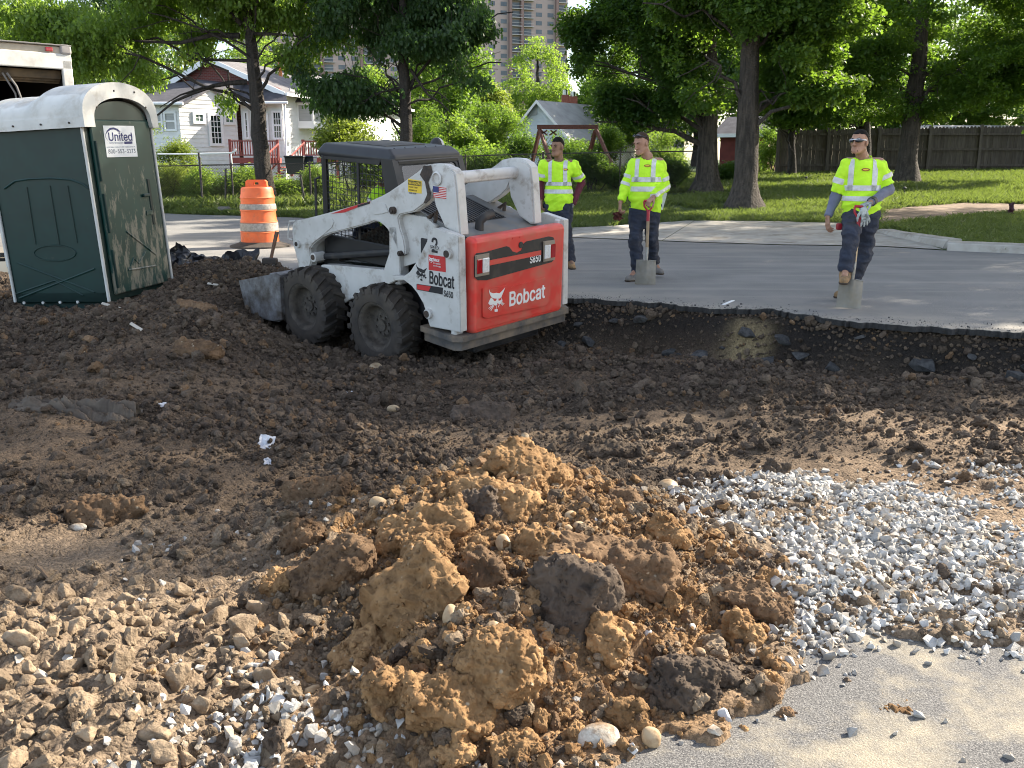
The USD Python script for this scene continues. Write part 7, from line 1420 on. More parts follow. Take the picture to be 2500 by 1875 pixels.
A, B = pt(1756, 44), pt(1872, 43); C_ = B + unit(np.array([.55, .83])) * 3.2; zs_ = D(1760, 327, 44)[2]; zt_ = D(1780, 287, 46)[2]
sh_ = thing('garden_shed', 'dark red garden shed with a slate grey roof between the trunks', 'shed'); SHR = mat('shed_red', (.10, .018, .014), (.14, .026, .02), scale=3, rough=.8); SHO = mat('shed_orange', (.24, .07, .035), (.30, .10, .05), scale=3, rough=.8)
L_ = np.linalg.norm(B - A); siding(sh_, rect(0, .75, L_, zs_), A, B, SHR, .22, 'wall_plank'); siding(sh_, rect(0, .75, 3.2, zs_), B, C_, SHR, .22, 'wall_plank'); part(sh_, 'wall', CAT([upright(rect(0, .75, L_, zs_), A, B, 0, .1), upright(rect(0, .75, 3.2, zs_), B, C_, 0, .1)]), SHR)
nb_ = unit(np.array([.55, .83])); o_ = unit(B - A); rs_ = part(sh_, 'roof', CAT([slab([fz(A - o_ * .3 - nb_ * .3, zs_), fz(B + o_ * .3 - nb_ * .3, zs_), fz(B + o_ * .3 + nb_ * 1.6, zt_), fz(A - o_ * .3 + nb_ * 1.6, zt_)], .08), slab([fz(A - o_ * .3 + nb_ * 1.6, zt_), fz(B + o_ * .3 + nb_ * 1.6, zt_), fz(B + o_ * .3 + nb_ * 3.5, zs_), fz(A - o_ * .3 + nb_ * 3.5, zs_)], .08)]), SHING_D)
part(rs_, 'fascia_board', slab([fz(A - o_ * .3 - nb_ * .33, zs_ - .0), fz(B + o_ * .3 - nb_ * .33, zs_), fz(B + o_ * .3 - nb_ * .30, zs_), fz(A - o_ * .3 - nb_ * .30, zs_)], .16), TRIM); part(sh_, 'door', upright(rect(L_ * .3, .8, L_ * .52, zs_ - .25), A, B, .04, .03), SHR)
A, B = pt(2255, 52), pt(2760, 54); zt_ = D(2380, 322, 52)[2]; g5 = thing('garage', 'low building with a white eave just above the wooden fence at the right', 'garage'); L_ = np.linalg.norm(B - A)
siding(g5, rect(0, 1.0, L_, zt_ - .2), A, B, SIDING, .3); part(g5, 'wall', upright(rect(0, 1.0, L_, zt_ - .2), A, B, 0, .1), SIDING); part(g5, 'roof', slab([fz(A + [-.3, -.5], zt_ - .02), fz(B + [.3, -.5], zt_ - .02), fz(B + [.3, 3], zt_ + .5), fz(A + [-.3, 3], zt_ + .5)], .12), SHING_L); part(g5, 'eave_board', upright(rect(-.3, zt_ - .26, L_ + .3, zt_), A, B, .55, .04), TRIM)
# tall block far behind
hr = thing('apartment_tower', 'tall tan apartment block with balconies far behind the trees', 'apartment block'); A, B = pt(600, 322), pt(1381, 362); L_ = np.linalg.norm(B - A); zt_ = 64.0; HB = mat('tower_tan', (.30, .235, .215), (.36, .28, .255), scale=.05, rough=.85); HBD = mat('tower_brick', (.17, .11, .10), (.21, .14, .125), scale=.1, rough=.85); HW = mat('tower_glass', (.05, .06, .075), (.10, .115, .13), scale=.3, rough=.1); HC = mat('tower_slab', (.36, .34, .33), rough=.8)
part(hr, 'wall', upright(rect(0, 0, L_, zt_), A, B, 0, 18), HB); part(hr, 'roof_parapet', upright(rect(-.2, zt_, L_ + .2, zt_ + 1.1), A, B, .25, 18.5), HC)
nbay = 26; bw_ = L_ / nbay; wins = 0
for k_ in range(nbay):
    x0 = k_ * bw_; bal = k_ % 4 in (1, 2)
    if bal: part(hr, 'brick_pier', upright(rect(x0 - .5, 0, x0 + .5, zt_ - .3), A, B, 1.3, 1.25), HBD)
    for f_ in range(21, 4, -1):
        z = f_ * 2.95 + .55; px_ = CX + FPX * (A[0] + (B[0] - A[0]) * (x0 + bw_ / 2) / L_) / ((A[1] + (B[1] - A[1]) * (x0 + bw_ / 2) / L_) * .975)
        if not (px_ < 1010 or px_ > 1190) or f_ < 9: continue
        if bal:
            part(hr, 'balcony', CAT([upright(rect(x0 + .5, z - .35, x0 + bw_ - .1, z - .12), A, B, 1.4, 1.35)] + [upright(rect(x0 + .5, z + .8, x0 + bw_ - .1, z + .9), A, B, 1.4, .08)]), HC)
        if wins < 296: part(hr, 'window', upright(rect(x0 + (.9 if bal else 1.1), z + (-.1 if bal else .55), x0 + bw_ - (.7 if bal else 1.1), z + 2.0), A, B, .05, .08), HW); wins += 1
# wooden fence at the right
F0, F1 = pt(1896, 40.3), pt(2760, 39.6); L_ = np.linalg.norm(F1 - F0); wf_ = thing('wooden_fence', 'weathered grey brown wooden picket fence closing the lawn at the right', 'fence'); FW_ = mat('fence_wood', (.045, .037, .030), (.085, .070, .057), scale=3, stretch=(6, 6, .7), rough=.9, rand=.0)
FWV = [FW_, mat('fence_wood_b', (.055, .045, .037), (.10, .084, .068), scale=3, stretch=(6, 6, .7), rough=.9), mat('fence_wood_c', (.037, .029, .023), (.068, .055, .043), scale=3, stretch=(6, 6, .7), rough=.9)]
np_ = int(L_ / .142); rg = np.random.default_rng(8); fzb = lambda x: float(lawn_z(*(F0 + (F1 - F0) * x / L_)))
for i in range(np_):
    x = i * L_ / np_ + .07; zb2 = fzb(x) - .03; top_ = zb2 + 1.86 + rg.uniform(-.02, .02); w = .069; ofs = rg.uniform(-.004, .004); part(wf_, 'picket', upright(Polygon([(x - w, zb2), (x + w, zb2), (x + w, top_ - .06), (x + w * .35, top_), (x - w * .35, top_), (x - w, top_ - .06)]), F0, F1, ofs, .018), FWV[int(rg.integers(3))])
for z in (.35, 1.0, 1.62): part(wf_, 'rail', upright(rect(0, fzb(0) + z, L_, fzb(0) + z + .085), F0, F1, .062, .04), FW_)
for i in range(8): x = L_ * i / 7; part(wf_, 'post', upright(rect(x - .06, fzb(x) - .1, x + .06, fzb(x) + 1.9), F0, F1, .10, .1), FWV[1])
# chain link fence along the left and middle
C0, C1 = pt(372, 30.0), pt(1702, 30.4); L_ = np.linalg.norm(C1 - C0); cf = thing('chain_link_fence', 'rusty dark chain link fence in front of the gardens', 'fence'); FM = mat('fence_steel', (.035, .03, .027), (.07, .06, .052), scale=8, rough=.7, metallic=.3); u = unit(C1 - C0); cz_ = lambda x: float(lawn_z(*(C0 + u * x))); HF = 1.32
topl = [np.append(C0 + u * x, cz_(x) + HF) for x in np.linspace(0, L_, 30)]; part(cf, 'top_rail', tube(topl, .022, 6), FM, 40)
for i in range(8): x = L_ * i / 7; part(cf, 'post', cyl(np.append(C0 + u * x, cz_(x) - .2), np.append(C0 + u * x, cz_(x) + HF + .06), .03, 8), FM, 40)
for px, d_, py0, py1, lean in ((551, 29.4, 411, 462, .10), (733, 28.8, 424, 500, -.12), (485, 29.8, 372, 470, 0), (487, 29.7, 383, 455, .01)): a_ = D(px, py0, d_); part(cf, 'post', cyl([a_[0] - lean, a_[1], float(lawn_z(a_[0], a_[1])) - .1], a_, .032, 8), FM, 40)
Wp, Wc = [], 0
for x in np.arange(-HF, L_, .085):
    for s in (1, -1):
        a_, b_ = (x, 0), (x + HF, HF)
        if s < 0: a_, b_ = (x, HF), (x + HF, 0)
        t0_, t1_ = max(0, -x / HF), min(1, (L_ - x) / HF); 
        if t1_ <= t0_: continue
        for t_ in (t0_, t1_): xx = a_[0] + (b_[0] - a_[0]) * t_; zz = a_[1] + (b_[1] - a_[1]) * t_; q = C0 + u * xx; Wp.append((q[0], q[1] + .002 * s, float(lawn_z(*q)) + zz))
        Wc += 1
bc = UsdGeom.BasisCurves.Define(stage, numbered(cf, 'wire_mesh')); bc.CreateTypeAttr('linear'); bc.CreatePointsAttr(Vt.Vec3fArray.FromNumpy(np.array(Wp, np.float32))); bc.CreateCurveVertexCountsAttr(Vt.IntArray([2] * Wc)); bc.CreateWidthsAttr(Vt.FloatArray([.0045] * len(Wp))); bc.SetWidthsInterpolation('vertex'); UsdShade.MaterialBindingAPI.Apply(bc.GetPrim()).Bind(FM)
wp_ = [D(385, 376, 31.2), D(480, 376, 31.2), D(540, 374, 31.2), D(566, 373, 31.2), D(574, 369, 31.2), D(576, 364, 31.2)]; sp_ = thing('white_rail', 'bent white pipe rail behind the chain link fence at the left', 'rail'); part(sp_, 'pipe', tube(wp_, .028, 8), TRIM, 40)
for px in (484, 564): p = D(px, 375, 31.2); part(sp_, 'post', cyl([p[0], p[1], float(lawn_z(p[0], p[1]))], p, .025, 8), TRIM, 40)
# swing frame
sw = thing('swing_frame', 'red brown wooden swing frame in the garden behind the chain link fence', 'swing frame'); SWM = mat('swing_wood', (.10, .032, .022), (.15, .055, .038), scale=4, stretch=(5, 1, 5), rough=.75)
def beam(a_, b_, w=.09, hgt=.14): a_, b_ = np.asarray(a_), np.asarray(b_); m = box(0, 0, np.linalg.norm(b_ - a_) / 2, w, hgt, np.linalg.norm(b_ - a_)); M = trimesh.geometry.align_vectors([0, 0, 1], unit(b_ - a_)); M[:3, 3] = a_; m.apply_transform(M); return m
part(sw, 'top_beam', beam(D(1312, 310, 33.6), D(1460, 310, 33.0), .14, .10), SWM)
for p, q in (((1456, 316, 33.0), (1510, 440, 31.6)), ((1454, 318, 33.0), (1425, 430, 34.6)), ((1318, 316, 33.6), (1360, 440, 32.0)), ((1318, 316, 33.6), (1292, 430, 35.0))): part(sw, 'leg', beam(D(*p), D(*q)), SWM)
part(sw, 'brace', beam(D(1420, 405, 32.4), D(1494, 406, 32.1)), SWM); part(sw, 'brace', beam(D(1340, 405, 32.8), D(1420, 405, 32.4)), SWM)
for px in (1327, 1350): part(sw, 'bracket', CAT([beam(D(px - 9, 330, 33.5), D(px + 9, 318, 33.5), .05, .08), beam(D(px + 9, 330, 33.5), D(px - 6, 318, 33.5), .05, .08)]), SWM)
# parked car, its front corner showing beside the toilet
cp = D(366, 404, 34.5); cz0 = float(lawn_z(cp[0], cp[1])); yaw_ = math.radians(-8); M = rotm(0, 0, -8, 1, (cp[0] - 1.55, cp[1] + .3, cz0)); car = thing('parked_car', 'silver car parked in the yard, its front corner showing beside the toilet', 'car', matrix=M)
body = Polygon([(-2.2, .32), (2.15, .30), (2.25, .5), (2.18, .78), (1.6, .95), (.95, 1.0), (.35, 1.45), (-1.0, 1.48), (-1.7, 1.05), (-2.2, .98), (-2.28, .6)]); CS = mat('car_silver', (.42, .45, .45), (.48, .50, .50), scale=3, rough=.25, metallic=.5, coat=.5)
part(car, 'body', bevel(body, 'y', -.85, 1.7, .08), CS, 30); part(car, 'windows', plate(Polygon([(.85, 1.0), (.32, 1.38), (-.95, 1.40), (-1.5, 1.06)]), 'y', -.855, 1.71), PANE)
for x in (1.35, -1.4): 
    for y in (-.78, .78): w_2 = part(car, 'wheel', cyl([x, y - .1, .32], [x, y + .1, .32], .32, 22), RUB, 40); part(w_2, 'rim', cyl([x, y - .105, .32], [x, y + .105, .32], .19, 16), CHROME, 40)
for y in (-.68, .68): part(car, 'headlight', rbox(2.14, y, .70, .16, .30, .13, .05), LENS_W, 40)
part(car, 'bumper', rbox(2.2, 0, .48, .2, 1.66, .2, .08), CS, 40); part(car, 'grille', cbox(2.24, 0, .68, .06, .7, .10, .01), LK)
structure('garden_path', draped(walk, .02), concrete)
# ------------------------------------------------------------------ trees, shrubs, grass
def leaf_tris(L, w, rng):
    """one lobed leaf, folded along its rib, growing along +x"""
    z = .12 * L; V = [(0, 0, 0), (L * .34, w * .5, z * .6), (L * .42, w * .22, z * .35), (L * .72, w * .46, z * .3), (L, 0, -z), (L * .72, -w * .46, z * .3), (L * .42, -w * .22, z * .35), (L * .34, -w * .5, z * .6), (L * .5, 0, 0)]
    F = [(0, 1, 8), (1, 2, 8), (2, 3, 8), (3, 4, 8), (4, 5, 8), (5, 6, 8), (6, 7, 8), (7, 0, 8)]
    return np.array(V), np.array(F)
def leaf_simple(L, w):
    V = [(0, 0, 0), (L * .45, w * .5, .06 * L), (L, 0, -.1 * L), (L * .45, -w * .5, .06 * L)]; return np.array(V), np.array([(0, 1, 2), (0, 2, 3)])
def sprig(seed, n=16, span=.55, L=.13, w=.10, lobed=True, droop=.3, flat=.6):
    rng = np.random.default_rng(seed); VV, FF, k = [], [], 0
    for i in range(n):
        v, f = leaf_tris(L * rng.uniform(.7, 1.2), w * rng.uniform(.7, 1.2), rng) if lobed else leaf_simple(L * rng.uniform(.7, 1.3), w * rng.uniform(.7, 1.2))
        R = trimesh.transformations.euler_matrix(rng.normal(0, .5), rng.normal(droop, .45), rng.uniform(0, 2 * np.pi), 'sxyz')[:3, :3]
        p = rng.normal(0, 1, 3); p = p / np.linalg.norm(p) * span * .5 * rng.uniform(.2, 1) ** .6 * np.array([1, 1, flat]); VV.append(v @ R.T + p); FF.append(f + k); k += len(v)
    return trimesh.Trimesh(np.vstack(VV), np.vstack(FF), process=False)
LM_DARK = leaf_mat('leaf_dark', (.022, .056, .015), (.055, .110, .024), (.18, .32, .03), .46); LM_MID = leaf_mat('leaf_mid', (.034, .078, .016), (.074, .136, .028), (.24, .40, .035), .48)
LM_LIGHT = leaf_mat('leaf_light', (.062, .118, .022), (.125, .20, .036), (.34, .50, .055), .48); LM_YEL = leaf_mat('leaf_yellow', (.085, .13, .02), (.16, .20, .035), (.36, .46, .06), .42); LM_BLUE = leaf_mat('leaf_blue', (.024, .056, .022), (.052, .098, .034), (.15, .29, .05), .42)
LM_DEEP = leaf_mat('leaf_deep', (.014, .036, .014), (.032, .064, .022), (.10, .20, .03), .34)
def bark(n, c1, c2): return mat(n, c1, c2, scale=3.0, stretch=(5, 5, .8), rough=.95, bump=1.0, bscale=13, bdist=.10)
BK_G, BK_D = bark('bark_grey', (.030, .024, .019), (.085, .068, .055)), bark('bark_dark', (.022, .017, .014), (.05, .04, .033))
_SP = {}
def sprigs(kind):
    if kind not in _SP:
        _SP[kind] = {'oak': [sprig(900 + i, 26, .64, .115, .09) for i in range(4)], 'pin': [sprig(910 + i, 16, .60, .14, .085, droop=.9, flat=.9) for i in range(4)], 'far': [sprig(920 + i, 20, .95, .20, .14, False) for i in range(4)],
                     'bush': [sprig(930 + i, 22, .45, .085, .05, False, flat=.9) for i in range(4)], 'fine': [sprig(940 + i, 20, .55, .12, .035, False, .2, 1.0) for i in range(4)]}[kind]
    return _SP[kind]
def limb_path(a, b, rng, n=7, sag=.0):
    t = np.linspace(0, 1, n)[:, None]; a, b = np.asarray(a), np.asarray(b); L = np.linalg.norm(b - a); j = rng.normal(0, .045 * L, (n, 3)) * np.sin(np.pi * t); p = a + (b - a) * t + j; p[:, 2] += (sag * L * np.sin(np.pi * t))[:, 0]; return p
def tree(name, label, base, top, r0, blobs, kind, lm, bk, n, seed, limbs=14, group=None, extra_limbs=(), size=(.8, 1.25), gap=.0, flare=1.7, cat='tree', shell=.35):
    rng = np.random.default_rng(seed); t = thing(name, label, cat, group); base, top = np.asarray(base, float), np.asarray(top, float); m = 22
    s = np.linspace(0, 1, m); P = base + (top - base) * s[:, None]; P[:, :2] += np.cumsum(rng.normal(0, .02, (m, 2)), 0) * (s[:, None] > .02); rad = r0 * ((1 - s) ** .75 * .8 + .2); rad[0] *= flare; rad[1] *= 1 + (flare - 1) * .25
    P[0, 2] -= .15; tr = tube(P, rad, 16); v = tr.vertices; ax = P[np.clip(np.searchsorted(P[:, 2], v[:, 2]), 0, m - 1)]
    d = v - ax; d[:, 2] = 0; v = v + d * (.35 * fbm(np.column_stack([v[:, 0] * 3.2, v[:, 1] * 3.2, v[:, 2] * .5]) + seed, 3, seed)[:, None]); tr.vertices = v
    parts_ = []
    for k in range(limbs):
        c, r = blobs[rng.integers(len(blobs))]; q = np.asarray(c) + rng.normal(0, .42, 3) * np.asarray(r); h = np.clip((q[2] - base[2]) / max(top[2] - base[2], .1) * rng.uniform(.55, .85), .12, .97); a = base + (top - base) * h
        p = limb_path(a, q, rng, 8, .06); L0 = r0 * (1 - h * .72) * rng.uniform(.16, .30); parts_.append(tube(p, np.linspace(L0, .018, 8), 7))
        for _ in range(3): i = rng.integers(3, 7); e = p[i] + rng.normal(0, .7, 3) + (p[-1] - p[i]) * .4; parts_.append(tube(limb_path(p[i], e, rng, 4), np.linspace(L0 * .35, .008, 4), 5))
    for pts, ra, rb in extra_limbs: parts_.append(tube(pts, np.linspace(ra, rb, len(pts)), 7))
    part(t, 'trunk', tr, bk, 50)
    if parts_: part(t, 'limbs', CAT(parts_), bk, 50)
    vol = np.array([np.prod(r) for _, r in blobs]) ** .8; pick = rng.choice(len(blobs), n * 3, p=vol / vol.sum()); C = np.array([c for c, _ in blobs])[pick]; Rr = np.array([r for _, r in blobs])[pick]
    u = rng.normal(size=(n * 3, 3)); u /= np.linalg.norm(u, axis=1, keepdims=True); u *= rng.uniform(shell ** 3, 1, (n * 3, 1)) ** (1 / 3); pos = C + u * Rr
    f = fbm(pos * .62 + seed * 1.7, 3, seed); pos = pos[f > np.quantile(f, .42 + gap)][:n]; nn = len(pos)
    R = rotz(rng.uniform(0, 2 * np.pi, nn)); sp = sprigs(kind)
    scatter(numbered(t, 'crown'), [('leaf_sprig', x, lm, False) for x in sp], pos, quats(R), rng.uniform(*size, nn), rng.integers(0, len(sp), nn))
    return t
def blob(px, py, d, rx, rz, ry=None, dd=0.0):
    c = D(px, py, d + dd); k = d / FPX; return (c, (rx * k, (ry if ry else rx) * k, rz * k))
def base_on(px, d): q = pt(px, d); return np.array([q[0], q[1], float(lawn_z(*q))])
# two oaks in front of the white house
d = 30.0; tree('oak_tree', 'slender dark trunked oak behind the traffic drum, its long branches over the white house', base_on(648, d), D(586, -140, d), .30, [blob(300, 40, d, 230, 95, 160), blob(180, 120, d, 120, 70, 110), blob(400, 110, d, 110, 60, 90), blob(520, -60, d, 280, 90, 160), blob(690, 25, d, 90, 40, 90), blob(780, 88, d, 80, 26, 70), blob(660, -80, d, 240, 100, 150), blob(330, 180, d, 70, 36, 60), blob(735, 135, d, 60, 34, 60), blob(60, 40, d, 120, 90, 100), blob(450, 30, d, 170, 60, 130), blob(620, 20, d, 120, 60, 100), blob(548, 245, d, 22, 26, 24)], 'pin', LM_LIGHT, BK_D, 3600, 21, 13, 'oaks by the chain link fence',
    [([D(603, 200, d), D(560, 203, d - .2), D(520, 210, d - .4), D(470, 228, d - .5), D(425, 248, d - .7), D(380, 285, d - .9), D(364, 300, d - 1)], .085, .015), ([D(530, 208, d - .3), D(490, 216, d - .9), D(440, 232, d - 1.4), D(390, 262, d - 1.7)], .05, .012), ([D(585, 88, d), D(520, 85, d), D(440, 105, d), D(330, 100, d), D(230, 60, d)], .09, .02), ([D(612, 82, d), D(680, 84, d), D(760, 92, d)], .06, .015), ([D(590, 60, d), D(560, 30, d), D(520, -10, d), D(440, -60, d)], .09, .02)], gap=.06)
tree('oak_tree', 'dark leaved oak with hanging twigs right behind the loader cab', base_on(992, d), D(978, -150, d), .24, [blob(960, 20, d, 190, 80, 130), blob(850, 110, d, 90, 46, 80), blob(790, 180, d, 75, 52, 70), blob(810, 225, d, 90, 44, 80), blob(890, 238, d, 80, 36, 70), blob(735, 195, d, 38, 34, 40), blob(1090, 70, d, 130, 70, 110), blob(1160, 150, d, 90, 60, 80), blob(1230, 190, d, 65, 50, 60), blob(980, -80, d, 260, 90, 160), blob(880, 190, d, 60, 42, 60), blob(1210, 40, d, 90, 50, 80), blob(1000, 110, d, 110, 36, 90)], 'pin', LM_BLUE, BK_D, 3100, 33, 16, 'oaks by the chain link fence',
    [([D(1003, 170, d), D(1020, 195, d - .2), D(1045, 232, d - .4), D(1075, 250, d - .5), D(1110, 285, d - .7)], .06, .012), ([D(1035, 218, d - .3), D(1070, 225, d - .5), D(1100, 250, d - .7)], .03, .01), ([D(975, 215, d), D(930, 225, d - .3), D(880, 250, d - .6)], .05, .012)], gap=.16)
# the big oaks on the lawn at the right
OL = 'big oaks on the lawn at the right'
d = 24.2; tree('oak_tree', 'thick trunked oak nearest the road on the lawn, right of the man looking down', base_on(1822, d), D(1862, -260, d), .33, [blob(1800, 40, d, 200, 90, 170), blob(1920, 130, d, 150, 75, 130), blob(2010, 70, d, 120, 80, 110), blob(1730, 150, d, 110, 60, 110), blob(1860, 215, d, 120, 48, 90), blob(1760, 225, d, 90, 45, 90), blob(1990, 190, d, 110, 60, 100), blob(1850, -120, d, 330, 110, 200), blob(1960, 215, d, 70, 35, 70)], 'oak', LM_MID, BK_G, 3600, 45, 7, OL, flare=2.1, gap=.10)
d = 30.6; tree('oak_tree', 'stout oak behind the man looking down, trunk hidden low by the shoulder of the lawn', base_on(1728, d), D(1738, -200, d), .37, [blob(1560, 90, d, 150, 100, 150), blob(1480, 180, d, 90, 65, 90), blob(1650, 20, d, 180, 90, 150), blob(1640, 200, d, 110, 60, 110), blob(1440, 60, d, 70, 60, 80), blob(1540, 250, d, 80, 40, 80), blob(1650, -110, d, 280, 90, 200), blob(1490, 280, d, 60, 36, 60), blob(1600, 265, d, 80, 40, 80), blob(1700, 235, d, 90, 45, 90)], 'oak', LM_DARK, BK_G, 4000, 57, 9, OL, flare=1.9, gap=.10)
d = 32.8; tree('oak_tree', 'leaning oak in front of the wooden fence, right of the man in sunglasses', base_on(2212, d), D(2262, -190, d), .36, [blob(2200, 40, d, 190, 90, 160), blob(2350, 150, d, 150, 90, 140), blob(2420, 255, d, 110, 48, 110), blob(2090, 150, d, 110, 75, 110), blob(2490, 60, d, 140, 110, 140), blob(2300, 250, d, 80, 40, 90), blob(2250, -100, d, 300, 90, 200), blob(2560, 200, d, 120, 100, 120), blob(2150, 250, d, 90, 45, 90)], 'oak', LM_MID, BK_G, 4000, 69, 12, OL, flare=1.8, gap=.12)
d = 37.5; tree('oak_tree', 'narrow oak trunk rising directly behind the head of the man in sunglasses', base_on(2112, d), D(2104, -160, d), .28, [blob(2100, 60, d, 150, 100, 140), blob(2000, 170, d, 90, 70, 90), blob(2190, 170, d, 90, 70, 90), blob(2050, -60, d, 200, 80, 150), blob(2040, 270, d, 80, 36, 70)], 'oak', LM_DARK, BK_D, 1900, 81, 10, OL)
d = 38.6; tree('oak_tree', 'thin dark trunk just in front of the left end of the wooden fence', base_on(1933, d), D(1925, -120, d), .15, [blob(1920, 110, d, 120, 90, 110), blob(1860, 220, d, 80, 50, 80), blob(1990, 250, d, 90, 40, 80), blob(1930, 280, d, 70, 30, 70)], 'oak', LM_MID, BK_D, 1500, 93, 9, OL)
# their neighbours just outside the picture, which shade the site
for x, y, hgt, r, sd in ((15.2, 18.9, 17.5, 6.0, 101), (22.5, 25.0, 17, 6.0, 102)):
    b = np.array([x, y, float(lawn_z(x, y))]); tree('shade_tree', f'oak on the lawn beyond the right edge of the picture, {"nearest the road" if sd == 101 else "second from the road" if sd == 102 else "behind two others" if sd == 103 else "farthest to the right"}', b, b + [0, 0, hgt], .4, [(b + [0, 0, hgt * .62], (r, r, hgt * .28)), (b + [r * .4, r * .3, hgt * .8], (r * .7, r * .7, hgt * .2)), (b + [-r * .4, -r * .3, hgt * .5], (r * .7, r * .65, hgt * .2))], 'oak', LM_MID, BK_G, 3000, sd, 10, size=(1.0, 1.6), gap=.03)
# trees further back
FG = 'trees rising behind the gardens'
for i, (px, d, top, hw, lm, lab) in enumerate(((30, 44, 10, 110, LM_LIGHT, 'pale green tree at the top left corner behind the truck'), (170, 52, -90, 150, LM_DEEP, 'dark tree behind the truck and toilet, left of two'), (330, 56, -60, 140, LM_DEEP, 'dark tree behind the toilet roof, right of two'), (470, 74, 40, 110, LM_YEL, 'yellow green tree behind the ridge of the white house, left'), (640, 78, 60, 110, LM_LIGHT, 'pale tree behind the chimney of the white house'),
        (905, 70, 150, 90, LM_LIGHT, 'pale willow like tree between the white house and the dark oak'), (1040, 72, 130, 100, LM_LIGHT, 'light green tree right of the dark oak trunk'), (1180, 66, 190, 80, LM_YEL, 'yellow flowering tree left of the blue house'), (1310, 80, 85, 95, LM_LIGHT, 'tall pale green tree standing above the blue house'), (1440, 74, 110, 90, LM_MID, 'mid green tree right of the tall pale one'),
        (1560, 62, 20, 140, LM_MID, 'green tree behind the grey house'), (1700, 56, -60, 140, LM_DARK, 'dark tree behind the red shed'), (1860, 58, -60, 150, LM_MID, 'green tree behind the fence end, left'), (2010, 55, -60, 140, LM_DARK, 'dark tree behind the fence, above the man in sunglasses'), (2170, 60, -60, 150, LM_MID, 'green tree behind the fence, centre right'), (2330, 64, -60, 160, LM_DARK, 'dark tree behind the garage roof'), (2480, 62, -60, 160, LM_MID, 'green tree behind the garage at the right edge'), (2650, 55, -60, 170, LM_DARK, 'dark tree beyond the right edge behind the fence'))):
    b = base_on(px, d); zt2 = D(px, top, d)[2]; k = d / FPX; w = hw * k; H_ = zt2 - b[2]; zc = b[2] + H_ * .55
    tree('garden_tree', lab, b, [b[0], b[1], zt2 - .6], .22, [((b[0], b[1], zc), (w * .9, w * .9, H_ * .38)), ((b[0] - w * .35, b[1] - .5, b[2] + H_ * .34), (w * .75, w * .75, H_ * .24)), ((b[0] + w * .35, b[1] - .3, b[2] + H_ * .40), (w * .75, w * .75, H_ * .24)), ((b[0], b[1], b[2] + H_ * .80), (w * .55, w * .55, H_ * .2))], 'far', lm, BK_D, 1300 if top < 30 else 900, 200 + i, 6, FG, size=(.8, 1.3))
b = np.array([-3.7, 53.2, float(lawn_z(-3.7, 53.2))]); tree('garden_tree', 'green tree just behind the dark oak crown, right of the white house', b, b + [0, 0, 10.4], .2, [(b + [0, 0, 6.6], (2.6, 2.6, 3.6)), (b + [0, .3, 9], (1.8, 1.8, 2.2)), (b + [.3, 0, 4], (2.5, 2.5, 2))], 'far', LM_MID, BK_D, 1000, 260, 6, FG, size=(.8, 1.3))
# shrubs
def shrub(label, px, py0, py1, hw, d, kind, lm, n, seed, group=None, cat='shrub', size=(.7, 1.2)):
    b = base_on(px, d); zt2 = D(px, py0, d)[2]; k = d / FPX; w = hw * k; H_ = max(zt2 - b[2], .3); rng = np.random.default_rng(seed); t = thing('shrub', label, cat, group)
    stems = [tube(limb_path(b + [rng.normal(0, .15), rng.normal(0, .15), -.05], b + [rng.normal(0, w * .5), rng.normal(0, w * .3), H_ * rng.uniform(.5, .9)], rng, 5), np.linspace(.025, .006, 5), 5) for _ in range(7)]; part(t, 'stems', CAT(stems), BK_D, 50)
    blobs = [(b + [rng.uniform(-.55, .55) * w, rng.uniform(-.4, .4) * w, H_ * rng.uniform(.3, .72)], np.array([w * rng.uniform(.35, .6), w * .45, H_ * rng.uniform(.24, .36)])) for _ in range(6)]
    pick = rng.integers(0, 6, n * 2); u = rng.normal(size=(n * 2, 3)); u /= np.linalg.norm(u, axis=1, keepdims=True); u *= rng.uniform(.1, 1, (n * 2, 1)) ** (1 / 3); pos = np.array([c for c, _ in blobs])[pick] + u * np.array([r for _, r in blobs])[pick]
    f = fbm(pos * 1.3 + seed, 3, seed); pos = pos[(f > np.quantile(f, .3)) & (pos[:, 2] > b[2] - .05)][:n]; nn = len(pos); sp = sprigs(kind); scatter(numbered(t, 'foliage'), [('leaf_sprig', x, lm, False) for x in sp], pos, quats(rotz(rng.uniform(0, 6.28, nn))), rng.uniform(*size, nn), rng.integers(0, 4, nn))
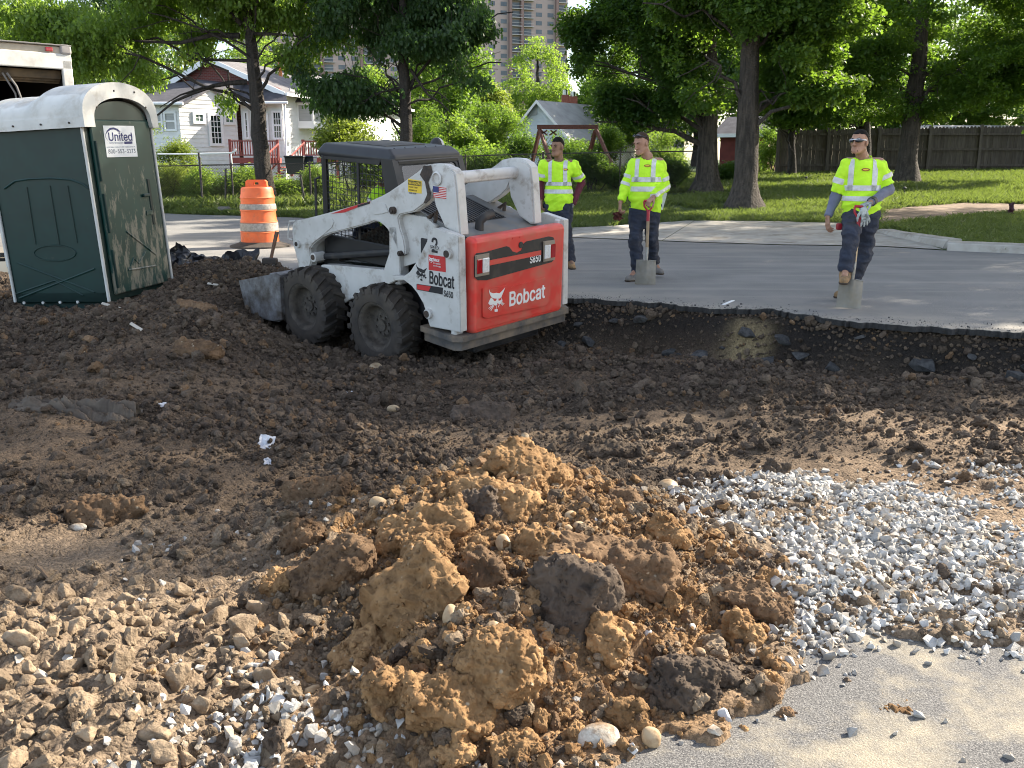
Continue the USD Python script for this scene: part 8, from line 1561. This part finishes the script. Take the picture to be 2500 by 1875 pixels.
HG = [('bright yellow green bush under the windows of the white house', 425, 305, 0, 60, 37.5, 'bush', LM_YEL, 420), ('brown green brush behind the chain link fence beside the toilet', 415, 400, 0, 55, 31.2, 'fine', LM_YEL, 420), ('tall green weeds by the leaning fence post left of the drum', 500, 392, 0, 60, 31.0, 'fine', LM_LIGHT, 460), ('tall green weeds directly behind the traffic drum', 590, 398, 0, 60, 31.2, 'fine', LM_LIGHT, 430), ('weeds at the foot of the slender oak', 690, 425, 0, 60, 30.8, 'fine', LM_LIGHT, 380), ('weeds by the black bins left of the loader cab', 775, 400, 0, 50, 31.0, 'fine', LM_LIGHT, 380),
      ('light green spreading bush over the loader cab, left of the dark oak trunk', 860, 255, 0, 120, 34, 'oak', LM_YEL, 560), ('mid green bush right of the dark oak trunk', 1030, 255, 0, 80, 36, 'bush', LM_MID, 520), ('bright bush with big leaves above the driver cap', 1125, 262, 0, 85, 34.5, 'oak', LM_LIGHT, 380), ('bushy green shrub left of the swing frame', 1215, 232, 0, 75, 38, 'bush', LM_MID, 520), ('dark shrub under the swing frame', 1290, 320, 0, 60, 35.5, 'bush', LM_DARK, 420), ('green shrub behind the swing frame, below the blue house', 1385, 312, 0, 75, 37, 'bush', LM_MID, 480), ('green bush between the blue house and the man looking down', 1478, 300, 0, 60, 36, 'bush', LM_MID, 420),
      ('dark brush at the chain link fence right of the standing man with maroon sleeves', 1440, 372, 0, 65, 31.0, 'bush', LM_DARK, 480), ('dark brush at the chain link fence behind the man looking down', 1540, 378, 0, 65, 31.0, 'bush', LM_DARK, 480), ('dark brush left of the stout oak', 1650, 385, 0, 60, 31.5, 'bush', LM_DARK, 440), ('leafy bush in front of the grey house', 1610, 318, 0, 75, 40, 'bush', LM_LIGHT, 460), ('bush between the two oak trunks by the shed', 1775, 395, 0, 40, 36, 'bush', LM_DARK, 300), ('low shrub at the right foot of the nearest oak', 1888, 300, 0, 45, 41.0, 'bush', LM_MID, 320), ('hedge piece beside the loader, behind the cross tube', 1190, 345, 0, 90, 33, 'bush', LM_MID, 460), ('dark brush right behind the loader cab', 1060, 350, 0, 70, 32.0, 'bush', LM_DARK, 420), ('brush between the cab and the slender oak, behind the fence', 905, 350, 0, 70, 32.5, 'bush', LM_MID, 400)]
for i, (lab, px, y0, _, hw, d, kind, lm, n) in enumerate(HG): shrub(lab, px, y0, 0, hw, d, kind, lm, n, 300 + i)
# grass
rng = np.random.default_rng(5)
def tuft(seed, n=14, h=.10):
    rg = np.random.default_rng(seed); V, F = [], []
    for i in range(n):
        p = rg.normal(0, .05, 2); a = rg.uniform(0, 6.28); l = h * rg.uniform(.5, 1.25); b_ = rg.normal(0, .05, 2); w = .006; k = len(V); s = np.array([math.cos(a), math.sin(a)]) * w
        V += [(p[0] - s[0], p[1] - s[1], -.01), (p[0] + s[0], p[1] + s[1], -.01), (p[0] + b_[0] * .5 + s[0] * .7, p[1] + b_[1] * .5 + s[1] * .7, l * .6), (p[0] + b_[0] * 1.2, p[1] + b_[1] * 1.2, l)]; F += [(k, k + 1, k + 2), (k, k + 2, k + 3)]
    return trimesh.Trimesh(np.array(V, float), np.array(F), process=False)
GRM = leaf_mat('grass_blade', (.056, .086, .022), (.118, .145, .042), (.22, .30, .05), .36)
N = 60000; yy = 13 + 29 * rng.random(N) ** 1.25; xx = rng.uniform(-.60, .60, N) * yy; s = yy - edge_y(far_edge, xx); ap_ = APRON.buffer(.02); keep = (s > .12) & ~contains_xy(ap_, xx, yy) & ~contains_xy(PATH.buffer(-.1), xx, yy) & ~contains_xy(LineString(_kp).buffer(.45), xx, yy) & (fbm(np.stack([xx * .5, yy * .5, 0 * xx], 1), 3, 6) > -.24)
ex = rng.random(4000); xe = -10 + 24 * ex; ye = edge_y(far_edge, xe) + rng.uniform(.0, .35, 4000); ke = ~contains_xy(ap_.buffer(.1), xe, ye) & (xe < 2.8)
X_ = np.concatenate([xx[keep], xe[ke]]); Y_ = np.concatenate([yy[keep], ye[ke]]); nn = len(X_)
big = np.where((X_ < -1) & (Y_ > 28.5) & (Y_ < 33), 2.2, 1.0) * np.where(Y_ > 24, 1.35, 1.0)
scatter('/World/grass', [('tuft', tuft(950 + i, 16, .085), GRM, False) for i in range(4)], np.column_stack([X_, Y_, np.maximum(lawn_z(X_, Y_), 0)]), quats(rotz(rng.uniform(0, 6.28, nn))), rng.uniform(.7, 1.5, nn) * big, rng.integers(0, 4, nn), label='grass of the lawn and verge across the road', cat='grass')
